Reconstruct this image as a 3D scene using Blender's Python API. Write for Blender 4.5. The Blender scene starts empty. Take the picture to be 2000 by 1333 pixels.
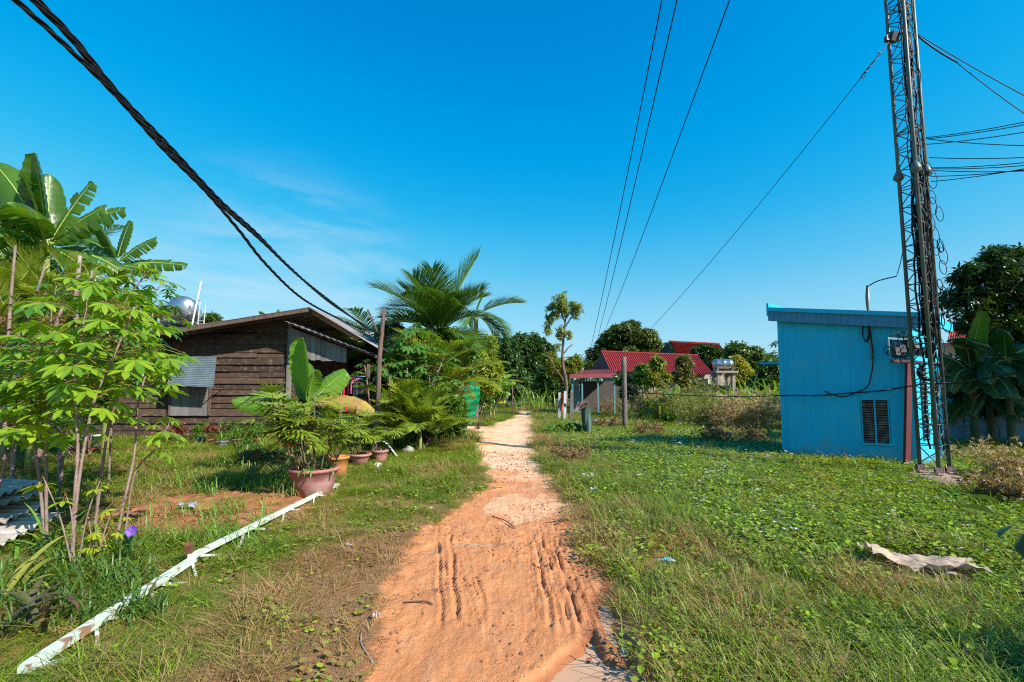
import bpy, math, random
import numpy as np
from mathutils import Vector, Matrix
rad = math.radians
SC = bpy.context.scene
COL = SC.collection
# ---------------------------------------------------------------- camera, sky, sun, exposure
EYE, FPX, PITCH, YC = 1.6, 889.0, rad(4.0), 704.0
cam = bpy.data.cameras.new('camera'); camo = bpy.data.objects.new('camera', cam); COL.objects.link(camo)
cam.sensor_width = 36; cam.lens = 16.0; cam.shift_y = (YC-666.5)/2000
cam.clip_start = 0.05; cam.clip_end = 2500
camo.location = (0, 0, EYE); camo.rotation_euler = (rad(90)+PITCH, 0, 0)
SC.camera = camo
SUN_EL = rad(37); SAZ = (0.80, -0.60)               # horizontal direction towards the sun
world = bpy.data.worlds.new('World'); SC.world = world; world.use_nodes = True
wn = world.node_tree; wn.nodes.clear()
def wnode(t, **k):
    n = wn.nodes.new(t)
    for a, b in k.items(): setattr(n, a, b)
    return n
wo = wnode('ShaderNodeOutputWorld'); wb = wnode('ShaderNodeBackground')
sky = wnode('ShaderNodeTexSky', sky_type='NISHITA', sun_disc=False, sun_elevation=SUN_EL,
            sun_rotation=math.atan2(SAZ[0], SAZ[1]), air_density=1.0, dust_density=0.25, ozone_density=2.5, altitude=100)
hsv = wnode('ShaderNodeHueSaturation'); hsv.inputs['Saturation'].default_value = 1.32; hsv.inputs['Hue'].default_value = 0.484
wn.links.new(sky.outputs[0], hsv.inputs['Color'])
def vscale(k, src):
    n = wnode('ShaderNodeVectorMath', operation='SCALE'); n.inputs['Scale'].default_value = k; wn.links.new(src, n.inputs[0]); return n.outputs[0]
crv = wnode('ShaderNodeRGBCurve'); cm = crv.mapping; cm.clip_max_x = 2; cm.extend = 'HORIZONTAL'
for ch, pts in enumerate((((0, 0), (.045, .001), (.10, .08), (.19, .225), (.5, .42), (1, .50)), ((0, 0), (.15, .225), (.205, .33), (.51, .63), (1, .77)), ((0, 0), (.32, .62), (.42, .76), (.78, .88), (1, .92)))):
    c = cm.curves[ch]; c.points[0].location = pts[0]; c.points[1].location = pts[-1]
    for q in pts[1:-1]: c.points.new(*q)
cm.update()
wn.links.new(vscale(.134, hsv.outputs[0]), crv.inputs['Color']); SKYC = vscale(1/.134, crv.outputs[0])
# thin cirrus low in the sky on the left
tc = wnode('ShaderNodeTexCoord'); mp = wnode('ShaderNodeMapping'); mp.inputs['Scale'].default_value = (1.6, 1.6, 9.0)
mp.inputs['Rotation'].default_value = (0.0, rad(-14), 0.0)
nz = wnode('ShaderNodeTexNoise'); nz.inputs['Scale'].default_value = 1.7; nz.inputs['Detail'].default_value = 7; nz.inputs['Roughness'].default_value = 0.62; nz.inputs['Distortion'].default_value = 0.5
wn.links.new(tc.outputs['Generated'], mp.inputs[0]); wn.links.new(mp.outputs[0], nz.inputs['Vector'])
rp = wnode('ShaderNodeMapRange'); rp.inputs[1].default_value = 0.42; rp.inputs[2].default_value = 0.80; rp.inputs[3].default_value = 0; rp.inputs[4].default_value = 0.75
wn.links.new(nz.outputs[0], rp.inputs[0])
dotn = wnode('ShaderNodeVectorMath', operation='DOT_PRODUCT'); dotn.inputs[1].default_value = Vector((-0.50, 1.0, 0.16)).normalized()
nrm = wnode('ShaderNodeVectorMath', operation='NORMALIZE'); wn.links.new(tc.outputs['Generated'], nrm.inputs[0]); wn.links.new(nrm.outputs[0], dotn.inputs[0])
mr = wnode('ShaderNodeMapRange'); mr.interpolation_type = 'SMOOTHSTEP'; mr.inputs[1].default_value = 0.945; mr.inputs[2].default_value = 1.0
wn.links.new(dotn.outputs['Value'], mr.inputs[0])
mu = wnode('ShaderNodeMath', operation='MULTIPLY'); wn.links.new(rp.outputs[0], mu.inputs[0]); wn.links.new(mr.outputs[0], mu.inputs[1])
mx = wnode('ShaderNodeMixRGB'); mx.inputs[2].default_value = (4.6, 5.9, 6.9, 1)
wn.links.new(mu.outputs[0], mx.inputs[0]); wn.links.new(SKYC, mx.inputs[1])
wn.links.new(mx.outputs[0], wb.inputs[0]); wb.inputs[1].default_value = 0.081
wn.links.new(wb.outputs[0], wo.inputs[0])
sl = bpy.data.lights.new('sun', 'SUN'); sl.energy = 5.0; sl.angle = rad(0.5); sl.color = (1.0, 0.95, 0.86)
so = bpy.data.objects.new('sun', sl); COL.objects.link(so)
so.rotation_euler = Vector((-SAZ[0]*math.cos(SUN_EL), -SAZ[1]*math.cos(SUN_EL), -math.sin(SUN_EL))).to_track_quat('-Z', 'Y').to_euler()
so.location = (8, -6, 12)
SC.view_settings.view_transform = 'Standard'; SC.view_settings.look = 'None'; SC.view_settings.gamma = 1
SC.view_settings.exposure = 0.80
SC.render.engine = 'CYCLES'
SC.cycles.max_bounces = 7; SC.cycles.diffuse_bounces = 2; SC.cycles.glossy_bounces = 2; SC.cycles.transmission_bounces = 3; SC.cycles.transparent_max_bounces = 6
SC.cycles.use_denoising = False; SC.cycles.pixel_filter_type = 'BLACKMAN_HARRIS'; SC.cycles.filter_width = 1.15
SC.cycles.sample_clamp_indirect = 4; SC.cycles.use_adaptive_sampling = False
# ---------------------------------------------------------------- picture to place
CP, SP = math.cos(PITCH), math.sin(PITCH)
def ray(px, py):
    u, v = (px-1000)/FPX, (YC-py)/FPX
    dy = CP-SP*v
    return u/dy, (SP+CP*v)/dy
def at(px, py, Y):
    a, b = ray(px, py); return Vector((a*Y, Y, EYE+b*Y))
def gp(px, py, z=0.0):
    a, b = ray(px, py); Y = (z-EYE)/b; return Vector((a*Y, Y, z))
# ---------------------------------------------------------------- noise
def _h(ix, iy, s):
    n = (ix.astype(np.int64)*374761393+iy.astype(np.int64)*668265263+s*1442695041) & 0x7fffffff
    n = ((n ^ (n >> 13))*1274126177) & 0x7fffffff
    return ((n ^ (n >> 16)) & 0xffff)/65535.0
def vn(x, y, s=0):
    x = np.asarray(x, float); y = np.asarray(y, float)
    ix, iy = np.floor(x), np.floor(y); fx, fy = x-ix, y-iy
    fx = fx*fx*(3-2*fx); fy = fy*fy*(3-2*fy)
    a = _h(ix, iy, s); b = _h(ix+1, iy, s); c = _h(ix, iy+1, s); d = _h(ix+1, iy+1, s)
    return (a*(1-fx)+b*fx)*(1-fy)+(c*(1-fx)+d*fx)*fy
def fbm(x, y, s=0, o=4):
    r, am, t = 0, 0.5, 0
    for k in range(o):
        r = r+am*vn(x*2**k, y*2**k, s+k*17); t += am; am *= .5
    return r/t                       # 0..1
def sst(a, b, x):
    t = np.clip((x-a)/(b-a), 0, 1); return t*t*(3-2*t)
# ---------------------------------------------------------------- materials
MATS = {}
def _n(nt, t, **k):
    n = nt.nodes.new(t)
    for a, b in k.items(): setattr(n, a, b)
    return n
def mat(name, c1, c2=None, scale=4.0, rough=0.8, bump=0.0, bscale=None, metal=0.0, transl=0.0, island=0.0, stretch=(1, 1, 1),
        detail=5, spec=0.4, c3=None, c3scale=1.5, c3amt=0.5, tcol=None, coat=0.0, lo=0.35, hi=0.65, inst=None, lo3=.5, hi3=.62, grime=None):
    if name in MATS: return MATS[name]
    KA = 1.12 if name.startswith('blue_r') else .80
    c1, c2, c3, inst = (tuple(min(.9, v*KA) for v in c) if c else c for c in (c1, c2, c3, inst))
    m = bpy.data.materials.new(name); m.use_nodes = True; nt = m.node_tree; nt.nodes.clear()
    out = _n(nt, 'ShaderNodeOutputMaterial'); p = _n(nt, 'ShaderNodeBsdfPrincipled')
    p.inputs['Roughness'].default_value = rough; p.inputs['Metallic'].default_value = metal
    p.inputs['Specular IOR Level'].default_value = spec; p.inputs['Coat Weight'].default_value = coat
    L = nt.links.new
    tcn = _n(nt, 'ShaderNodeTexCoord'); mpn = _n(nt, 'ShaderNodeMapping'); mpn.inputs['Scale'].default_value = stretch
    L(tcn.outputs['Object'], mpn.inputs[0])
    nzn = _n(nt, 'ShaderNodeTexNoise'); nzn.inputs['Scale'].default_value = scale; nzn.inputs['Detail'].default_value = detail; nzn.inputs['Roughness'].default_value = .6
    L(mpn.outputs[0], nzn.inputs['Vector'])
    c2 = c2 or tuple(v*.8 for v in c1)
    mixn = _n(nt, 'ShaderNodeMixRGB'); mixn.inputs[1].default_value = (*c1, 1); mixn.inputs[2].default_value = (*c2, 1)
    r = _n(nt, 'ShaderNodeMapRange'); r.inputs[1].default_value = lo; r.inputs[2].default_value = hi
    L(nzn.outputs[0], r.inputs[0])
    fac = r.outputs[0]
    if island > 0:
        g = _n(nt, 'ShaderNodeNewGeometry')
        if inst:
            g2 = _n(nt, 'ShaderNodeMath', operation='ADD'); g3 = _n(nt, 'ShaderNodeObjectInfo')
            g4 = _n(nt, 'ShaderNodeMath', operation='FRACT')
            L(g.outputs['Random Per Island'], g2.inputs[0]); L(g3.outputs['Random'], g2.inputs[1]); L(g2.outputs[0], g4.inputs[0]); gi = g4.outputs[0]
        else: gi = g.outputs['Random Per Island']
        a = _n(nt, 'ShaderNodeMix', data_type='FLOAT'); a.inputs[0].default_value = island
        L(fac, a.inputs[2]); L(gi, a.inputs[3]); fac = a.outputs[0]
    L(fac, mixn.inputs[0]); col = mixn.outputs[0]
    if c3:
        n3 = _n(nt, 'ShaderNodeTexNoise'); n3.inputs['Scale'].default_value = c3scale; n3.inputs['Detail'].default_value = 6; L(tcn.outputs['Object'], n3.inputs['Vector'])
        r3 = _n(nt, 'ShaderNodeMapRange'); r3.inputs[1].default_value = lo3; r3.inputs[2].default_value = hi3; r3.inputs[4].default_value = c3amt; L(n3.outputs[0], r3.inputs[0])
        m3 = _n(nt, 'ShaderNodeMixRGB'); m3.inputs[2].default_value = (*c3, 1); L(r3.outputs[0], m3.inputs[0]); L(col, m3.inputs[1]); col = m3.outputs[0]
    if grime:     # mud splashed up from the ground and rain streaks
        sp = _n(nt, 'ShaderNodeSeparateXYZ'); L(tcn.outputs['Object'], sp.inputs[0]); ng = _n(nt, 'ShaderNodeTexNoise'); ng.inputs['Scale'].default_value = 5; ng.inputs['Detail'].default_value = 8; L(tcn.outputs['Object'], ng.inputs['Vector'])
        sb = _n(nt, 'ShaderNodeMath', operation='MULTIPLY_ADD'); sb.inputs[1].default_value = 1.1; L(ng.outputs[0], sb.inputs[0]); iv = _n(nt, 'ShaderNodeMath', operation='MULTIPLY'); iv.inputs[1].default_value = -1; L(sp.outputs[2], iv.inputs[0]); L(iv.outputs[0], sb.inputs[2])
        rg = _n(nt, 'ShaderNodeMapRange'); rg.inputs[1].default_value = .12; rg.inputs[2].default_value = .62; rg.inputs[4].default_value = .75; L(sb.outputs[0], rg.inputs[0])
        mg = _n(nt, 'ShaderNodeMixRGB'); mg.inputs[2].default_value = (*grime, 1); L(rg.outputs[0], mg.inputs[0]); L(col, mg.inputs[1]); col = mg.outputs[0]
        ms_ = _n(nt, 'ShaderNodeMapping'); ms_.inputs['Scale'].default_value = (9, 9, .5); L(tcn.outputs['Object'], ms_.inputs[0]); n6 = _n(nt, 'ShaderNodeTexNoise'); n6.inputs['Scale'].default_value = 1.3; n6.inputs['Detail'].default_value = 5; L(ms_.outputs[0], n6.inputs['Vector'])
        r6 = _n(nt, 'ShaderNodeMapRange'); r6.inputs[1].default_value = .52; r6.inputs[2].default_value = .72; r6.inputs[4].default_value = .35; L(n6.outputs[0], r6.inputs[0]); m6 = _n(nt, 'ShaderNodeMixRGB', blend_type='MULTIPLY'); m6.inputs[2].default_value = (.55, .62, .66, 1); L(r6.outputs[0], m6.inputs[0]); L(col, m6.inputs[1]); col = m6.outputs[0]
    if inst:      # per instance attribute mixes towards a second colour (dry grass)
        at_ = _n(nt, 'ShaderNodeAttribute', attribute_type='INSTANCER', attribute_name='dry')
        m4 = _n(nt, 'ShaderNodeMixRGB'); m4.inputs[2].default_value = (*inst, 1); L(col, m4.inputs[1])
        ad = _n(nt, 'ShaderNodeMath', operation='MULTIPLY_ADD'); ad.inputs[1].default_value = 0.7; L(gi, ad.inputs[0]); L(at_.outputs['Fac'], ad.inputs[2])
        r5 = _n(nt, 'ShaderNodeMapRange'); r5.inputs[1].default_value = .6; r5.inputs[2].default_value = .95; L(ad.outputs[0], r5.inputs[0])
        L(r5.outputs[0], m4.inputs[0]); col = m4.outputs[0]
    L(col, p.inputs['Base Color'])
    if bump > 0:
        bn = _n(nt, 'ShaderNodeTexNoise'); bn.inputs['Scale'].default_value = bscale or scale*3; bn.inputs['Detail'].default_value = 6; L(mpn.outputs[0], bn.inputs['Vector'])
        bp = _n(nt, 'ShaderNodeBump'); bp.inputs['Strength'].default_value = min(1, bump); bp.inputs['Distance'].default_value = 0.02; L(bn.outputs[0], bp.inputs['Height']); L(bp.outputs[0], p.inputs['Normal'])
    if transl > 0:
        t = _n(nt, 'ShaderNodeBsdfTranslucent'); ms = _n(nt, 'ShaderNodeMixShader'); ms.inputs[0].default_value = transl
        tm = _n(nt, 'ShaderNodeMixRGB', blend_type='MULTIPLY'); tm.inputs[0].default_value = 1; tm.inputs[2].default_value = (*(tcol or (1.6, 1.5, .5)), 1); L(col, tm.inputs[1]); L(tm.outputs[0], t.inputs[0])
        L(p.outputs[0], ms.inputs[1]); L(t.outputs[0], ms.inputs[2]); L(ms.outputs[0], out.inputs[0])
    else: L(p.outputs[0], out.inputs[0])
    MATS[name] = m; return m
def leaf(name, a, b, tr=.35, rough=.42, **k):
    return mat(name, a, b, scale=1.2, rough=rough, transl=tr, island=.75, spec=.45, **k)
# ---------------------------------------------------------------- mesh builder
rng = np.random.default_rng(7); random.seed(7)
OFF = {}
class MB:
    def __init__(s): s.v = []; s.f = []; s.n = 0; s.sm = []
    def add(s, V, F, smooth=False):
        V = np.asarray(V, float).reshape(-1, 3)
        if isinstance(F, np.ndarray): F = [F]
        else:
            d = {}
            for f in F: d.setdefault(len(f), []).append(f)
            F = [np.array(x) for x in d.values()]
        for a in F: s.f.append(a+s.n); s.sm.append(smooth)
        s.v.append(V); s.n += len(V); return s
    def box(s, c, d, rot=None, jit=0):
        V = np.array([[x, y, z] for x in (-.5, .5) for y in (-.5, .5) for z in (-.5, .5)])*np.array(d)
        if jit: V = V+rng.normal(0, jit, V.shape)
        if rot is not None: V = V@np.array(rot).T
        return s.add(V+np.array(c), [(0, 1, 3, 2), (4, 6, 7, 5), (0, 4, 5, 1), (2, 3, 7, 6), (0, 2, 6, 4), (1, 5, 7, 3)])
    def bar(s, p, q, w, h=None, up=(0, 0, 1)):
        p, q = Vector(p), Vector(q); d = q-p; L = d.length; d.normalize(); h = h or w
        x = d.cross(Vector(up));
        if x.length < 1e-3: x = d.cross(Vector((1, 0, 0)))
        x.normalize(); z = x.cross(d)
        R = np.array([[x[i], d[i], z[i]] for i in range(3)])
        return s.box((p+q)/2, (w, L, h), R)
    def tube(s, P, r, n=7, cap=True):
        P = np.array([tuple(p) for p in P], float); m = len(P); r = np.broadcast_to(np.asarray(r, float), (m,))
        T = np.gradient(P, axis=0); T /= np.linalg.norm(T, axis=1)[:, None]+1e-9
        a = np.array([0, 0, 1.]) if abs(T[0][2]) < .9 else np.array([1., 0, 0])
        N = np.cross(T[0], a); N /= np.linalg.norm(N); V = []
        th = np.arange(n)*2*np.pi/n
        for i in range(m):
            N = N-T[i]*N.dot(T[i]); N /= np.linalg.norm(N)+1e-9; B = np.cross(T[i], N)
            V.append(P[i]+r[i]*(np.cos(th)[:, None]*N+np.sin(th)[:, None]*B))
        F = [(i*n+j, i*n+(j+1) % n, (i+1)*n+(j+1) % n, (i+1)*n+j) for i in range(m-1) for j in range(n)]
        if cap: F += [tuple(range(n))[::-1], tuple((m-1)*n+j for j in range(n))]
        return s.add(np.concatenate(V), F, True)
    def lathe(s, c, prof, n=24):
        V = []; F = []; th = np.arange(n)*2*np.pi/n; c = np.array(tuple(c))
        for r_, z in prof: V.append(np.stack([r_*np.cos(th), r_*np.sin(th), np.full(n, z)], 1)+c)
        m = len(prof)
        F = [(i*n+j, i*n+(j+1) % n, (i+1)*n+(j+1) % n, (i+1)*n+j) for i in range(m-1) for j in range(n)]
        F.append(tuple(range(n))[::-1]); F.append(tuple((m-1)*n+j for j in range(n)))
        return s.add(np.concatenate(V), F, True)
    def grid(s, P, smooth=True):          # P (m,n,3)
        P = np.asarray(P, float); m, n = P.shape[:2]; i, j = np.meshgrid(np.arange(m-1), np.arange(n-1), indexing='ij'); k = (i*n+j).ravel()
        return s.add(P.reshape(-1, 3), np.stack([k, k+1, k+n+1, k+n], 1), smooth)
    def inst(s, V, F, R, T, smooth=False):   # V (v,3) F (f,k) R (N,3,3) T (N,3)
        N = len(T); W = np.einsum('nij,vj->nvi', R, V)+T[:, None, :]
        FF = (F[None]+np.arange(N)[:, None, None]*len(V)).reshape(-1, F.shape[1])
        return s.add(W.reshape(-1, 3), FF, smooth)
    def build(s, name, m, parent=None, loc=None):
        V = np.concatenate(s.v); me = bpy.data.meshes.new(name)
        if parent is not None: off = OFF[parent.name]
        else:
            off = np.array(tuple(loc)) if loc is not None else np.array([(V[:, 0].min()+V[:, 0].max())/2, (V[:, 1].min()+V[:, 1].max())/2, V[:, 2].min()])
        V = V-off
        tot = np.concatenate([np.full(len(a), a.shape[1]) for a in s.f]); loops = np.concatenate([a.ravel() for a in s.f])
        me.vertices.add(len(V)); me.vertices.foreach_set('co', V.ravel().astype(np.float32))
        me.loops.add(len(loops)); me.loops.foreach_set('vertex_index', loops.astype(np.int32))
        me.polygons.add(len(tot)); st = np.concatenate([[0], np.cumsum(tot)[:-1]])
        me.polygons.foreach_set('loop_start', st.astype(np.int32)); me.polygons.foreach_set('loop_total', tot.astype(np.int32))
        me.polygons.foreach_set('use_smooth', np.concatenate([np.full(len(a), b) for a, b in zip(s.f, s.sm)]))
        me.update(calc_edges=True); me.materials.append(m)
        o = bpy.data.objects.new(name, me); COL.objects.link(o)
        if parent is not None: o.parent = parent; OFF[o.name] = off
        else: o.location = off; OFF[o.name] = off
        return o
def tag(o, label, cat, group=None, kind=None):
    if label: o['label'] = label
    if cat: o['category'] = cat
    if group: o['group'] = group
    if kind: o['kind'] = kind
    return o
def thing(name, label, cat, loc, group=None):
    o = bpy.data.objects.new(name, None); COL.objects.link(o); o.location = loc; o.empty_display_size = .1
    OFF[o.name] = np.array(tuple(loc)); return tag(o, label, cat, group)
def copy_tree(o, parent=None):
    c = o.copy(); COL.objects.link(c); c.parent = parent
    OFF[c.name] = OFF[o.name]
    for ch in list(o.children): copy_tree(ch, c)
    return c
def put(src, label, loc, rz=0, sc=1.0, tilt=(0, 0)):
    c = copy_tree(src); c.location = loc; c.rotation_euler = (tilt[0], tilt[1], rz); c.scale = (sc,)*3 if not hasattr(sc, '__len__') else sc; c['label'] = label; return c
def rotm(az, el, roll=0):   # maps +Y to direction az/el
    return np.array((Matrix.Rotation(az, 3, 'Z')@Matrix.Rotation(el, 3, 'X')@Matrix.Rotation(roll, 3, 'Y')))
def rots(az, el, roll):     # arrays
    ca, sa, ce, se, cr, sr = np.cos(az), np.sin(az), np.cos(el), np.sin(el), np.cos(roll), np.sin(roll)
    Z = np.zeros_like(ca); O = Z+1
    A = np.stack([ca, -sa, Z, sa, ca, Z, Z, Z, O], -1).reshape(-1, 3, 3)
    B = np.stack([O, Z, Z, Z, ce, -se, Z, se, ce], -1).reshape(-1, 3, 3)
    C = np.stack([cr, Z, sr, Z, O, Z, -sr, Z, cr], -1).reshape(-1, 3, 3)
    return A@B@C
def spline(pts, n=40):
    P = np.array([tuple(p) for p in pts], float); m = len(P); Q = np.vstack([2*P[0]-P[1], P, 2*P[-1]-P[-2]]); o = []
    for k in range(n):
        t = k/(n-1)*(m-1); i = min(int(t), m-2); t -= i; a, b, c, d = Q[i], Q[i+1], Q[i+2], Q[i+3]
        o.append(.5*(2*b+(c-a)*t+(2*a-5*b+4*c-d)*t*t+(3*b-a-3*c+d)*t**3))
    return np.array(o)
def twisted(P, r, off, pitch, k=3, n=6):
    mb = MB(); P = np.asarray(P); d = np.linalg.norm(np.diff(P, axis=0), axis=1); s = np.concatenate([[0], np.cumsum(d)])
    T = np.gradient(P, axis=0); T /= np.linalg.norm(T, axis=1)[:, None]
    X = np.cross(T, [0, 0, 1.]); X /= np.linalg.norm(X, axis=1)[:, None]; Z = np.cross(X, T)
    for j in range(k):
        a = s*2*np.pi/pitch+j*2*np.pi/k
        mb.tube(P+off*(np.cos(a)[:, None]*X+np.sin(a)[:, None]*Z), r, n)
    return mb
# ================================================================ ground and path
_rows = [(1500, 600, 1330), (1333, 706, 1262), (1240, 738, 1215), (1170, 752, 1186), (1100, 800, 1160), (1060, 826, 1128), (1020, 868, 1118), (985, 915, 1118), (960, 946, 1092), (932, 950, 1073),
         (900, 938, 1056), (880, 930, 1052), (860, 926, 1046), (848, 934, 1040), (836, 944, 1042), (829, 962, 1046), (819, 996, 1047), (809, 1007, 1046), (802, 1008, 1040), (796, 1004, 1022), (791, 1002, 1008)]
_pl = np.array([tuple(gp(l, y))[:2] for y, l, r in _rows]); _pr = np.array([tuple(gp(r, y))[:2] for y, l, r in _rows])
def XL(y): return np.interp(y, _pl[:, 1], _pl[:, 0])
def XR(y): return np.interp(y, _pr[:, 1], _pr[:, 0])
_bY0, _bY1, _bX = gp(900, 843)[1], gp(900, 834)[1], gp(880, 838)[0]
def pathness(x, y):
    x = np.asarray(x, float); y = np.asarray(y, float)
    w = .10+.012*y
    j = (fbm(x*1.7, y*1.1, 3)-.5)*.45+(fbm(x*7, y*6, 5)-.5)*.20
    d = np.minimum(x-XL(y), XR(y)-x)+j*np.clip(.6+y*.06, .6, 1.6)
    p = sst(-w, w, d)
    bd = np.minimum(np.minimum(y-_bY0+.3, _bY1+.2-y), np.minimum(x-_bX+2.5, 1-x))
    p = np.maximum(p, sst(-.3, .5, bd+j))
    p = p*sst(62, 50, y)
    return p
def bed(x, y):              # bare soil vegetable bed behind the fallen mast
    c = gp(430, 1000); dx = (x-c[0]); dy = (y-c[1])
    return sst(1.25, .75, np.sqrt((dx/1.25)**2+(dy/1.05)**2)+(fbm(x*2.3, y*2.3, 9)-.5)*.7)
PUD = [gp(1215, 1333)[0]]
def puddle_d(x, y):         # depression that holds the two puddles
    yy = np.array([1.5, 2.2, 2.63, 2.95, 3.3, 3.65, 3.9]); 
    l = np.interp(y, yy, [.02, .05, .14, .40, .56, .66, .74]); r = np.interp(y, yy, [.78, .76, .74, .745, .77, .79, .78])
    d = np.minimum(x-l, r-x)+(fbm(x*6, y*5, 21)-.5)*.16
    a = sst(-.10, .05, d)*sst(4.0, 3.7, y)
    # ridge of mud inside it
    a = a*(1-.95*sst(.07, .01, np.abs(x-(.60+.08*(3.0-y))+(fbm(x*9, y*9, 2)-.5)*.05))*sst(2.8, 2.9, y)*sst(3.55, 3.3, y))
    dx, dy = x+.36, y-4.93
    b = sst(1.25, .7, np.sqrt((dx/.27)**2+(dy/.13)**2)+(fbm(x*9, y*9, 23)-.5)*.9)
    dx, dy = x+.80, y-4.78
    b = np.maximum(b, sst(1.25, .7, np.sqrt((dx/.08)**2+(dy/.18)**2)+(fbm(x*9, y*9, 23)-.5)*.9))
    return a, b
def height(x, y, full=True):
    x = np.asarray(x, float); y = np.asarray(y, float)
    p = pathness(x, y); far = sst(30, 12, np.hypot(x, y))
    h = (fbm(x*.6, y*.6, 11)-.5)*.10*far + (1-p)*((fbm(x*3, y*3, 13)-.5)*.05+.035)*far
    h = h + sst(.9, 1.9, x-XR(y))*sst(3, 6, y)*sst(16, 10, y)*.05
    h = h + bed(x, y)*(.05+(fbm(x*7, y*7, 31, 5)-.5)*.09)
    if full:
        near = sst(14, 6, y)
        cr = (x-(XL(y)+XR(y))/2)
        h = h + p*(fbm(x*5, y*4, 41, 5)-.5)*.020 + p*(fbm(x*22, y*16, 43, 3)-.5)*.014*near + p*(fbm(x*55, y*38, 47, 2)-.5)*.007*near
        # tyre ruts pressed along the path
        zone = sst(3.0, 3.4, y)*sst(6.3, 5.2, y)*p
        wob = (fbm(y*.9, y*0, 51)-.5)*.12
        for c0, sl_, dp, wd in ((.27, .02, .030, .028), (.37, -.01, .034, .022), (.46, .01, .042, .022), (.545, 0, .036, .018), (.60, .015, .030, .016), (-.52, -.13, .030, .03), (-.64, -.15, .024, .022), (-.30, -.11, .02, .02), (.18, .03, .016, .012), (.22, .03, .016, .010), (.32, .0, .02, .012), (.41, -.03, .022, .012), (.50, -.02, .022, .012), (.575, .0, .02, .010), (.66, .03, .02, .012), (.70, .03, .018, .010), (-.44, -.2, .018, .012), (-.58, -.22, .02, .014), (-.72, -.2, .02, .014), (-.36, -.16, .014, .012)):
            c = c0+sl_*(y-4.2)+wob
            dd = np.abs(x-c); brk = sst(.38, .55, fbm(x*2, y*1.6, int(60+c0*40), 3))
            h = h - zone*dp*.6*brk*sst(wd, wd*.3, dd) + zone*dp*.4*brk*sst(wd*2.2, wd*1.2, dd)*sst(wd*.6, wd*1.2, dd)
        # tread marks
        for c0, y0, y1 in ((.12, 2.4, 3.8), (-.55, 2.4, 3.9), (.42, 4.4, 6.0), (-.15, 3.0, 5.2)):
            c = c0+wob*1.5; dd = np.abs(x-c)
            h = h - p*.006*sst(y0-.2, y0+.2, y)*sst(y1+.2, y1-.2, y)*sst(.05, .03, dd)*(.4+.6*(np.sin(y*140+np.sign(x-c)*dd*90) > 0))
        a, b = puddle_d(x, y)
        h = h - .065*a - .035*b
        # clods near the right rut
        cl = sst(.63, .75, fbm(x*14, y*11, 71, 3))*sst(.0, .25, cr)*sst(7, 5, y)*p
        h = h + cl*.013
        # eroded step at the edge of the paler hard ground
        h = h + .02*p*sst(6.2, 6.6, y+(fbm(x*3, 0*x, 77)-.5)*.5)*far
    return h
def H(x, y): return float(height(np.array([x]), np.array([y]), False)[0])
def on(px, py):             # ground point under a picture point
    g = gp(px, py); z = H(g[0], g[1]); g = gp(px, py, z); return Vector((g[0], g[1], H(g[0], g[1])))

def axis(segs):
    out = [segs[0][0]]
    for a, b, st in segs:
        n = max(1, round((b-a)/st)); out += list(np.linspace(a, b, n+1)[1:])
    return np.array(out)
xs = axis([(-600, -200, 80), (-200, -60, 14), (-60, -20, 2), (-20, -6, .35), (-6, -1.6, .07), (-1.6, 1.9, .016), (1.9, 6, .07), (6, 20, .35), (20, 60, 2), (60, 200, 14), (200, 600, 80)])
ys = axis([(-60, -10, 5), (-10, 0, .6), (0, 2.2, .12), (2.2, 7.0, .022), (7, 14, .06), (14, 30, .2), (30, 66, .7), (66, 150, 7), (150, 900, 60)])
GX, GY = np.meshgrid(xs, ys, indexing='ij')
GZ = height(GX, GY); GP = pathness(GX, GY); GB = bed(GX, GY); PA, PB = puddle_d(GX, GY)
PALE = (.25*sst(5.2, 7, GY)+.75*sst(6.5, 12, GY))*sst(.30, .62, fbm(GX*1.5+.3, GY*1.1, 83)+.16*sst(7, 13, GY))*.95*sst(90, 40, GY)
pc = gp(1040, 990); PALE = np.maximum(PALE, sst(1.3, .8, np.sqrt(((GX-pc[0])/.62)**2+((GY-pc[1])/.75)**2)+(fbm(GX*4, GY*4, 85)-.5)*1.3)*.46*(.5+fbm(GX*5, GY*5, 86)))
WET = np.clip(sst(.0, .6, PA)+sst(0, .8, PB)*.5+sst(.25, .75, GX-.0)*sst(4.4, 3.3, GY)*.8, 0, 1)
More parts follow.
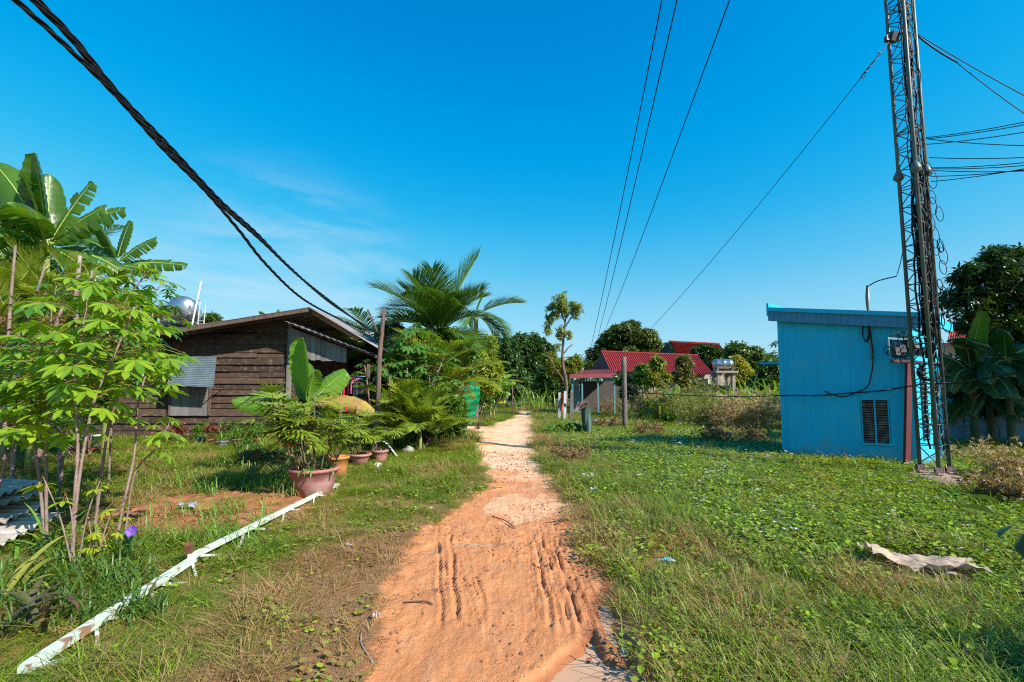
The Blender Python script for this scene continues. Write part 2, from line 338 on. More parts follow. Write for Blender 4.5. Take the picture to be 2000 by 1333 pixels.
def ground_mat():
    m = bpy.data.materials.new('earth'); m.use_nodes = True; nt = m.node_tree; L = nt.links.new
    p = nt.nodes['Principled BSDF']
    def att(n): a = _n(nt, 'ShaderNodeAttribute', attribute_name=n); return a.outputs['Fac']
    tcn = _n(nt, 'ShaderNodeTexCoord')
    def noise(s, d=6, st=None, r=.6):
        n = _n(nt, 'ShaderNodeTexNoise'); n.inputs['Scale'].default_value = s; n.inputs['Detail'].default_value = d; n.inputs['Roughness'].default_value = r
        if st:
            mm = _n(nt, 'ShaderNodeMapping'); mm.inputs['Scale'].default_value = st; L(tcn.outputs['Object'], mm.inputs[0]); L(mm.outputs[0], n.inputs['Vector'])
        else: L(tcn.outputs['Object'], n.inputs['Vector'])
        return n.outputs[0]
    def rng_(x, a, b, c=0, d=1):
        r = _n(nt, 'ShaderNodeMapRange'); r.inputs[1].default_value = a; r.inputs[2].default_value = b; r.inputs[3].default_value = c; r.inputs[4].default_value = d; L(x, r.inputs[0]); return r.outputs[0]
    def mix(f, a, b, bt='MIX'):
        n = _n(nt, 'ShaderNodeMixRGB', blend_type=bt)
        for k, v in ((0, f), (1, a), (2, b)):
            if hasattr(v, 'links'): L(v, n.inputs[k])
            elif isinstance(v, tuple): n.inputs[k].default_value = (*[q*.86 for q in v], 1)
            else: n.inputs[k].default_value = v
        return n.outputs[0]
    def mul(a, b):
        n = _n(nt, 'ShaderNodeMath', operation='MULTIPLY')
        for k, v in ((0, a), (1, b)):
            if hasattr(v, 'links'): L(v, n.inputs[k])
            else: n.inputs[k].default_value = v
        return n.outputs[0]
    dirt = mix(rng_(noise(2.2), .35, .65), (.72, .28, .105), (.60, .235, .095))
    dirt = mix(rng_(noise(9, 7, (1, .35, 1)), .48, .68, 0, .6), dirt, (.78, .38, .18))
    dirt = mix(rng_(noise(60, 4), .58, .70, 0, .55), dirt, (.26, .10, .05))
    pale = mix(rng_(noise(3.5, 7), .35, .65), (.90, .62, .42), (.80, .46, .26))
    pale = mix(rng_(noise(11, 6, (1, 1.6, 1)), .60, .70, 0, .7), pale, (.36, .17, .09))
    col = mix(rng_(att('pale'), .15, .75), dirt, pale)
    col = mix(mul(att('wet'), .72), col, (.30, .105, .045))
    soil = mix(rng_(noise(6), .35, .65), (.24, .13, .06), (.42, .21, .095))
    soil = mix(rng_(noise(1.1), .45, .65, 0, .3), soil, (.09, .075, .03))
    bedc = mix(rng_(noise(8, 7), .35, .65), (.52, .21, .09), (.30, .115, .05))
    soil = mix(att('bed'), soil, bedc)
    edge = noise(7, 6)
    ad = _n(nt, 'ShaderNodeMath', operation='MULTIPLY_ADD'); L(edge, ad.inputs[0]); ad.inputs[1].default_value = .9; L(att('pathness'), ad.inputs[2])
    pm = rng_(ad.outputs[0], .60, .98)
    col = mix(pm, soil, col)
    far = rng_(att('far'), 0, 1)
    col = mix(far, col, mix(rng_(noise(.15, 4), .4, .6), (.05, .09, .015), (.11, .12, .03)))
    L(col, p.inputs['Base Color'])
    L(rng_(att('wet'), 0, 1, .92, .38), p.inputs['Roughness']); p.inputs['Specular IOR Level'].default_value = .3
    b = _n(nt, 'ShaderNodeBump'); b.inputs['Strength'].default_value = 1; b.inputs['Distance'].default_value = .018
    s1 = _n(nt, 'ShaderNodeMath', operation='ADD'); L(noise(38, 9, None, .72), s1.inputs[0]); L(mul(noise(6, 5, (1.6, .5, 1)), 1.2), s1.inputs[1]); L(s1.outputs[0], b.inputs['Height']); L(b.outputs[0], p.inputs['Normal'])
    return m
EARTH = ground_mat()
nx, ny = GX.shape
VALL = np.stack([GX, GY, GZ], -1).reshape(-1, 3)
ii, jj = np.meshgrid(np.arange(nx-1), np.arange(ny-1), indexing='ij'); kk = ii*ny+jj
QUADS = np.stack([kk, kk+ny, kk+ny+1, kk+1], -1).reshape(-1, 4)
pm_ = (GP[:-1, :-1]+GP[1:, 1:]+GP[1:, :-1]+GP[:-1, 1:]).ravel()/4 > .5
FARA = sst(16, 34, GY)*(GP < .5)
def sheet(name, sel):
    q = QUADS[sel]; used, inv = np.unique(q, return_inverse=True); inv = inv.reshape(q.shape)
    mb = MB(); mb.add(VALL[used], inv, True); o = mb.build(name, EARTH, loc=(0, 0, 0))
    for an, arr in (('pathness', GP), ('pale', PALE), ('wet', WET), ('bed', GB), ('far', FARA)):
        a = o.data.attributes.new(an, 'FLOAT', 'POINT'); a.data.foreach_set('value', arr.ravel()[used].astype(np.float32))
    o['kind'] = 'structure'; return o
sheet('ground', ~pm_); sheet('path', pm_)
water = mat('muddy_water', (.62, .37, .22), (.56, .31, .17), scale=3, rough=.09, spec=.25)
def water_sheet(name, x0, x1, y0, y1, z):
    mb = MB(); X, Y = np.meshgrid(np.linspace(x0, x1, 12), np.linspace(y0, y1, 12), indexing='ij')
    mb.grid(np.stack([X, Y, X*0+z], -1)); o = mb.build(name, water); o['kind'] = 'structure'
def local_level(x0, x1, y0, y1, which, q):
    X, Y = np.meshgrid(np.linspace(x0, x1, 60), np.linspace(y0, y1, 60)); a = puddle_d(X, Y)[which]; h = height(X, Y)
    return float(np.percentile(h[a > .8], q))
z1 = local_level(.1, .85, 2.3, 3.7, 0, 86); z2 = local_level(-.95, 0, 4.5, 5.2, 1, 60)
water_sheet('water', .05, .86, 1.6, 3.95, z1)
water_sheet('puddle', -.95, -.05, 4.55, 5.2, z2)

# ================================================================ grass and creepers (instanced tufts)
lib = bpy.data.collections.new('tufts')
def hidden(mb, name, m):
    o = mb.build(name, m, loc=(0, 0, 0)); COL.objects.unlink(o); return o
def blade_tuft(n, R, h0, h1, w, lean, curl):
    mb = MB(); V = []; F = []
    for i in range(n):
        a, r = random.uniform(0, 6.28), R*math.sqrt(random.random()); bx, by = r*math.cos(a), r*math.sin(a)
        h = random.uniform(h0, h1); d = random.uniform(0, 6.28); le = random.uniform(.1, lean)*h; cu = random.uniform(.2, curl)*h
        dx, dy = math.cos(d), math.sin(d); px_, py_ = -dy*w/2, dx*w/2
        k = len(V)
        for t, ww in ((0, 1), (.5, .8), (.85, .45)):
            ox = dx*(le*t+cu*t*t); z = h*(t-.35*(curl)*t*t*.5); oy = dy*(le*t+cu*t*t)
            V += [(bx+ox+px_*ww, by+oy+py_*ww, z), (bx+ox-px_*ww, by+oy-py_*ww, z)]
        t = 1; V.append((bx+dx*(le+cu), by+dy*(le+cu), h*(1-.175*curl)-.15*cu))
        F += [(k, k+1, k+3, k+2), (k+2, k+3, k+5, k+4), (k+4, k+5, k+6)]
    mb.add(V, F); return mb
def leaf_tuft(n, R, h0, h1, s):
    mb = MB()
    T = np.array([(0, 0, 0), (-.42, .25, .05), (-.38, .62, .04), (0, 1.05, -.08), (.38, .62, .04), (.42, .25, .05), (0, .5, -.03)]); F = np.array([(0, 6, 2, 1), (6, 3, 2, 2), (0, 5, 4, 6), (6, 4, 3, 3)])
    F3 = np.array([(0, 6, 1), (1, 6, 2), (2, 6, 3), (0, 5, 6), (5, 4, 6), (4, 3, 6)])
    for i in range(n):
        a, r = random.uniform(0, 6.28), R*math.sqrt(random.random()); h = random.uniform(h0, h1); q = random.uniform(.6, 1.15)*s
        Rm = rotm(random.uniform(0, 6.28), random.uniform(-.5, .5), random.uniform(-.4, .4))
        mb.add((T*q)@Rm.T+np.array([r*math.cos(a), r*math.sin(a), h]), F3)
    return mb
G1 = mat('grass_blades', (.29, .41, .025), (.06, .14, .010), scale=3, rough=.45, transl=.32, island=.85, inst=(.46, .29, .13), spec=.35)
G2 = mat('creeper_leaves', (.43, .57, .035), (.05, .14, .010), scale=3, rough=.30, transl=.28, island=.9, inst=(.36, .24, .07), spec=.5)
protos = []
for k in range(6): protos.append(hidden(blade_tuft(46, .085, .035, .10, .0032, .9, 1.5), 'tuft_%02d' % k, G1))       # 0-5 short fine
for k in range(4): protos.append(hidden(blade_tuft(20, .10, .09, .22, .0062, .9, 1.1), 'tuft_%02d' % (6+k), G1))       # 6-9 taller
for k in range(4): protos.append(hidden(leaf_tuft(20, .13, .02, .12, .040), 'tuft_%02d' % (10+k), G2))                # 10-13 creeper
for k in range(2): protos.append(hidden(leaf_tuft(5, .12, .02, .06, .026), 'tuft_%02d' % (14+k), G2))                # 14-15 small weeds
WHF = mat('white_petal', (.75, .70, .74), (.62, .58, .66), transl=.2, rough=.6)
def petals():
    mb = leaf_tuft(9, .12, .03, .09, .045)
    return mb
def flower_tuft():
    mb = MB()
    for i in range(4):
        a, r, h = random.uniform(0, 6.28), .09*random.random(), random.uniform(.10, .14); R = rotm(random.uniform(0, 6), random.uniform(-.5, .5)); n = 10
        V = [(0, 0, -.008)]+[((.017 if k % 2 else .011)*math.cos(k*math.pi/5), (.017 if k % 2 else .011)*math.sin(k*math.pi/5), .003) for k in range(n)]; mb.add(np.array(V)@R.T+np.array([r*math.cos(a), r*math.sin(a), h]), [(0, k+1, (k+1) % n+1) for k in range(n)])
    return mb
protos.append(hidden(flower_tuft(), 'tuft_16', WHF))
for k in range(3): protos.append(hidden(blade_tuft(34, .10, .012, .032, .0036, 3.2, 2.6), 'tuft_%02d' % (17+k), G1))      # 17-19 flattened straw
for o in protos: lib.objects.link(o)
def gn_group():
    g = bpy.data.node_groups.new('scatter', 'GeometryNodeTree')
    g.interface.new_socket('Geometry', in_out='INPUT', socket_type='NodeSocketGeometry'); g.interface.new_socket('Geometry', in_out='OUTPUT', socket_type='NodeSocketGeometry')
    i = g.nodes.new('NodeGroupInput'); o = g.nodes.new('NodeGroupOutput'); s = g.nodes.new('GeometryNodeInstanceOnPoints')
    c = g.nodes.new('GeometryNodeCollectionInfo'); c.inputs['Collection'].default_value = lib; c.inputs['Separate Children'].default_value = True; c.inputs['Reset Children'].default_value = True
    def na(n, t): a = g.nodes.new('GeometryNodeInputNamedAttribute'); a.data_type = t; a.inputs['Name'].default_value = n; return a.outputs['Attribute']
    L = g.links.new
    L(i.outputs[0], s.inputs['Points']); L(c.outputs[0], s.inputs['Instance']); s.inputs['Pick Instance'].default_value = True
    L(na('variant', 'INT'), s.inputs['Instance Index']); L(na('rot', 'FLOAT_VECTOR'), s.inputs['Rotation']); L(na('scl', 'FLOAT_VECTOR'), s.inputs['Scale'])
    L(s.outputs[0], o.inputs[0]); return g
GN = gn_group()
def scatter(name, P, variant, rot, scl, dry, label):
    me = bpy.data.meshes.new(name); me.vertices.add(len(P)); me.vertices.foreach_set('co', P.ravel().astype(np.float32))
    def A(n, t, v, f='value'): a = me.attributes.new(n, t, 'POINT'); a.data.foreach_set(f, v.ravel())
    A('variant', 'INT', variant.astype(np.int32)); A('rot', 'FLOAT_VECTOR', rot.astype(np.float32), 'vector'); A('scl', 'FLOAT_VECTOR', scl.astype(np.float32), 'vector'); A('dry', 'FLOAT', dry.astype(np.float32))
    o = bpy.data.objects.new(name, me); COL.objects.link(o); md = o.modifiers.new('scatter', 'NODES'); md.node_group = GN
    tag(o, label, None, None, 'stuff'); return o
def sample(n, y0, y1, wide=1.32, pw=1.0):
    y = y0+(y1-y0)*rng.random(n)**pw; x = (rng.random(n)*2-1)*(wide*y+.8); 
    return x, y
EXCL = []    # rectangles or discs kept free of tufts: (x, y, r)
def finish_grass():
    X = []; Y = []; S0 = []
    for dens, y0, y1, s in ((330, 1.8, 4.2, .95), (250, 4.2, 7, 1.15), (130, 7, 12, 1.5), (60, 12, 20, 2.1), (22, 20, 34, 3.3), (7, 34, 60, 5)):
        area = (y1-y0)*(1.25*(y0+y1)+1.6); n = int(area*dens)
        yy = rng.uniform(y0, y1, n); xx = (rng.random(n)*2-1)*(1.25*yy+.8); X.append(xx); Y.append(yy); S0.append(np.full(n, s))
    x = np.concatenate(X); y = np.concatenate(Y); s = np.concatenate(S0); n = len(x)
    p = pathness(x, y); b = bed(x, y)
    a, bb = puddle_d(x, y)
    right = x > XR(y); dR = x-XR(y); dL = XL(y)-x
    keep = (p < .42+.12*rng.random(n)) & (a < .3)
    keep &= ~((b > .3) & (rng.random(n) < .93))
    # thin near the path edge on the left, trampled
    thin = sst(.0, .6, np.where(right, dR*2.0, dL))*.35+.65
    thin = np.where(y > 8, 1, thin); keep &= rng.random(n) < thin+(fbm(x*3, y*3, 91)-.35)
    patch = fbm(x*.9, y*.9, 93); keep &= ~((patch < .30) & (rng.random(n) < .6))
    for ex, ey, er in EXCL: keep &= (x-ex)**2+(y-ey)**2 > er*er
    for f_ in EXF: keep &= ~f_(x, y)
    x, y, s, right, dR, dL, patch = (q[keep] for q in (x, y, s, right, dR, dL, patch)); n = len(x)
    # creeper zone on the right
    line = 1.35+.0*y+(fbm(x*.8, y*.8, 95)-.5)*2.2+sst(5.5, 3.2, y)*1.4
    creep = right & (dR > line) & (y > 2.6); cz = np.where(creep, .62, np.where(right, .14, .03)); cz = np.where(right & (y > 12) & (dR > .6), .7, cz); cz = np.where(right & (y > 22), .25, cz)
    isc = rng.random(n) < cz
    tall = np.where(right, .30+.35*sst(.3, .5, patch), .06+.22*sst(.5, .62, patch)); tall = np.where(creep, .30, tall)
    ist = rng.random(n) < tall
    var = np.where(isc, rng.integers(10, 14, n), np.where(ist, rng.integers(6, 10, n), rng.integers(0, 6, n)))
    var = np.where((~isc) & (rng.random(n) < .05), rng.integers(14, 16, n), var)
    var = np.where(isc & creep & (y > 4) & (rng.random(n) < .016), 16, var)
    edge = np.where(right, dR, dL); st_ = (~isc) & (rng.random(n) < np.where(y < 9, .12+.62*sst(.9, .1, edge)*np.where(right, .6, 1), .05)); var = np.where(st_, rng.integers(17, 20, n), var)
    dry = .02+.55*sst(.48, .66, fbm(x*1.3, y*1.3, 97))*np.where(creep, .5, 1)
    dry += np.where(right, sst(.7, .0, dR)*.25, sst(1.3, .2, dL)*.65*sst(6.5, 4.6, y)) 
    dry += np.where((~right) & (y < 5.2) & (x > -2.2), (.15+.5*sst(.3, .6, fbm(x*2, y*2, 98)))*sst(2.2, .6, dL), 0); dry += np.where(right & (dR < 1.2) & (y < 8), .08, 0)
    dry = np.clip(dry+rng.normal(0, .2, n)+st_*.7, 0, 1)
    sc = s*rng.uniform(.7, 1.25, n)
    sc = np.where(isc & (var != 16), s**.75*rng.uniform(.6, 1.25, n), sc)
    hs = np.where(~right, .55+.2*patch-.2*sst(1.2, .3, dL)*(y < 6)+.35*sst(6, 8, y), .95)
    z = height(x, y, False)-.006
    rot = np.stack([rng.normal(0, .1, n), rng.normal(0, .1, n), rng.uniform(0, 6.28, n)], 1)
    scl = np.stack([sc, sc, sc**.6*hs*rng.uniform(.8, 1.2, n)], 1)
    P = np.stack([x, y, z], 1)
    scatter('grass', P[~isc], var[~isc], rot[~isc], scl[~isc], dry[~isc], 'short green and straw coloured grass along both sides of the dirt path')
    scatter('creeping_plants', P[isc], var[isc], rot[isc], scl[isc], dry[isc]*.6, 'low glossy creeping leaves covering the field on the right')
    print('tufts', n, int(isc.sum()))
EXF = []
# ================================================================ wooden house on the left
WOOD = mat('weathered_wood', (.15, .088, .058), (.020, .012, .009), scale=2.6, stretch=(1, 1, 12), rough=.9, bump=.7, bscale=9, island=.5, c3=(.30, .27, .25), c3scale=6, c3amt=.42, lo3=.54, hi3=.72)
WOODV = mat('grey_board', (.34, .33, .31), (.17, .155, .15), scale=3, stretch=(8, 8, 1), rough=.9, bump=.5, bscale=8, island=.6)
WOODP = mat('pole_wood', (.22, .14, .11), (.09, .055, .045), scale=4, stretch=(6, 6, .6), rough=.9, bump=.7, bscale=6)
RAFT = mat('rafter_wood', (.50, .27, .13), (.33, .16, .08), scale=4, stretch=(1, 1, 6), rough=.8, bump=.3, bscale=9)
TIN = mat('old_tin', (.40, .40, .41), (.27, .26, .26), scale=1.5, rough=.5, metal=.35, c3=(.22, .12, .07), c3scale=2.2, c3amt=.6, bump=.1)
TINB = mat('bluish_tin', (.30, .38, .42), (.20, .27, .31), scale=2.5, rough=.45, metal=.4, bump=.1)
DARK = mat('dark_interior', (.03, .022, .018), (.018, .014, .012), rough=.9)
def sheet_quad(mb, a, b, c, d, thick=.012, waves=0, amp=.012, n=None, m=2):
    """corrugated sheet, waves run across a-b (ridges along a-d)"""
    a, b, c, d = (np.array(tuple(q)) for q in (a, b, c, d)); n = n or (waves*6+1 if waves else 2)
    nr = np.cross(b-a, d-a); nr /= np.linalg.norm(nr); u = np.linspace(0, 1, n)
    P = []
    for t in np.linspace(0, 1, m):
        l, r = a+(d-a)*t, b+(c-b)*t
        row = l[None]+(r-l)[None]*u[:, None]
        if waves: row = row+nr*(amp*np.sin(u*waves*2*np.pi))[:, None]
        P.append(row)
    P = np.array(P); V = np.concatenate([P.reshape(-1, 3), (P-nr*thick).reshape(-1, 3)]); F = []
    k = m*n
    for i in range(m-1):
        for j in range(n-1):
            q = i*n+j; F.append((q, q+1, q+n+1, q+n)); F.append((k+q, k+q+n, k+q+n+1, k+q+1))
    for j in range(n-1): F.append((j, k+j, k+j+1, j+1)); q = (m-1)*n+j; F.append((q, q+1, k+q+1, k+q))
    for i in range(m-1): q = i*n; F.append((q, q+n, k+q+n, k+q)); q = i*n+n-1; F.append((q, k+q, k+q+n, q+n))
    return mb.add(V, F)
def prism(mb, pts, t):      # polygon in the XZ plane (list of (x,y,z)), pushed back t along Y
    n = len(pts); V = [tuple(p) for p in pts]+[(p[0], p[1]+t, p[2]) for p in pts]
    return mb.add(V, [tuple(range(n))]+[tuple(range(2*n-1, n-1, -1))]+[(i, i+n, (i+1) % n+n, (i+1) % n) for i in range(n)])
HY = 15.0
cor = at(562, 766, HY)[0]; xl = at(120, 766, HY)[0]
house = thing('wooden_house', 'dark weathered plank house with a low tin roof behind the garden on the left', 'house', (cor, HY, 0))
peak = at(602, 601, 14.2); lft = at(262, 655, 14.2); slL = (peak[2]-lft[2])/(peak[0]-lft[0]); slR = (peak[2]-at(689, 652, 14.2)[2])/(at(689, 652, 14.2)[0]-peak[0])
def roofz(x): return peak[2]-(peak[0]-x)*slL if x < peak[0] else peak[2]-(x-peak[0])*slR
mb = MB(); z = .12; row = 0
while z < 4.6:
    h = random.uniform(.17, .26); x = xl
    while x < cor:
        w = random.choice((2.4, 3.2, 4.1)); x1 = min(cor, x+w)
        za = min(z+h, roofz(x)-.10); zb = min(z+h, roofz(x1)-.10)
        if za > z+.02 or zb > z+.02:
            za, zb = max(za, z+.01), max(zb, z+.01); o_ = random.uniform(-.012, .02); t = .02+random.uniform(0, .012)
            yb, yt = HY-t-.018+o_, HY+o_
            sg = random.uniform(-.012, .012)
            V = [(x+.004, yb, z-.03), (x1-.004, yb, z-.03+sg), (x1-.004, yt, zb), (x+.004, yt, za), (x+.004, yb+.022, z-.03), (x1-.004, yb+.022, z-.03+sg), (x1-.004, yt+.022, zb), (x+.004, yt+.022, za)]
            mb.add(V, [(0, 1, 2, 3), (7, 6, 5, 4), (0, 4, 5, 1), (3, 2, 6, 7), (0, 3, 7, 4), (1, 5, 6, 2)])
        x = x1
    z += h
mb.build('front_wall', WOOD, house)
mb = MB(); z = .12
while z < 3.6:                                  # side wall under the porch roof, along Y
    h = random.uniform(.18, .25); mb.box((cor-.02, HY+2.7+.1, z+h/2), (.03, 5.2, h-.004), jit=.002); z += h
mb.build('side_wall', WOOD, house)
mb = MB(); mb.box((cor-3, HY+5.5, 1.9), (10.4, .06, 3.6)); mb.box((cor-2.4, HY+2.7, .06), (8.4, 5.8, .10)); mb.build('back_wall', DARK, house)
mb = MB(); a0 = at(200, 668, 14.2); 
def RP(x, y, dz=0): return (x, y, roofz(x)+dz-(y-14.2)*0.0)
xLe = at(130, 700, 14.2)[0]; xRe = at(741, 690, 14.2)[0]
sheet_quad(mb, RP(xLe, 14.2), RP(xLe, 20.8), (peak[0], 20.8, peak[2]), (peak[0], 14.2, peak[2]), .012, 60, .014)
rf = mb.build('roof', TIN, house)
mb = MB(); sheet_quad(mb, (peak[0], 14.2, peak[2]+.02), (peak[0], 20.8, peak[2]+.02), (xRe, 20.8, roofz(xRe)), (xRe, 14.2, roofz(xRe)), .012, 60, .014)
mb.build('porch_roof', TIN, house)
mb = MB(); mb.bar((xLe, 14.23, roofz(xLe)-.07), (peak[0]-.02, 14.23, peak[2]-.07), .03, .12); mb.bar((xLe, 14.62, roofz(xLe)-.11), (peak[0]-.1, 14.62, peak[2]-.11), .05, .08); mb.build('fascia', WOODP, house)
mb = MB(); mb.bar((peak[0], 14.55, peak[2]-.09), (at(700, 690, 14.5)[0], 14.55, roofz(at(700, 690, 14.5)[0])-.09), .05, .14)
for yy in (16.2, 18): mb.bar((peak[0], yy, peak[2]-.09), (xRe-.2, yy, roofz(xRe-.2)-.09), .05, .12)
for xx in (peak[0]+.3, peak[0]+1.0, peak[0]+1.7): mb.bar((xx, 14.3, roofz(xx)-.03), (xx, 20.5, roofz(xx)-.03), .04, .05)
mb.build('rafter', RAFT, house)
mb = MB(); q = [at(566, 640, 14.75), at(677, 682, 14.75), at(677, 707, 14.75), at(566, 701, 14.75)]
n_ = 11
for k in range(n_):
    f0, f1 = k/n_, (k+1)/n_-.006; T0, T1 = q[0].lerp(q[1], f0), q[0].lerp(q[1], f1); B0, B1 = q[3].lerp(q[2], f0), q[3].lerp(q[2], f1); dz = random.uniform(-.03, .02); j = random.uniform(0, .012)
    prism(mb, [(B0[0], B0[1]+j, B0[2]+dz), (B1[0], B1[1]+j, B1[2]+dz), (T1[0], T1[1]+j, T1[2]), (T0[0], T0[1]+j, T0[2])], .02)
mb.build('gable_panel', WOODV, house)
mb = MB(); a, b = at(564, 628, 14.6), at(738, 693, 14.6)
sheet_quad(mb, (a[0], 14.35, a[2]-.03), (b[0], 14.35, b[2]-.03), (b[0], 16.2, b[2]+.02), (a[0], 14.9, a[2]+.06), .012, 14, .012)
mb.build('awning_roof', TIN, house)
mb = MB(); mb.bar((a[0]+.1, 14.5, a[2]-.10), (b[0], 14.5, b[2]-.09), .05, .07); mb.box((at(720, 700, 14.6)[0], 14.6, 1.25), (.09, .09, 2.5)); mb.build('beam', WOODP, house)
mb = MB(); mb.box((cor+.03, HY-.02, 1.95), (.12, .12, 3.9), jit=.004); mb.build('corner_post', WOODV, house)
# shutter and its tin awning
w0, w1 = at(337, 755, HY-.06), at(408, 808, HY-.06); mb = MB(); nb = 4; ww = (w1[0]-w0[0])/nb
for k in range(nb): mb.box((w0[0]+ww*(k+.5), HY-.085+random.uniform(-.006, .006), (w0[2]+w1[2])/2-.02), (ww-.012, .025, w0[2]-w1[2]+.1), jit=.003)
win = mb.build('window_shutter', WOODV, house)
mb = MB(); 
for x_ in (w1[0]+.03, w0[0]-.03): mb = MB(); mb.bar((x_, HY-.1, w1[2]-.06), (x_, HY-.1, w0[2]+.06), .05, .06); mb.build('jamb', WOODP, win)
mb = MB(); t0, t1, t2, t3 = at(334, 696, HY-.08), at(423, 697, HY-.08), at(417, 757, HY-.62), at(327, 753, HY-.62)
sheet_quad(mb, t3, t0, t1, t2, .008, 17, .014, m=2); aw = mb.build('window_awning', TINB, house)
for p_, s_ in ((t3, .1), (t2, -.1)): mb = MB(); mb.bar(p_+Vector((s_, .1, -.02)), (p_[0]+s_, HY-.05, p_[2]-.05), .025); mb.build('awning_bracket', WOODP, aw)
# ---- clothes on a rail under the porch
RACK = mat('red_paint_metal', (.45, .05, .05), (.30, .03, .03), rough=.5, spec=.5)
BLUEP = mat('blue_plastic', (.03, .25, .65), (.02, .18, .5), rough=.3)
r0, r1 = at(640, 733, 13.9), at(716, 736, 13.4)
rk = thing('clothes_rack', 'red metal clothes rail under the porch of the wooden house', 'rack', (r0[0], 13.7, 0))
mb = MB(); mb.tube([r0, r1], .014, 8); mb.build('rail', mat('pale_steel', (.55, .57, .60), rough=.35, metal=.8), rk)
for x_, y_ in ((r0[0], r0[1]), (at(690, 766, 13.55)[0], 13.55), (r1[0], r1[1])):
    mb = MB(); mb.tube([(x_, y_, 0.0), (x_, y_, r1[2]-.01)], .018, 8); mb.build('post', RACK, rk)
def cloth(c1, nm): return mat('cloth_'+nm, c1, tuple(v*.6 for v in c1), scale=14, rough=.9, bump=.3, bscale=5)
def garment(name, label, group, top, hgt, wid, m, az, sleeves=True, wave=4, hang=BLUEP):
    t = thing(name, label, 'clothes', (top[0], top[1], top[2]-hgt), group); R = rotm(az, 0); mb = MB()
    def strip(x0, x1, zt0, zt1, zb, th):
        nu, nv = 13, 9; U, Vv = np.meshgrid(np.linspace(0, 1, nu), np.linspace(0, 1, nv), indexing='ij')
        zt = zt0+(zt1-zt0)*U; Z = zt+(zb-zt)*Vv; X = x0+(x1-x0)*U; X = X+(X-(x0+x1)/2)*.15*Vv
        Yw = th*np.sin(U*wave*2*np.pi+Vv*1.5+random.random()*3)*(.3+Vv)
        for s in (-1, 1):
            G = np.stack([X, Yw*.6+s*th*.8*np.sin(np.pi*U)**.5, Z], -1).reshape(-1, 3)@R.T+np.array(tuple(top)); mb.grid(G.reshape(nu, nv, 3))
    strip(-wid/2, 0, -.10, -.03, -hgt, .02); strip(0, wid/2, -.03, -.10, -hgt, .02)
    if sleeves: strip(-wid*.72, -wid*.5, -.16, -.10, -hgt*.62, .018); strip(wid*.5, wid*.72, -.10, -.16, -hgt*.62, .018)
    mb.build('fabric', m, t)
    mb = MB(); mb.tube([np.array(q)@R.T+np.array(tuple(top)) for q in ((-.2, 0, -.10), (0, 0, -.03), (.2, 0, -.10), (-.2, 0, -.105))], .005, 5)
    mb.tube([np.array(q)@R.T+np.array(tuple(top)) for q in ((0, 0, -.03), (0, 0, .0), (.012, 0, .018))], .003, 5); mb.build('hanger', hang, t); return t
gs = [('navy work shirt', (.02, .03, .08)), ('blue patterned shirt on a bright blue hanger', (.04, .09, .25)), ('dark grey shirt', (.05, .05, .06)), ('black t-shirt', (.015, .015, .02)), ('faded blue shirt', (.06, .12, .22)),
      ('dark green shirt', (.02, .05, .04)), ('red jersey with a white stripe', (.75, .02, .05)), ('white and red striped jersey', (.75, .30, .32)), ('bright red shirt', (.80, .015, .06)), ('black shirt with red trim', (.05, .012, .02)),
      ('pink dress', (.65, .12, .25)), ('dark teal jacket', (.02, .06, .07)), ('long charcoal jacket rightmost on the rail', (.045, .05, .06))]
fr = np.linspace(.05, .97, len(gs))
for k, (lb, c) in enumerate(gs):
    p = r0.lerp(r1, float(fr[k])); garment('garment', lb+(' hanging on the porch rail' if k < 12 else ' of the wooden house'), 'clothes on the porch rail', (p[0], p[1], p[2]-.01), random.uniform(.8, .95) if k not in (6, 8, 12) else 1.05, .46, cloth(c, 'h%d' % k), rad(62+random.uniform(-8, 8)))
# ---- water tank, ladder and pole behind the house
STEEL = mat('bright_steel', (.62, .63, .66), (.5, .5, .53), rough=.22, metal=.9)
WHITE = mat('white_paint', (.72, .73, .72), (.6, .6, .58), rough=.5, c3=(.3, .2, .14), c3scale=3, c3amt=.3)
c = at(362, 608, 23); t = thing('water_tank', 'shiny round water tank on a frame behind the wooden house roof', 'tank', (c[0], 23, 0))
mb = MB(); 
prof = [(.05, -1.0), (.55, -.97), (.62, -.85), (.64, -.5), (.62, -.45), (.64, -.4), (.64, .4), (.62, .45), (.64, .5), (.62, .85), (.55, .95), (.05, 1.0)]
mb.lathe((0, 0, 0), prof, 28); R = rotm(rad(35), rad(0)); V = mb.v[0]; V = V[:, [0, 2, 1]]*np.array([1, 1, -1]); mb.v[0] = V@rotm(rad(28), 0).T+np.array(tuple(c)); mb.build('drum', STEEL, t)
mb = MB()
for dx, dy in ((-.7, -.4), (.7, -.4), (-.7, .4), (.7, .4)): mb.bar((c[0]+dx, 23+dy, 0), (c[0]+dx, 23+dy, c[2]-.6), .08)
mb.box((c[0], 23, c[2]-.66), (1.7, 1.0, .08)); mb.build('frame', mat('grey_steel', (.25, .27, .30), rough=.5, metal=.5), t)
c = at(345, 603, 24.5); t = thing('tower_hut', 'dark tin roofed hut top left of the shiny tank behind the house', 'hut', (c[0], 24.5, 0))
mb = MB(); mb.box((c[0], 24.5, (c[2]+.1)/2), (1.0, 1.0, c[2]+.1)); mb.build('wall', mat('dusky_wall', (.12, .11, .14), rough=.8), t)
mb = MB(); sheet_quad(mb, (c[0]-.75, 23.8, c[2]+.0), (c[0]+.75, 23.8, c[2]+.08), (c[0]+.75, 25.3, c[2]+.65), (c[0]-.75, 25.3, c[2]+.55), .015, 10, .02); mb.build('roof', TINB, t)
t = thing('ladder', 'thin white metal ladder rising behind the wooden house roof', 'ladder', (at(385, 620, 22)[0], 22, 0))
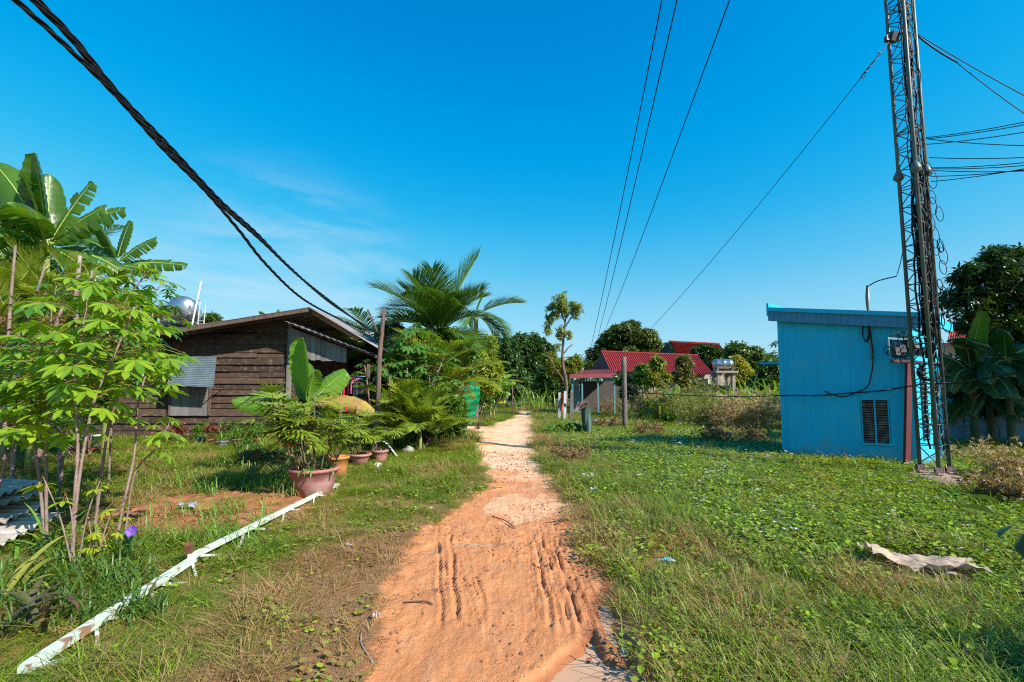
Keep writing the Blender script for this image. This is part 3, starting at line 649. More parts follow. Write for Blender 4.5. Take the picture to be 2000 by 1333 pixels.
l0, l1 = at(382, 640, 22), at(391, 588, 22); mb = MB()
for d in (0, .28):
    mb.bar((l0[0]+d-.15, 22, .0), (l1[0]+d, 22, l1[2]-d*.8), .035)
k = .3
while k < l1[2]-.3: f_ = k/l1[2]; x_ = l0[0]-.15+(l1[0]-l0[0]+.15)*f_; mb.bar((x_, 22, k), (x_+.28, 22, k), .025); k += .28
mb.build('frame', WHITE, t)
q0, q1 = at(374, 640, 21.5), at(393, 550, 21.5); mb = MB(); mb.tube([(q0[0]-.75, 21.5, 0), (q1[0], 21.5, q1[2])], .035, 8); tag(mb.build('pole', WHITE), 'slanting white pole standing up behind the wooden house roof', 'pole')

# ================================================================ blue utility building
BLU = mat('blue_render', (.016, .42, .66), (.012, .36, .58), scale=1.3, rough=.85, bump=.3, bscale=40, c3=(.05, .40, .52), c3scale=2.6, c3amt=.5, grime=(.20, .24, .22), spec=.2)
BLUD = mat('blue_sheet', (.06, .30, .52), (.045, .24, .42), scale=1, rough=.5, metal=.1, spec=.4)
FA, NR = Vector((6.39, 10.88, 0)), Vector((8.25, 9.35, 0)); DR = Vector((.80, .62, 0)).normalized(); FR = NR+DR*2.6; BK = FA+DR*2.6
hF, hN = 3.30, 2.95
bl = thing('utility_building', 'small turquoise rendered building with a shed roof on the right', 'building', FA)
def face_pt(f, z, off=0.0):
    d = (NR-FA).normalized(); n = Vector((d.y, -d.x, 0)) if (d.y*-1) > 0 else Vector((-d.y, d.x, 0)); n = Vector((-abs(d.y), -abs(d.x), 0)); p = FA.lerp(NR, f)+n*off; return Vector((p.x, p.y, z))
fW = (NR-FA).length
# louvre opening on the left face, from picture positions
def frac(px):   # fraction along face A->N of a picture column
    r = ray(px, 800)[0]; d = NR-FA; return (r*FA.y-FA.x)/(d.x-r*d.y)
f0, f1 = frac(1682), frac(1736)
def zat(px, py):
    f_ = frac(px); Y = FA.y+(NR.y-FA.y)*f_; return at(px, py, Y)[2]
zt_, zb_ = zat(1710, 780), zat(1710, 869)
mb = MB()
def wallseg(fa, fb, za0, za1, zb0, zb1, t=.12):   # bottom za at each end, top zb
    P = [face_pt(fa, za0), face_pt(fb, za1), face_pt(fb, zb1), face_pt(fa, zb0)]; Q = [face_pt(fa, za0, -t), face_pt(fb, za1, -t), face_pt(fb, zb1, -t), face_pt(fa, zb0, -t)]
    mb.add([tuple(v) for v in P+Q], [(0, 1, 2, 3), (7, 6, 5, 4), (0, 4, 5, 1), (1, 5, 6, 2), (2, 6, 7, 3), (3, 7, 4, 0)])
def ht(f): return hF+(hN-hF)*f
wallseg(0, f0, -.3, -.3, ht(0), ht(f0)); wallseg(f1, 1, -.3, -.3, ht(f1), ht(1)); wallseg(f0, f1, -.3, -.3, zb_, zb_); wallseg(f0, f1, zt_, zt_, ht(f0), ht(f1))
mb.build('left_wall', BLU, bl)
mb = MB()
def slab(a, b, z0a, z0b, z1a, z1b, t, n):
    n = Vector(n)*t; P = [Vector((a.x, a.y, z0a)), Vector((b.x, b.y, z0b)), Vector((b.x, b.y, z1b)), Vector((a.x, a.y, z1a))]; Q = [p-n for p in P]
    mb.add([tuple(v) for v in P+Q], [(0, 1, 2, 3), (7, 6, 5, 4), (0, 4, 5, 1), (1, 5, 6, 2), (2, 6, 7, 3), (3, 7, 4, 0)])
nF = Vector((DR.y, -DR.x, 0))
slab(NR+nF*.003, NR+nF*.003+DR*.45, -.3, -.3, hN, hN, .12, nF); slab(NR+DR*1.1+nF*.003, FR+nF*.003, -.3, -.3, hN, hN, .12, nF); slab(NR+DR*.45+nF*.003, NR+DR*1.1+nF*.003, -.3, -.3, .55, .55, .12, nF); slab(NR+DR*.45+nF*.003, NR+DR*1.1+nF*.003, 2.2, 2.2, hN, hN, .12, nF)
mb.build('front_wall', BLU, bl)
mb = MB(); slab(BK, FA, -.3, -.3, hF, hF, .1, -nF); slab(FR, BK, -.3, -.3, hN, hF, .1, (-abs(nF.y)*0+DR.x, DR.y, 0)); mb.build('back_wall', BLU, bl)
RUST = mat('rusty_slat', (.30, .17, .12), (.16, .085, .06), scale=6, rough=.85, bump=.3, c3=(.42, .33, .28), c3scale=8, c3amt=.6)
lv = None
dF = (NR-FA).normalized(); R_ = np.array([[dF.x, -dF.y, 0], [dF.y, dF.x, 0], [0, 0, 1.]])
mb = MB(); wid = fW*(f1-f0)
mid = face_pt((f0+f1)/2, (zt_+zb_)/2, -.05); mb.box(mid, (.03, .1, zt_-zb_), R_)
for f_ in (f0, f1): mb.box(face_pt(f_, (zt_+zb_)/2, -.05), (.03, .1, zt_-zb_), R_)
mb.box(face_pt((f0+f1)/2, zb_+.01, -.02), (wid+.06, .13, .03), R_); mb.box(face_pt((f0+f1)/2, zt_-.01, -.05), (wid, .1, .02), R_)
lv = mb.build('louvre_window', BLU, bl)
mb = MB(); n_ = 17
for k in range(n_):
    z = zb_+.03+(zt_-zb_-.05)*(k+.5)/n_
    for s in (-1, 1):
        mb.box(face_pt((f0+f1)/2+s*(f1-f0)*.25, z, -.045), (wid*.47, .055, .008), R_@np.array(Matrix.Rotation(rad(38 if True else 0), 3, 'X')), jit=.002)
mb.build('slat', RUST, lv)
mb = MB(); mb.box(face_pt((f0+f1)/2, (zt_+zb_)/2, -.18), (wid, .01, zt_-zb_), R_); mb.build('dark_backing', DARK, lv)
R2 = np.array([[DR.x, -DR.y, 0], [DR.y, DR.x, 0], [0, 0, 1.]]); mb = MB()
for k in range(16): mb.box(NR+DR*.775+Vector((0, 0, .6+.1*k)), (.64, .10, .012), R2@np.array(Matrix.Rotation(rad(-35), 3, 'X')))
mb.build('front_louvre', mat('grey_slat', (.25, .24, .24), rough=.7), bl)
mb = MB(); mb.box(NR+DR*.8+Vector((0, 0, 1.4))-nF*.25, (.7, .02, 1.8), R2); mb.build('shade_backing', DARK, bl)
# roof: sloping ribbed sheet with a deep fascia
mb = MB(); dN = (NR-FA).normalized(); out_ = Vector((-abs(dN.y), -abs(dN.x), 0))
A_ = FA-dN*.16+out_*.14; N_ = NR+dN*.16+out_*.14; hA, hB = hF+.12, hN+.06
A2 = A_+DR*3.05; N2 = N_+DR*3.05
def q3(p, z): return (p.x, p.y, z)
sheet_quad(mb, q3(A_, hA+.16), q3(A2, hA+.16), q3(N2, hB+.16), q3(N_, hB+.16), .02); mb.build('roof', BLUD, bl)
mb = MB()
aT, nT = hA+.19, hB+.17
n_ = 46; P = []
for r_ in range(2):
    row = []
    for k in range(n_*4+1):
        f_ = k/(n_*4); p = A_.lerp(N_, f_); o_ = .014 if (k % 8) in (0, 1) else 0; p = p+out_*(.01+o_); zt = aT+(nT-aT)*f_; row.append((p.x, p.y, zt-.05 if r_ == 0 else zt-.30))
    P.append(row)
mb.grid(np.array(P), False)
P2 = np.array(P); P2[..., 0] -= out_.x*.03; P2[..., 1] -= out_.y*.03; mb.grid(P2, False)
mb.build('fascia', BLUD, bl)
mb = MB(); mb.bar(q3(A_+out_*.03, aT-.02), q3(N_+out_*.03, nT-.02), .06, .09); mb.bar(q3(A_-dN*.01, aT-.02), q3(A2-dN*.01, aT-.02), .05, .3); mb.bar(q3(N_+dN*.01, nT-.03), q3(N2+dN*.01, nT-.03), .05, .2)
mb.build('roof_trim', BLU, bl)
mb = MB(); p = FA+DR*1.1-dN*.3; mb.box((p.x-.1, p.y+.2, 2.35), (.6, .5, .05), R2); mb.build('side_canopy', BLU, bl)
# conduit and lamp arm on the wall
GALV = mat('galvanised', (.30, .38, .36), (.22, .30, .29), rough=.45, metal=.5)
BLK = mat('black_cable', (.008, .008, .010), (.014, .014, .017), rough=.55, spec=.3)
def wall_at(px, py, off): f_ = frac(px); p = FA.lerp(NR, f_); q = at(px, py, p.y); z = q.z; return face_pt(f_, z, off)
t = thing('service_mast', 'short galvanised mast with looped black cable fixed to the blue wall', 'mast', wall_at(1708, 700, .05))
mb = MB(); mb.tube([wall_at(1709, 705, .06), wall_at(1708, 640, .07), wall_at(1707, 605, .10), wall_at(1709, 560, .14)], .022, 8); mb.build('pipe', GALV, t)
mb = MB(); mb.tube(spline([wall_at(1712, 560, .14), wall_at(1730, 554, .3), wall_at(1765, 549, .5)], 8), .012, 6)
c0 = wall_at(1699, 648, .12)
for k in range(3):
    th = np.linspace(0, 2*np.pi, 24); cc = np.array(tuple(c0)); mb.tube(cc+np.stack([np.cos(th)*.055*dF.x, np.cos(th)*.055*dF.y-k*.01, np.sin(th)*.20-.02*k], 1), .010, 5, False)
mb.tube(spline([wall_at(1707, 560, .16), wall_at(1704, 590, .17), wall_at(1708, 640, .1), wall_at(1711, 700, .08), wall_at(1705, 735, .08), wall_at(1697, 755, .08), wall_at(1680, 765, .07), wall_at(1650, 775, .07), wall_at(1625, 770, .07), wall_at(1613, 764, .06)], 40), .012, 6)
mb.build('cable', BLK, t)
# ---- red T post with a heap of coiled cables
REDB = mat('dull_red_paint', (.20, .035, .045), (.13, .025, .03), rough=.6, spec=.4)
b0 = wall_at(1762, 900, .22); b0.z = 0; pt = at(1775, 706, b0.y)
t = thing('steel_post', 'dull red steel T post in front of the blue wall holding tangled cables', 'post', b0)
mb = MB(); mb.bar(b0-Vector((0, 0, .1)), pt, .07, .10, up=(1, 0, 0)); mb.build('post', REDB, t)
mb = MB(); cL, cR = at(1742, 706, b0.y), at(1800, 708, b0.y); mb.bar(cL, cR, .06, .06); mb.build('crossbar', REDB, t)
cm_ = thing('cable_heap', 'dark heap of coiled black cables and splice boxes on the red T post', 'cables', (pt.x, pt.y, pt.z))
mb = MB()
for k in range(34):
    cc = np.array(tuple(at(random.uniform(1745, 1808), random.uniform(660, 700), b0.y+random.uniform(-.1, .15)))); th = np.linspace(0, 2*np.pi*random.uniform(.5, 1.2), 18)
    a, b = random.uniform(.05, .22), random.uniform(.04, .15); R = rotm(random.uniform(-.6, .6), random.uniform(-.5, .5)); P = np.stack([a*np.cos(th), .02*np.sin(th*2), b*np.sin(th)], 1)@R.T; mb.tube(cc+P, random.choice((.006, .009, .011)), 5, False)
mb.build('coil', BLK, cm_)
for k in range(5): mb = MB(); c = at(1750+k*12, 668+random.uniform(-4, 20), b0.y-.05); mb.box(c, (.10, .09, .16), rotm(random.uniform(-.4, .4), random.uniform(-.3, .3))); mb.build('splice_box', mat('dark_box', (.05, .05, .055), rough=.5), cm_)
mb = MB(); mb.bar(at(1733, 661, b0.y), at(1775, 664, b0.y), .03, .04); mb.bar(at(1735, 661, b0.y), at(1738, 700, b0.y), .02, .02); mb.build('bracket', GALV, cm_)

# ================================================================ lattice mast with cables
TW = mat('mast_paint', (.085, .16, .15), (.05, .10, .095), scale=3, rough=.45, metal=0, c3=(.20, .10, .07), c3scale=5, c3amt=.35)
CONC = mat('concrete', (.42, .34, .29), (.28, .22, .19), scale=3, rough=.9, bump=.5, bscale=14)
PINKC = mat('pinkish_concrete', (.50, .30, .26), (.33, .22, .19), scale=4, rough=.9, bump=.5, bscale=16)
base = on(1838, 942); bx, by = base.x+.10, base.y+.13
vr = Vector((.73, -.68, 0)); vd = Vector((.68, .73, 0)); ctr = Vector((bx, by, 0))
TZ = .19; EXCL += [(ctr.x, ctr.y, .42), (on(1860, 950).x, on(1860, 950).y, .38)]
legs = [ctr-vr*.245+vd*.12, ctr-vd*.12, ctr+vr*.135+vd*.20]
lean_ = Vector((-.012, .0, 0))
MH = 14.0
mast = thing('lattice_mast', 'tall three legged lattice mast of green grey steel beside the blue building', 'mast', (ctr.x, ctr.y, 0))
def legp(k, z): return Vector((legs[k].x+lean_.x*z, legs[k].y, z))
for k in range(3): mb = MB(); mb.tube([legp(k, TZ), legp(k, MH)], .030, 10); lg = mb.build('leg', TW, mast); mb = MB(); mb.box(legp(k, TZ+.02), (.16, .16, .02)); [mb.box(legp(k, TZ+.07)+Vector((math.cos(a)*.05, math.sin(a)*.05, 0)), (.008, .09, .11), rotm(a, 0)) for a in (0, 2.1, 4.2)]; mb.build('foot_plate', PINKC, lg)
for (a, b) in ((0, 1), (1, 2), (2, 0)):
    mb = MB(); z = TZ+.16; s = 0
    while z < MH-.4:
        p0, p1 = (a, b) if s else (b, a); mb.tube([legp(p0, z), legp(p1, z+.30)], .0095, 5); mb.tube([legp(p1, z+.30), legp(p0, z+.34)], .0095, 5); s ^= 1; z += .36
    mb.build('lacing', TW, mast)
for z in (5.6,):
    for k in range(3):
        if z == 5.6 or k == 0:
            mb = MB(); mb.lathe(legp(k, z), [(.03, .13), (.05, .09), (.085, .01), (.085, -.03), (.05, -.07), (.03, -.09)], 12); mb.build('joint_collar', TW, mast)
for z in np.arange(1.6, MH, 2.4):
    mb = MB()
    for (a, b) in ((0, 1), (1, 2), (2, 0)): mb.tube([legp(a, z), legp(b, z)], .011, 5)
    mb.build('tie_ring', TW, mast)
pad = thing('concrete_pad', 'low pinkish concrete footing under the lattice mast', 'footing', (ctr.x, ctr.y, 0)); mb = MB(); 
q = [on(1772, 936), on(1850, 958), on(1897, 950), on(1835, 925)]
V = []
for zz, gr in ((-.1, 1.0), (.15, 1.0), (.175, .97)):
    cx = sum(p.x for p in q)/4; cy = sum(p.y for p in q)/4
    for k in range(4):
        for f_ in np.linspace(0, 1, 6)[:-1]:
            p = q[k].lerp(q[(k+1) % 4], float(f_)); jx, jy = rng.normal(0, .012, 2); V.append((cx+(p.x-cx)*gr+jx, cy+(p.y-cy)*gr+jy, zz+H(cx, cy)*0+rng.normal(0, .006)))
n_ = 20; mb.add(V, [(r_*n_+i, r_*n_+(i+1) % n_, (r_+1)*n_+(i+1) % n_, (r_+1)*n_+i) for r_ in range(2) for i in range(n_)]+[tuple(2*n_+i for i in range(n_))]); mb.build('slab', PINKC, pad)
# cable bundle running up inside the mast
mb = MB()
for k in range(46):
    ox, oy = rng.normal(0, .055, 2); P = []; o_ = vr*(.02+ox)+vd*(.06+oy)
    z0 = random.choice((.6, 2.2, 2.4, 2.6, 2.8)); z1_ = random.choice((4.8, 5.2, 5.6, 6, MH, MH, MH, MH))
    for z in np.arange(z0, z1_, .22): w = vr*rng.normal(0, .014)+vd*rng.normal(0, .014); P.append(ctr+o_+w+Vector((lean_.x*z, 0, z)))
    mb.tube(P, random.choice((.007, .009, .013, .016)), 5)
for k in range(17):      # loops that hang out on the right
    z = random.uniform(2.3, 5.6); p = ctr+vr*random.uniform(.10, .24)+vd*.02; r_ = random.uniform(.05, .13); th = np.linspace(0, 2*np.pi, 16)
    mb.tube(np.array([(p.x+r_*.6*math.cos(a)*vr.x, p.y+r_*.6*math.cos(a)*vr.y+.02*math.sin(a), z+r_*1.8*math.sin(a)) for a in th]), random.choice((.006, .008)), 5, False)
th = np.linspace(0, 2*np.pi, 28)
for k in range(5): p = at(1815, 728, 8.2); mb.tube(np.array([(p.x+.17*math.cos(a)*vr.x+k*.004, p.y+.17*math.cos(a)*vr.y-k*.01, p.z+.15*math.sin(a)+k*.004) for a in th]), .009, 5, False)
tag(mb.build('cable_bundle', BLK), 'thick bundle of black cables climbing inside the lattice mast', 'cables')
# flood light box and guy anchors
c = at(1745, 73, ctr.y); t = thing('guy_bracket', 'dark clamp box high on the mast where the long wire starts', 'bracket', c)
mb = MB(); mb.box(c, (.17, .10, .16), rotm(.3, .3)); mb.box(c+Vector((-.1, 0, -.03)), (.10, .07, .10)); mb.build('housing', mat('dark_box', (.05, .05, .055)), t)
def wire(label, pts, r, sag=0, n=30, name='overhead_wire', group='overhead wires', tw=None):
    P = spline(pts, n) if len(pts) > 2 else np.array([tuple(Vector(pts[0]).lerp(Vector(pts[1]), i/(n-1))) for i in range(n)])
    if sag: P[:, 2] -= sag*4*np.linspace(0, 1, n)*(1-np.linspace(0, 1, n))
    if tw: mb = twisted(P, r, tw[0], tw[1], tw[2])
    else: mb = MB(); mb.tube(P, r, 6)
    return tag(mb.build(name, BLK), label, 'cable', group)
postT = at(1214, 701, 19.4)
gA = at(1737, 82, ctr.y)
wire('long wire stretched from the clamp box on the mast down to the grey post', [gA, postT], .007, .25)
t = thing('guy_grip', 'spiral grip with small fins on the wire left of the mast', 'cable grip', at(1725, 100, ctr.y)); mb = MB(); g0, g1 = at(1737, 82, ctr.y-.02), at(1682, 150, ctr.y+.2)
mb.tube([g0, g1], .010, 6)
for f_ in (.3, .5, .7, .85): p = g0.lerp(g1, f_); mb.box(p+Vector((.02*(1 if f_ > .4 else -1), 0, 0)), (.05, .02, .02))
mb.tube(spline([g0.lerp(g1, .85), g1+Vector((.01, 0, -.02)), g1+Vector((.05, 0, -.03)), g0.lerp(g1, .8)], 10), .005, 5); mb.build('grip', BLK, t)
for k, (a, b, lb) in enumerate(((1285, 1146, 'leftmost of the three thin wires crossing the sky'), (1316, 1152, 'middle of the three thin wires crossing the sky'), (1427, 1163, 'rightmost of the three thin wires crossing the sky'))):
    s_ = at(a+20, -60, 5.2); e_ = at(b-8, 742 if k < 2 else 700, 30); wire(lb, [s_, e_], .009, .35)
# right hand wires
rr = [((1797, 62), (2060, 218), 8.4, 7.6, 'upper black wire from the mast to the right edge'), ((1800, 66), (1870, 122), 8.4, 8.2, 'short thick grip wire on the right of the mast'), ((1868, 122), (2060, 262), 8.2, 7.4, 'lower wire leaving the mast grip towards the right edge'),
      ((1815, 270), (2080, 222), 8.5, 7, 'highest of the near level wires right of the mast'), ((1818, 272), (2080, 228), 8.5, 7, 'second of the near level wires right of the mast'), ((1815, 283), (2080, 244), 8.5, 7, 'rising single wire below the near level pair'), ((1818, 271), (2080, 286), 8.5, 7, 'gently falling wire right of the mast'),
      ((1828, 308), (2080, 303), 8.5, 7, 'single straight wire right of the mast collars'), ((1830, 328), (2080, 309), 8.5, 7, 'upper wire of the lower fan right of the mast'), ((1832, 330), (2080, 316), 8.5, 7, 'second wire of the lower fan right of the mast'),
      ((1830, 333), (2080, 330), 8.5, 7, 'middle wire of the lower fan right of the mast'), ((1832, 345), (2080, 322), 8.5, 7, 'fourth wire of the lower fan right of the mast'), ((1832, 355), (2080, 314), 8.5, 7, 'lowest wire of the fan right of the mast')]
for (a, b, Ya, Yb, lb) in rr: wire(lb, [at(a[0]-(13 if a[0] < 1860 else 0), a[1], Ya), at(*b, Yb)], .0075 if 'short' not in lb else .014, .04, 16)
# thick twisted cable passing the building
pts = [(1216, 766, 19.3), (1330, 772, 15.8), (1440, 775, 13), (1527, 773, 10.9), (1600, 773, 10.0), (1650, 769, 9.4), (1720, 764, 8.8), (1765, 757, 8.35), (1812, 750, 8.1), (1865, 748, 7.8), (1940, 737, 7.4), (2080, 710, 6.6)]
P_ = []
for a, b, Y in pts:
    p = at(a, b, Y)
    if 1520 < a < 1770: p = wall_at(max(a, 1533), b, .10)
    P_.append(p)
wire('twisted black cable slung across the blue wall and past the mast', P_, .008, 0, 220, tw=(.009, .22, 3), name='twisted_cable')
wire('slack black service wire from the blue wall mast to the lattice mast', [wall_at(1765, 549, .5), legp(0, 4.3)], .007, .05, 12)
# big twisted cables on the left
pole_b = on(729, 884); pole_t = at(750, 604, pole_b.y)
EP = at(744, 648, pole_b.y); S = at(40, -30, 2.5); b_ = (EP.x-S.x)/(EP.y-S.y); a_ = S.x-b_*S.y
def cpt(px, py): r = ray(px, py)[0]; Y = a_/(r-b_); return at(px, py, Y)
for lb, L_ in (('upper bundle of heavy twisted black cables at the top left', [(75, 2), (150, 82), (235, 187), (330, 285), (430, 392), (500, 455), (560, 517), (640, 588), (700, 628), (744, 655)]),
               ('lower bundle of heavy twisted black cables at the top left', [(32, 2), (110, 72), (220, 180), (320, 292), (400, 372), (465, 448), (520, 517), (590, 583), (660, 622), (700, 640), (744, 650)]),
               ('third bundle of heavy twisted black cables ending at the crooked pole', [(66, 2), (140, 78), (226, 184), (325, 289), (420, 390), (510, 470), (590, 545), (670, 607), (720, 644), (744, 652)])):
    P_ = [cpt(*q) for q in L_]; d = (P_[0]-P_[1]); P_ = [P_[0]+d*1.2]+P_
    wire(lb, P_, .0085, 0, 260, tw=(.0105, .42, 3), name='twisted_cable', group='twisted cables at the top left')
wire('thin twisted cable running on from the crooked pole into the palms', [EP, at(765, 668, 13), at(800, 690, 14.5)], .009, 0, 60, tw=(.010, .3, 3), name='twisted_cable')
t = thing('utility_pole', 'crooked brown wooden pole between the pots carrying the twisted cables', 'pole', pole_b)
mb = MB(); k = spline([pole_b-Vector((0, 0, .15)), pole_b.lerp(pole_t, .3)+Vector((.03, 0, 0)), pole_b.lerp(pole_t, .65)-Vector((.02, 0, 0)), pole_t], 14); mb.tube(k, np.linspace(.075, .05, 14)*(1+rng.normal(0, .05, 14)), 10); mb.build('shaft', WOODP, t)
mb = MB(); mb.bar(at(718, 605, pole_b.y), at(737, 648, pole_b.y), .035); mb.build('stick', WOODP, t)
# ================================================================ vegetation generators
BAN = leaf('banana_leaf', (.12, .26, .025), (.045, .13, .02), .42, .33, tcol=(1.9, 1.8, .35), c3=(.26, .24, .05), c3scale=3, c3amt=.5, lo3=.58, hi3=.68, bump=.3, bscale=14)
BANY = leaf('banana_leaf_pale', (.24, .44, .05), (.13, .30, .03), .45, .35, tcol=(1.6, 1.6, .35), c3=(.34, .42, .08), c3scale=3, c3amt=.5, lo3=.56, hi3=.68, bump=.3, bscale=14)
BAND = mat('banana_leaf_dry', (.42, .22, .08), (.50, .38, .06), scale=4, transl=.3, rough=.7)
RIB = mat('leaf_rib', (.40, .50, .12), (.32, .42, .10), rough=.5)
PALM = leaf('palm_leaf', (.13, .26, .035), (.06, .155, .03), .3, .35)
PALMY = leaf('yellowish_palm_leaf', (.34, .40, .04), (.15, .27, .025), .35, .4)
CASS = leaf('cassava_leaf', (.38, .56, .03), (.10, .26, .02), .45, .38, tcol=(1.6, 1.5, .3))
CASD = leaf('cassava_leaf_dark', (.12, .28, .04), (.07, .20, .03), .4, .4)
CASY = leaf('cassava_leaf_yellow', (.62, .60, .04), (.34, .50, .03), .45, .4, tcol=(1.3, 1.2, .4))
STEM = mat('knobbly_stem', (.34, .24, .20), (.20, .13, .11), scale=6, rough=.85, bump=.6, bscale=30)
STEMG = mat('green_stem', (.30, .34, .08), (.20, .24, .06), rough=.6)
PET = mat('red_petiole', (.30, .10, .05), (.22, .22, .05), rough=.5)
BARK = mat('bark', (.22, .15, .11), (.11, .075, .055), scale=4, stretch=(3, 3, .7), rough=.95, bump=.8, bscale=9)
BARKP = mat('pale_bark', (.42, .32, .29), (.27, .19, .17), scale=4, stretch=(3, 3, 1), rough=.9, bump=.6, bscale=9)
LT1 = leaf('tree_leaf_dark', (.075, .15, .025), (.03, .075, .014), .22, .38)
LT2 = leaf('tree_leaf_mid', (.13, .22, .03), (.05, .11, .015), .28, .4)
LT3 = leaf('tree_leaf_yellow', (.34, .34, .035), (.12, .20, .02), .3, .4)
LT4 = leaf('shrub_leaf', (.17, .32, .03), (.07, .17, .015), .33, .38)
DRY = leaf('dry_leaf', (.36, .22, .09), (.20, .12, .05), .25, .7)
TAN = leaf('dry_seed_heads', (.58, .40, .20), (.36, .27, .10), .25, .8)
OLV = leaf('olive_weed_leaf', (.32, .34, .06), (.17, .21, .035), .3, .6)
def fold_leaf(w=.34, n=1):       # pointed leaf along +Y of length 1, folded
    V = np.array([(0, 0, 0), (-w*.8, .28, .05), (-w, .55, .03), (0, 1, -.12), (w, .55, .03), (w*.8, .28, .05), (0, .5, -.02)])
    F = np.array([(0, 6, 1), (1, 6, 2), (2, 6, 3), (0, 5, 6), (5, 4, 6), (4, 3, 6)]); return V, F
def whorl(k=6, w=.16, drop=.3):
    V = []; F = []
    for i in range(k):
        a = i*2*math.pi/k+random.uniform(-.3, .3); R = rotm(a, -drop+random.uniform(-.35, .35)); L = random.uniform(.7, 1.1)
        T = np.array([(0, 0, 0), (-w, .5, .05), (0, 1, -.12), (w, .5, .05)])*L; b = len(V); V += list(T@R.T); F += [(b, b+3, b+1), (b+1, b+3, b+2)]
    return np.array(V), np.array(F)
def crown_pts(lobes, n, gap=.42, seed=1, shell=.55):
    st_ = np.random.RandomState(seed*13+5); ex = []
    for c, r in lobes:
        c = np.array(tuple(c)); r = np.array(r)
        ex.append((c, r*.80))
        for _ in range(5):
            d = st_.normal(size=3); d /= np.linalg.norm(d); d[2] = abs(d[2])*.9+.05 if st_.rand() < .7 else d[2]; ex.append((c+d*r*.72, r*st_.uniform(.32, .52)))
    lobes = ex if len(lobes) < 40 else lobes
    w = np.array([l[1][0]*l[1][1]*l[1][2] for l in lobes])**.62; w = w/w.sum(); P = []; N = []
    for (c, r), q in zip(lobes, w):
        m = int(n*q*2.2)+4; d = rng.normal(size=(m, 3)); d /= np.linalg.norm(d, axis=1)[:, None]; rr = shell+(1.08-shell)*rng.random(m)**.7
        bl_ = 1+.28*(fbm(d[:, 0]*2.2+seed, d[:, 1]*2.2+d[:, 2]*2.7, seed)-.5)*2
        p = d*rr[:, None]*np.array(r)*bl_[:, None]; k = fbm(p[:, 0]*1.3/np.mean(r)*2.2+seed*7, (p[:, 1]*.7+p[:, 2]*1.3)/np.mean(r)*2.2, seed+5, 3) > gap
        p, d = p[k], d[k]; m2 = int(n*q); p, d = p[:m2], d[:m2]; P.append(p+np.array(tuple(c))); N.append(d)
    return np.concatenate(P), np.concatenate(N)
def crown(lobes, n, size, wv=None, gap=.42, seed=1, shell=.55, droop=0):
    P, N = crown_pts(lobes, n, gap, seed, shell); m = len(P); T = wv or [whorl() for _ in range(4)]; mb = MB(); pick = rng.integers(0, len(T), m)
    for t in range(len(T)):
        s = pick == t; q = s.sum()
        if not q: continue
        R = rots(rng.uniform(0, 6.28, q), rng.normal(droop, .5, q), rng.normal(0, .5, q)); R = R*(size*rng.uniform(.65, 1.3, q))[:, None, None]; mb.inst(T[t][0], T[t][1], R, P[s])
    return mb
def limb(mb, a, b, r0, r1, wob=.06, n=8, sides=7):
    a, b = Vector(a), Vector(b); L = (b-a).length; P = [a.lerp(b, i/(n-1))+Vector(rng.normal(0, wob*L*math.sin(math.pi*i/(n-1))*.5, 3)) for i in range(n)]
    mb.tube(P, np.linspace(r0, r1, n), sides); return P
def tree(name, label, base, lobes, tr, n, size, m, bark=None, trunk_top=None, gap=.42, seed=1, group=None, wv=None, lean=None, shell=.55, cat='tree', thick=None):
    t = thing(name, label, cat, base, group); mb = MB(); cs = [Vector(l[0]) for l in lobes]; c = sum(cs, Vector())/len(cs)
    zt = trunk_top or (base[2]+(min(l[0][2]-l[1][2]*.6 for l in lobes)-base[2])*.9); tt = Vector((base[0]+(c.x-base[0])*.5, base[1]+(c.y-base[1])*.5, zt))
    limb(mb, Vector(base)-Vector((0, 0, .1)), tt, tr, tr*.65, .05, 8, 9)
    for l in lobes: limb(mb, tt, Vector(l[0])+Vector((0, 0, -l[1][2]*.1)), tr*.5, tr*.12, .10, 7, 6)
    mb.build('trunk', bark or BARK, t); crown(lobes, n, size, wv, gap, seed, shell).build('crown', m, t); return t
def lobes_px(items, Y, deep=.8):      # (px, py, rx px, ry px) seen discs turned into round masses at distance Y
    o = []
    for it in items:
        px, py, rx, ry = it[:4]; y = Y+(it[4] if len(it) > 4 else 0); k = y/FPX*1.0; c = at(px, py, y); o.append(((c.x, c.y, c.z), (rx*k, rx*k*deep, ry*k)))
    return o
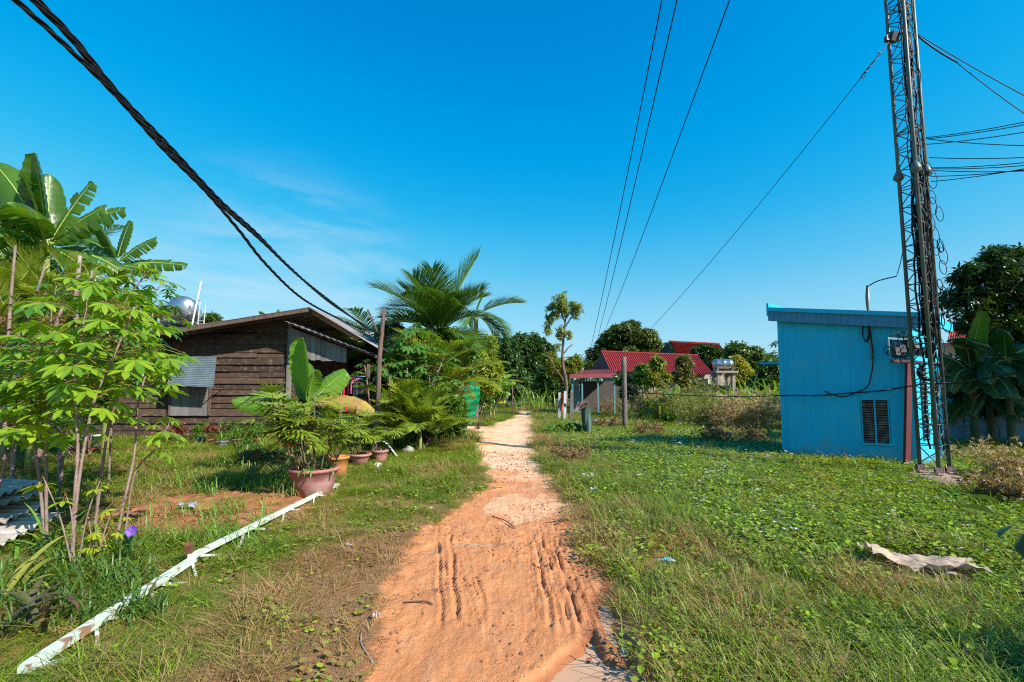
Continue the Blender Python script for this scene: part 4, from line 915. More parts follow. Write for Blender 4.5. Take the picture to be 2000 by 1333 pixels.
def banana_leaf(mbL, mbR, base, az, el, L, W, bend=.9, fold=.35, tat=.35, twist=0.0, n=30, pet=.12):
    """blade with torn edges into mbL, rib into mbR"""
    P = [np.array(tuple(base), float)]; D = []; e = el
    for i in range(n+1):
        e = el-bend*(i/n)**1.3*1.3; d = np.array([-math.sin(az)*math.cos(e), math.cos(az)*math.cos(e), math.sin(e)]); D.append(d)
        if i: P.append(P[-1]+D[-1]*L/n)
    P = np.array(P); D = np.array(D)
    side = np.cross(D, [0, 0, 1.]); nn = np.linalg.norm(side, axis=1); hx = np.array([math.cos(az), math.sin(az), 0]); side = np.where(nn[:, None] > .15, side/(nn[:, None]+1e-6), hx)
    side = hx[None]*np.ones((n+1, 1)) if True else side
    up = np.cross(side, D)
    s = np.linspace(0, 1, n+1); w = W*np.clip(np.sin(np.pi*np.clip((s-pet)/(1-pet), 0, 1)**.85), 0, 1)**.38*(1+.04*np.sin(s*37+az)); w[s <= pet] = 0
    i0 = int(pet*n)
    for sg in (-1, 1):
        i = i0; 
        while i < n:
            ln = random.randint(2, 7) if random.random() < tat*1.6 else n; j = min(n, i+ln); k = j-i
            dr = fold+random.uniform(-.15, .25)*(1 if tat > 0 else .2); G = []
            for a in range(i, j+1):
                tw = twist; sd = side[a]*math.cos(tw)+up[a]*math.sin(tw); ua = -side[a]*math.sin(tw)+up[a]*math.cos(tw); row = []
                sh = 0
                if ln < n and tat > 0:
                    if a == i and i > i0: sh = .35*L/n
                    if a == j and j < n: sh = -.35*L/n
                for q in (0, .34, .68, 1):
                    ww = w[a]*q; row.append(P[a]+sg*sd*ww*math.cos(dr*q)-ua*(abs(ww)*math.sin(dr*q*1.3))+ua*(.02*math.sin(q*3)+.014*math.sin(a*2.3+sg)*q)+D[a]*(sh*q+ww*.25))
                G.append(row)
            mbL.grid(np.array(G)); i = j
    mbR.tube(P, np.linspace(.022, .004, n+1)*(L/1.6), 5)
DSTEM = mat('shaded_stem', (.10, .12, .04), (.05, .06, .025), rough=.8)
def banana(name, label, base, H_, leaves, m=BAN, group=None, stem=None, cat='banana plant', r=.10):
    """leaves: (az, el, L, W, bend, tat)"""
    t = thing(name, label, cat, base, group); b = Vector(base); top = b+Vector((0, 0, H_))
    mb = MB(); mb.tube(spline([b-Vector((0, 0, .1)), b+Vector((.02, .02, H_*.5)), top], 8), np.linspace(r, r*.5, 8), 10); mb.build('stem', stem or STEMG, t)
    for (az, el, L, W, bd, ta, *rest) in leaves:
        A, B = MB(), MB(); banana_leaf(A, B, top+Vector((0, 0, -random.uniform(0, .1))), az, el, L, W, bd, random.uniform(.15, .45), ta, rest[0] if rest else 0); o = A.build('leaf', rest[1] if len(rest) > 1 else m, t); B.build('rib', RIB, o)
    return t
def frond(mbL, mbR, base, az, el, L, LL, bend=1.0, n=46, w=.030, droop=.5, vee=.5, plume=0.0):
    P = [np.array(tuple(base), float)]; D = []
    for i in range(21):
        s = i/20; e = el-bend*s**1.5*1.4; d = np.array([-math.sin(az)*math.cos(e), math.cos(az)*math.cos(e), math.sin(e)]); D.append(d)
        if i: P.append(P[-1]+d*L/20)
    P = np.array(P); D = np.array(D); mbR.tube(P, np.linspace(.020, .004, 21)*(L/2), 5); hx = np.array([math.cos(az), math.sin(az), 0])
    V = []; F = []
    for i in range(n):
        s = .16+.84*i/(n-1); f = s*20; k = min(int(f), 19); p = P[k]+(P[k+1]-P[k])*(f-k); d = D[k]; up = np.cross(hx, d)
        ll = LL*(math.sin(math.pi*min(1, (s*.78+.14)))**.7)*random.uniform(.85, 1.1)
        for sg in (-1, 1):
            fw = .55+.9*s+random.uniform(-.1, .1); dr = sg*hx*math.cos(vee)+up*math.sin(vee)*(1 if random.random() > plume else -1); v = dr*math.cos(fw*.75)+d*math.sin(fw*.75); v /= np.linalg.norm(v)
            nrm_ = np.cross(v, d); nrm_ /= np.linalg.norm(nrm_)+1e-9; wd = np.cross(nrm_, v)*w/2; b = len(V); q = p.copy()
            dz = droop*random.uniform(.6, 1.3)
            p1 = q+v*ll*.5+np.array([0, 0, -dz*.12*ll]); p2 = q+v*ll*.95+np.array([0, 0, -dz*.55*ll])
            V += [q-wd*.5, q+wd*.5, p1-wd, p1+wd, p2]; F += [(b, b+1, b+3, b+2), (b+2, b+3, b+4)]
    mbL.add(np.array(V), F)
def palm(name, label, base, H_, fr, m=PALM, tr=.14, group=None, LL=.55, w=.034, n=46, droop=.5, cat='palm', bark=None, lean=(0, 0), plume=0):
    t = thing(name, label, cat, base, group); b = Vector(base); top = b+Vector((lean[0], lean[1], H_)); mb = MB(); k = 12
    mb.tube(spline([b-Vector((0, 0, .1)), b+Vector((lean[0]*.3, lean[1]*.3, H_*.5)), top], k), np.linspace(tr*1.2, tr*.8, k)*(1+.06*np.sin(np.arange(k)*2.5)), 10); mb.build('trunk', bark or BARKP, t)
    for (az, el, L, bd) in fr:
        A, B = MB(), MB(); frond(A, B, top, az, el, L, LL*L/2, bd, n, w, droop, random.uniform(.15, .55), plume); o = A.build('frond', m, t); B.build('rib', RIB, o)
    return t
def auto_fr(n, L, el0=.2, el1=1.3, bd=.9, a0=0):
    return [(a0+i*2.399+random.uniform(-.2, .2), el1-(el1-el0)*(i/max(1, n-1))+random.uniform(-.1, .1), L*random.uniform(.8, 1.1), bd*random.uniform(.8, 1.25)) for i in range(n)]
_PAL = {}
def palmate(k, w=.155):
    V = []; F = []
    for i in range(k):
        a = (i-(k-1)/2)*(4.6/k); L = 1-.30*abs(i-(k-1)/2)/(k/2); R = rotm(a, -.22)
        st_ = ((.06, .12), (.22, .50), (.42, .88), (.60, 1.0), (.78, .78), (.91, .38)); T = [(0, 0, 0)]
        for y_, q_ in st_: T += [(-w*q_, y_, .03*q_-.13*y_*y_), (0, y_, -.13*y_*y_), (w*q_, y_, .03*q_-.13*y_*y_)]
        T = np.array(T+[(0, 1, -.16)])*L; b = len(V); V += list(T@R.T); F += [(b, b+2, b+1), (b, b+3, b+2), (b+16, b+17, b+19), (b+17, b+18, b+19)]
        for j_ in range(5): o_ = b+1+3*j_; F += [(o_, o_+1, o_+4), (o_, o_+4, o_+3), (o_+1, o_+2, o_+5), (o_+1, o_+5, o_+4)]
    return np.array(V), np.array(F)
def cassava(name, label, base, stems, leaves, size, m=CASS, group=None, spread=.45, stemr=.017, zlo=.45, low=0, cat='cassava plant', seed=0, knob=True, tipn=8):
    """stems: list of polylines (Vectors). leaves along the upper part of each."""
    t = thing(name, label, cat, base, group); Lm = MB(); Pm = MB(); Ls = [palmate(k) for k in (5, 6, 7)]
    for st in stems:
        P = spline(st, 26); mb = MB(); rr = np.linspace(stemr, stemr*.45, 26)*(1+(.16*(np.arange(26) % 2) if knob else 0)); mb.tube(P, rr, 7); mb.build('stem', STEM, t)
        zb, zt = P[0][2], P[-1][2]
        for i in range(leaves):
            s = 1-(1-zlo)*(i/leaves)**1.1; s = min(1, max(0, s+random.uniform(-.02, .02))); p = P[min(25, int(s*25))]; az = i*2.4+random.uniform(-.4, .4); el = random.uniform(-.1, .7) if s < .93 else random.uniform(.3, 1.2)
            d = np.array([-math.sin(az)*math.cos(el), math.cos(az)*math.cos(el), math.sin(el)]); pl_ = spread*random.uniform(.55, 1.15)*(1 if s < .93 else .55); q = p+d*pl_; mid = (p+q)/2+np.array([0, 0, .03])
            q[2] -= .05; Pm.tube([p, mid, q], .0032 if size < .25 else .004, 4, False)
            T = Ls[i % 3]; R = rotm(az+random.uniform(-.5, .5), random.uniform(-.65, .05), random.uniform(-.35, .35))*(size*random.uniform(.7, 1.15)*(1 if s < .95 else .7)); Lm.add(T[0]@R.T+q, T[1])
    if Lm.n: Lm.build('foliage', m, t)
    if Pm.n: Pm.build('petiole', PET, t)
    return t
def blades(name, label, base, n, L, w, m, spread=.1, bend=.9, el=(.7, 1.45), cat='plant', group=None, mb=None, sub=True):
    own = mb is None; mb = mb or MB(); b = np.array(tuple(base), float)
    for i in range(n):
        az = random.uniform(0, 6.28); e0 = random.uniform(*el); l = L*random.uniform(.55, 1.15); p = b+np.array([random.gauss(0, spread), random.gauss(0, spread), 0]); hx = np.array([math.cos(az), math.sin(az), 0]); G = []; bd = bend*random.uniform(.4, 1.4)
        for k in range(8):
            s = k/7; e = e0-bd*s*s*1.6; d = np.array([-math.sin(az)*math.cos(e), math.cos(az)*math.cos(e), math.sin(e)])
            if k: p = p+d*l/7
            ww = w*.5*(math.sin(math.pi*min(1, s*.85+.12))**.6 if s < 1 else .05); up = np.cross(hx, d); G.append([p-hx*ww+up*ww*.3, p, p+hx*ww+up*ww*.3])
        mb.grid(np.array(G))
    if own: return tag(mb.build(name, m), label, cat, group)
    return mb
def fan(mb, p, az, el, L, k=8, w=.035, spread=2.4):
    p = np.array(tuple(p), float); V = []; F = []
    for i in range(k):
        a = (i-(k-1)/2)*spread/k; R = rotm(az, el)@rotm(a, random.uniform(-.15, .05)); T = np.array([(-w*.25, 0, 0), (w*.25, 0, 0), (-w*.5, .45, .01), (w*.5, .45, .01), (-w*.4, .85, -.05), (w*.4, .85, -.05), (0, 1.0, -.10)])*np.array([1, L*random.uniform(.85, 1.1), L])
        b = len(V); V += list(T@R.T+p); F += [(b, b+1, b+3, b+2), (b+2, b+3, b+5, b+4), (b+4, b+5, b+6)]
    mb.add(np.array(V), F)
def rhapis(t, b, H_, R_, nst, L, m=PALMY, per=7, name='foliage'):
    S = MB(); Lf = MB()
    for i in range(nst):
        a = random.uniform(0, 6.28); r = R_*.45*math.sqrt(random.random()); p0 = Vector(b)+Vector((r*math.cos(a), r*math.sin(a), 0)); h = H_*random.uniform(.55, 1.0); p1 = p0+Vector((math.cos(a)*R_*random.uniform(.1, .8), math.sin(a)*R_*random.uniform(.1, .8), h)); P = spline([p0, p0.lerp(p1, .5)+Vector((0, 0, .05)), p1], 8); S.tube(P, np.linspace(.011, .007, 8), 5)
        for k in range(per):
            s = 1-.55*(k/per); q = P[min(7, int(s*7.99))]; az = random.uniform(0, 6.28); el = random.uniform(-.1, .9); d = np.array([-math.sin(az)*math.cos(el), math.cos(az)*math.cos(el), math.sin(el)]); q2 = q+d*random.uniform(.10, .24); S.tube([q, q2], .003, 4, False); fan(Lf, q2, az, el-random.uniform(.1, .6), L*random.uniform(.7, 1.1), random.randint(6, 9))
    S.build('cane', mat('cane', (.12, .10, .05), (.20, .15, .07), rough=.8), t); Lf.build(name, m, t)
def bush(name, label, base, lobes, n, size, m, cat='bush', group=None, stems=8, seed=1, gap=.38, wv=None, shell=.25, stemm=None):
    t = thing(name, label, cat, base, group); mb = MB(); b = Vector(base)
    for i in range(stems):
        l = random.choice(lobes); e = Vector(l[0])+Vector(tuple(rng.normal(0, .35, 3)*np.array(l[1]))); limb(mb, b+Vector((random.gauss(0, .06), random.gauss(0, .06), -.05)), e, .018, .005, .12, 6, 5)
    mb.build('stem', stemm or BARK, t); crown(lobes, n, size, wv, gap, seed, shell).build('foliage', m, t); return t
def weed_bush(name, label, base, R_, H_, n, m, tip, group=None, cat='dry bush', seeds=5):
    """many fine upright branching stalks with small seed heads"""
    t = thing(name, label, cat, base, group); S = MB(); Pp = []; b = np.array(tuple(base), float)
    for i in range(n):
        a = random.uniform(0, 6.28); r = R_*math.sqrt(random.random())*.7; p = b+np.array([r*math.cos(a), r*math.sin(a), -.02]); h = H_*random.uniform(.45, 1.05); o = np.array([math.cos(a), math.sin(a), 0])*random.uniform(.05, .5)*R_; q = p+np.array([0, 0, h])+o+rng.normal(0, .06, 3)
        mid = (p+q)/2+rng.normal(0, .05, 3); S.tube([p, mid, q], np.array([.006, .004, .002])*max(1, R_), 3, False)
        for k in range(seeds):
            f = random.uniform(.35, 1); c = (p+(mid-p)*f*2) if f < .5 else (mid+(q-mid)*(f*2-1)); e = c+rng.normal(0, 1, 3)*np.array([.14, .14, .08])*H_+np.array([0, 0, .08*H_]); S.tube([c, e], .002*max(1, R_), 3, False); Pp.append(e); Pp.append((c+e)/2)
    S.build('stalk', m, t); Pp = np.array(Pp); q = len(Pp); T = whorl(5, .22, 0); mb = MB(); 
    for k in range(2):
        Q = Pp+rng.normal(0, .03*H_, Pp.shape); mb.inst(T[0], T[1], rots(rng.uniform(0, 6.28, q), rng.normal(0, .8, q), rng.normal(0, .8, q))*(rng.uniform(.03, .065, q)*max(1, R_*.9))[:, None, None], Q)
    mb.build('foliage', tip, t); return t

# ================================================================ far background
def bt(px, Y): r = ray(px, 790)[0]; return Vector((r*Y, Y, 0))
def far_tree(label, px, py, rx, ry, Y, m, n=1500, size=.45, extra=(), name='background_tree', seed=1, gap=.40, group='trees in the background', tr=.16, **k):
    L_ = lobes_px([(px, py, rx, ry)]+list(extra), Y); return tree(name, label, bt(px, Y), L_, tr, n, size, m, seed=seed, gap=gap, group=group, **k)
far_tree('dark dense tree at the left end of the group where the path vanishes', 992, 705, 34, 52, 44, LT1, 2600, .50, [(1008, 745, 30, 40), (975, 750, 30, 36)], seed=3)
far_tree('dark broad tree above the point where the path vanishes', 1036, 700, 40, 56, 48, LT1, 3200, .52, [(1020, 672, 26, 26), (1052, 735, 36, 40), (1065, 690, 22, 26)], seed=5)
far_tree('round bushy tree on the right of the vanishing path', 1080, 735, 32, 38, 40, LT2, 2200, .45, [(1062, 752, 26, 28), (1096, 758, 24, 24)], seed=8)
t = thing('slender_tree', 'tall slender tree with sparse tufts rising beside the path in the distance', 'tree', bt(1103, 27)); mb = MB()
tk = [at(1103, 800, 27), at(1106, 750, 27), at(1099, 710, 27), at(1100, 670, 27), at(1104, 630, 27), at(1106, 595, 27)]; mb.tube(spline(tk, 22), np.linspace(.12, .04, 22), 8)
for a, b in (((1104, 745), (1085, 722)), ((1085, 722), (1068, 690)), ((1101, 690), (1118, 672)), ((1101, 668), (1084, 640)), ((1103, 640), (1122, 612)), ((1104, 630), (1090, 600))): limb(mb, at(*a, 27), at(*b, 27), .05, .03, .05, 6, 6)
mb.build('trunk', BARK, t); crown(lobes_px([(1102, 596, 30, 25), (1122, 604, 22, 24), (1080, 615, 17, 20), (1072, 640, 15, 16), (1112, 656, 14, 9), (1094, 650, 14, 14), (1090, 678, 12, 10), (1080, 600, 14, 12)], 27), 1150, .21, None, .55, 4, .05).build('crown', LT3 if False else leaf('slender_tree_leaf', (.32, .38, .08), (.15, .22, .05), .35), t)
far_tree('yellow green small tree left of the red roofed house', 1096, 722, 30, 24, 31, LT3, 1500, .27, [(1122, 715, 18, 20), (1072, 705, 16, 18)], seed=9)
far_tree('large rounded mango tree behind the long red roof', 1224, 665, 52, 34, 56, leaf('mango_leaf', (.16, .20, .04), (.045, .085, .02), .25), 5200, .52, [(1192, 668, 30, 26), (1262, 672, 28, 28), (1225, 648, 34, 20), (1175, 700, 24, 26), (1240, 690, 50, 20)], seed=12)
far_tree('distant tree behind the gap between the two red roofs', 1302, 690, 26, 24, 70, LT2, 1300, .6, [(1160, 716, 30, 24)], seed=14)
far_tree('dark tree directly right of the tiled red roof', 1388, 700, 30, 26, 41, LT1, 2400, .42, [(1366, 692, 16, 14), (1400, 716, 18, 22)], seed=15)
far_tree('large leafy tree right of the small shiny tank', 1448, 700, 36, 30, 38, LT2, 3200, .40, [(1440, 690, 22, 16), (1475, 712, 26, 26), (1495, 712, 22, 22), (1460, 730, 36, 24)], seed=16)
far_tree('yellow flowering tree beside the small shiny tank', 1444, 722, 24, 26, 33, leaf('yellow_bloom_leaf', (.62, .50, .05), (.16, .24, .03), .3), 1900, .26, [(1462, 742, 22, 20), (1432, 738, 14, 18)], seed=18)
far_tree('tree just left of the blue building', 1512, 728, 26, 26, 30, LT2, 1400, .33, [(1500, 745, 30, 20)], seed=19)
def treeline():
    mb = MB(); T = [whorl() for _ in range(4)]
    def row(a0, a1, Y, h, dx, size, n):
        lob = []; a = a0
        while a < a1: y = Y+random.uniform(-4, 4); hh = h*random.uniform(.7, 1.25); lob.append(((a*y/Y, y, hh*.5), (dx*random.uniform(.7, 1.2), dx*.6, hh*.55))); a += dx*.85
        P, N = crown_pts(lob, n, .36, 33, .6); m = len(P); mb.inst(T[0][0], T[0][1], rots(rng.uniform(0, 6.28, m), rng.normal(0, .5, m), rng.normal(0, .5, m))*(size*rng.uniform(.7, 1.3, m))[:, None, None], P)
    row(-120, 160, 82, 6.2, 6, .9, 9000); row(-60, -12, 40, 4.6, 3.2, .5, 5000); row(28, 75, 44, 5.0, 3.5, .55, 5000)
    tag(mb.build('distant_woods', LT1), 'low dark line of distant woods along the horizon', None, None, 'stuff')
treeline()
# ---- long red roofed house
REDR = mat('red_roof_sheet', (.42, .04, .030), (.31, .028, .024), scale=1.2, rough=.5, spec=.4)
REDT = mat('red_roof_tile', (.58, .085, .035), (.42, .05, .025), scale=3, rough=.7, island=.5)
REDD = mat('dark_red_sheet', (.22, .03, .04), (.15, .02, .028), rough=.6)
CREAM = mat('cream_wall', (.52, .42, .34), (.42, .33, .27), scale=1.5, rough=.85, c3=(.3, .24, .2), c3scale=2, c3amt=.4)
Yh = 36; rl, rr_ = at(1174, 686, Yh+2.6), at(1362, 694, Yh+2.6); el_, er_ = at(1192, 725, Yh-.6), at(1396, 732, Yh-.6)
h = thing('red_roof_house', 'long low house with a bright red ribbed metal roof across the field', 'house', (at(1290, 780, Yh)[0], Yh, 0))
mb = MB(); sheet_quad(mb, el_, er_, rr_, rl, .03, 46, .045); mb.build('roof', REDR, h)
bl0 = Vector((rl.x-.3, Yh+5.6, el_.z)); br0 = Vector((rr_.x+1.0, Yh+5.6, er_.z)); mb = MB(); sheet_quad(mb, rl, rr_, br0, bl0, .03, 46, .045); mb.build('back_roof', REDR, h)
g0, g1 = at(1153, 724, Yh+2.4), at(1176, 687, Yh+2.4)
mb = MB(); V = [tuple(el_+Vector((.05, .1, -.02))), tuple(Vector((rl.x+.05, Yh+2.6, rl.z-.04))), (at(1150, 724, Yh+5)[0], Yh+5, el_.z-.02)]; V2 = [(a+.12, b, c) for a, b, c in V]; mb.add(V+V2, [(0, 1, 2), (5, 4, 3), (0, 3, 4, 1), (1, 4, 5, 2), (2, 5, 3, 0)]); mb.build('gable', REDD, h)
mb = MB(); mb.bar(rl, rr_, .16, .10); mb.build('ridge_cap', REDR, h)
wz = el_.z-.05; x0, x1 = at(1200, 760, Yh)[0], at(1392, 760, Yh)[0]
mb = MB(); mb.box(((x0+x1)/2, Yh+2.4, wz/2), (x1-x0, 4.2, wz)); mb.build('wall', CREAM, h)
for k, px in enumerate((1240, 1290, 1345, 1372)):
    c = at(px, 752, Yh+.28); mb = MB(); mb.box((c.x, Yh+.27, c.z), (.9, .05, 1.0)); w_ = mb.build('window', mat('window_dark', (.04, .045, .05), rough=.2), h); mb = MB()
    for s in (-1, 1): mb.box((c.x+s*.47, Yh+.24, c.z), (.07, .06, 1.1)); mb.box((c.x, Yh+.24, c.z+s*.53), (1.0, .06, .07))
    mb.build('frame', WHITE, w_)
h2 = thing('porch_shelter', 'dark red corrugated lean-to roof on thin posts in front of the red roofed house', 'shelter', at(1155, 785, 30)*1.0)
a, b, c, d = at(1112, 729, 29.5), at(1204, 727, 29.5), at(1206, 722, 33.5), at(1122, 724, 33.5); mb = MB(); sheet_quad(mb, a+Vector((0, 0, -.18)), b+Vector((0, 0, -.18)), c, d, .03, 24, .05); mb.build('roof', REDD, h2)
mb = MB(); mb.bar(a+Vector((0, -.02, -.22)), b+Vector((0, -.02, -.22)), .05, .26); mb.build('fascia', mat('faded_red_sheet', (.34, .07, .08), (.26, .05, .06), rough=.6), h2)
for px in (1118, 1137, 1168, 1200): p = at(px, 760, 29.8); mb = MB(); mb.box((p.x, 29.8, (a.z-.2)/2), (.10, .10, a.z-.2)); mb.build('post', mat('teal_post', (.12, .30, .33), rough=.6), h2)
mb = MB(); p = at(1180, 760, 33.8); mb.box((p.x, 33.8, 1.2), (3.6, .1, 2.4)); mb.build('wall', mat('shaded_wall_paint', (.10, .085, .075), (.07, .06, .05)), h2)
# ---- tiled house behind
Y2 = 50; rl, rr2 = at(1308, 668, Y2+3), at(1404, 673, Y2+3); el2, er2 = at(1330, 706, Y2-1), at(1436, 712, Y2-1)
h = thing('tiled_house', 'house with an orange red tiled hip roof behind the long red roof', 'house', (at(1370, 780, Y2)[0], Y2, 0)); mb = MB()
A_, B_, C_, D_ = (np.array(tuple(v)) for v in (el2, er2, rr2, rl)); nR, nC = 15, 44
for i in range(nR):
    for j in range(nC):
        f0_, f1_ = i/nR, (i+1.25)/nR; u0, u1 = j/nC, (j+1)/nC; p = lambda u, f: (A_+(B_-A_)*u)*(1-f)+(D_+(C_-D_)*u)*f
        q = [p(u0, f0_), p(u1, f0_), p(u1, f1_), p(u0, f1_), p((u0+u1)/2, f0_), p((u0+u1)/2, f1_)]; l = .16*(1-0); up = np.array([0, -.04, .07])
        mb.add([q[0]+up, q[4]+up*2.4, q[1]+up, q[2], q[5]+up*.8, q[3]], [(0, 1, 4, 5), (1, 2, 3, 4)])
sheet_quad(mb, tuple(A_-np.array([0, 0, .03])), tuple(B_-np.array([0, 0, .03])), tuple(C_-np.array([0, 0, .03])), tuple(D_-np.array([0, 0, .03])), .06)
mb.build('roof', REDT, h)
mb = MB(); mb.add([tuple(D_-np.array([.2, 0, .1])), tuple(A_+np.array([-.3, 0, 0])), (A_[0]-1.5, Y2+7, A_[2])], [(0, 1, 2)]); mb.build('gable', mat('grey_gable', (.10, .09, .09), rough=.8), h)
mb = MB()
for k in range(34): f_ = k/33; p = D_+(C_-D_)*f_; mb.lathe(p+np.array([0, 0, .02]), [(.10, 0), (.13, .08), (.06, .16)], 6)
mb.build('ridge_tile', REDT, h)
mb = MB(); sheet_quad(mb, tuple(C_), tuple(B_), (B_[0]+2.0, Y2+7, B_[2]), (C_[0]+.1, Y2+3.4, C_[2]), .05); mb.build('hip_roof', REDT, h)
mb = MB(); mb.box(((A_[0]+B_[0])/2, Y2+3, (A_[2]-.1)/2), (B_[0]-A_[0]-.8, 6, A_[2]-.1)); mb.build('wall', CREAM, h)
# ---- small shiny tank on concrete stand, grey shed
Yt = 31; c = at(1412, 712, Yt); k_ = Yt/FPX; t = thing('raised_water_tank', 'small shiny horizontal water tank on a concrete stand right of the red roof', 'tank', (c.x, Yt, 0)); mb = MB()
prof = [(.02, -19), (6, -18.5), (9, -16.5), (10.4, -12), (10.6, -11), (10.4, -10), (10.4, 0), (10.7, .6), (10.4, 1.2), (10.4, 10), (10.6, 11), (10.4, 12), (9, 16.5), (6, 18.5), (.02, 19)]
mb.lathe((0, 0, 0), [(r*k_, z*k_) for r, z in prof], 24); V = mb.v[0]; mb.v[0] = np.stack([V[:, 2], V[:, 0], V[:, 1]], 1)@rotm(rad(-12), 0).T+np.array(tuple(c)); mb.build('drum', STEEL, t)
mb = MB(); zt2 = at(1412, 726, Yt).z; mb.box((c.x, Yt, zt2-.05), (1.5, 1.2, .14)); mb.build('stand_slab', CONC, t)
for dx, dy in ((-.5, -.35), (.5, -.35), (-.5, .35), (.5, .35)): mb = MB(); mb.box((c.x+dx, Yt+dy, (zt2-.1)/2), (.2, .2, zt2-.1)); mb.build('stand_leg', CONC, t)
for dx in (-.5, .5): mb = MB(); mb.box((c.x+dx, Yt, zt2+.09), (.06, .7, .2)); mb.build('cradle', GALV, t)
s_ = thing('grey_shed', 'low grey shed with a dark sloping roof below the shiny tank', 'shed', at(1390, 785, 28.5)); a, b = at(1372, 749, 28.5), at(1412, 757, 28.5)
mb = MB(); prism(mb, [(a.x, 28.5, 0), (b.x, 28.5, 0), (b.x, 28.5, b.z-.03), (a.x, 28.5, a.z-.03)], 2.5); mb.build('wall', CONC, s_)
mb = MB(); sheet_quad(mb, (a.x-.5, 28.2, a.z+.05), (b.x+.5, 28.2, b.z), (b.x+.5, 31.3, b.z), (a.x-.5, 31.3, a.z+.05), .05, 8, .03); mb.build('roof', mat('dark_roof', (.06, .05, .05), rough=.7), s_)
mb = MB(); mb.box((a.x+.45, 28.47, .75), (.6, .03, 1.5)); mb.build('door', DARK, s_)
# ---- young trees before the red house
fg = 'young trees before the red roofed house'
far_tree('first young tree from the left before the red roof', 1252, 730, 16, 20, 27, LT4, 700, .26, [(1262, 748, 18, 16)], seed=21, group=fg, tr=.06)
far_tree('tallest young tree before the red roof with yellowing drooping leaves', 1283, 714, 12, 22, 25, LT3, 800, .27, [(1275, 740, 16, 16), (1298, 742, 12, 14)], seed=22, group=fg, tr=.06)
far_tree('reddish topped young tree right of the middle of the red roof', 1334, 712, 15, 22, 25, leaf('reddish_leaf', (.24, .20, .05), (.10, .13, .03), .3), 900, .25, [(1340, 742, 20, 20), (1325, 735, 12, 14)], seed=23, group=fg, tr=.07)
far_tree('dark shrubby tree under the red eaves', 1215, 742, 16, 14, 28, LT1, 600, .27, [(1232, 765, 18, 14)], seed=24, group=fg, tr=.06)
p = bt(1318, 23.5); banana('banana_plant', 'banana plant with one bright upright leaf before the red roofed house', p, 1.3, [(-.6, 1.1, .95, .2, .3, 0, 0, BANY), (.9, .9, 1.1, .22, .6, .1), (2.2, .7, 1.0, .2, .9, .2), (-1.8, .6, 1.1, .22, .8, .1), (1.5, .5, .9, .2, 1, .2)], r=.07)
# ================================================================ left: banana grove, palms, cassava
def BL(px, py, Y): return at(px, py, Y)
g_ban = 'banana plants at the far left'
c = BL(92, 482, 8.6); L_, R_ = 1.57, -1.57
banana('banana_plant', 'tallest banana plant at the far left with broad upright leaves', (c.x, c.y, 0), c.z, [
    (2.9, 1.46, 1.75, .34, .12, .3), (2.4, 1.40, 1.5, .30, .2, .4), (1.0, 1.47, 1.6, .30, .10, .2), (L_, 1.12, 2.1, .34, .25, .3, 1.2), (L_, 1.3, 1.7, .3, .1, .5, 1.3), (2.6, .95, 1.6, .34, .8, .6), (3.6, .8, 1.6, .34, 1.0, .6), (3.1, .45, 1.5, .34, 1.1, .6), (R_, 1.12, 1.55, .28, .15, .8, -1.2), (R_, .9, 1.4, .28, .4, .8, -1.2), (R_, .68, 1.65, .25, .35, .9, -1.2), (L_, .3, 1.5, .26, .6, .3, 1.0),
    (R_+.5, .15, 1.5, .24, .9, .6, -.9), (L_-.6, .9, 1.6, .26, .6, .3, .5), (3.1, .2, 1.3, .25, 1.2, .4), (R_, -.3, 1.3, .22, .7, .7, -1.3), (2.2, -.2, 1.5, .25, .9, .6, .4)], group=g_ban)
c = BL(228, 512, 10.6)
banana('banana_plant', 'second banana plant from the left with torn leaves behind the cassava', (c.x, c.y, 0), c.z, [
    (R_, 1.40, 1.05, .18, .15, .2, -1.3), (2.6, 1.3, .95, .2, .3, .3), (R_, .78, 1.1, .22, .3, .8, -1.2), (L_, .9, 1.0, .2, .5, .5, 1.2), (R_, .05, .9, .2, .6, .8, -1.0), (3.1, -.1, 1.0, .2, 1, .3), (R_+.2, .15, 1.5, .2, .2, .9, -1.0), (L_, .2, 1.1, .2, .8, .5, .9)], group=g_ban)
c = BL(25, 600, 10)
banana('banana_plant', 'lower banana plant with drooping leaves at the left picture edge', (c.x, c.y, 0), c.z, [(R_, .9, 1.5, .25, .6, .5, -1.0), (L_, .9, 1.5, .25, .6, .4, 1.1), (3.0, .8, 1.4, .26, 1.0, .5), (R_, .2, 1.4, .24, .9, .5, -.9), (0.4, 1.2, 1.5, .25, .6, .5)], group=g_ban)
c = BL(150, 470, 15); palm('coconut_palm', 'coconut palm with bluish fronds showing behind the tallest banana plant', (c.x, c.y, 0), c.z-.6, [(R_, 1.0, 2.2, .8), (L_, 1.0, 2.2, .8), (3.0, 1.25, 2.2, .6), (R_, .35, 2.2, .6), (L_, .4, 2.2, .6), (.5, .9, 2.2, .7)], group='palms in the left garden')
c = BL(45, 640, 7.6)
palm('areca_palm', 'yellowish feathery palm below the banana leaves at the far left', (c.x, c.y, 0), c.z-.5, [(R_, 1.15, 1.5, .35), (R_, .8, 1.4, .6), (L_, 1.2, 1.4, .4), (2.9, 1.35, 1.5, .3), (2.2, .9, 1.4, .7), (3.8, .9, 1.4, .6), (L_, .7, 1.3, .7)], m=PALMY, tr=.025, LL=.62, w=.035, n=34, droop=.25, group='palms in the left garden')
c = BL(135, 640, 8.0)
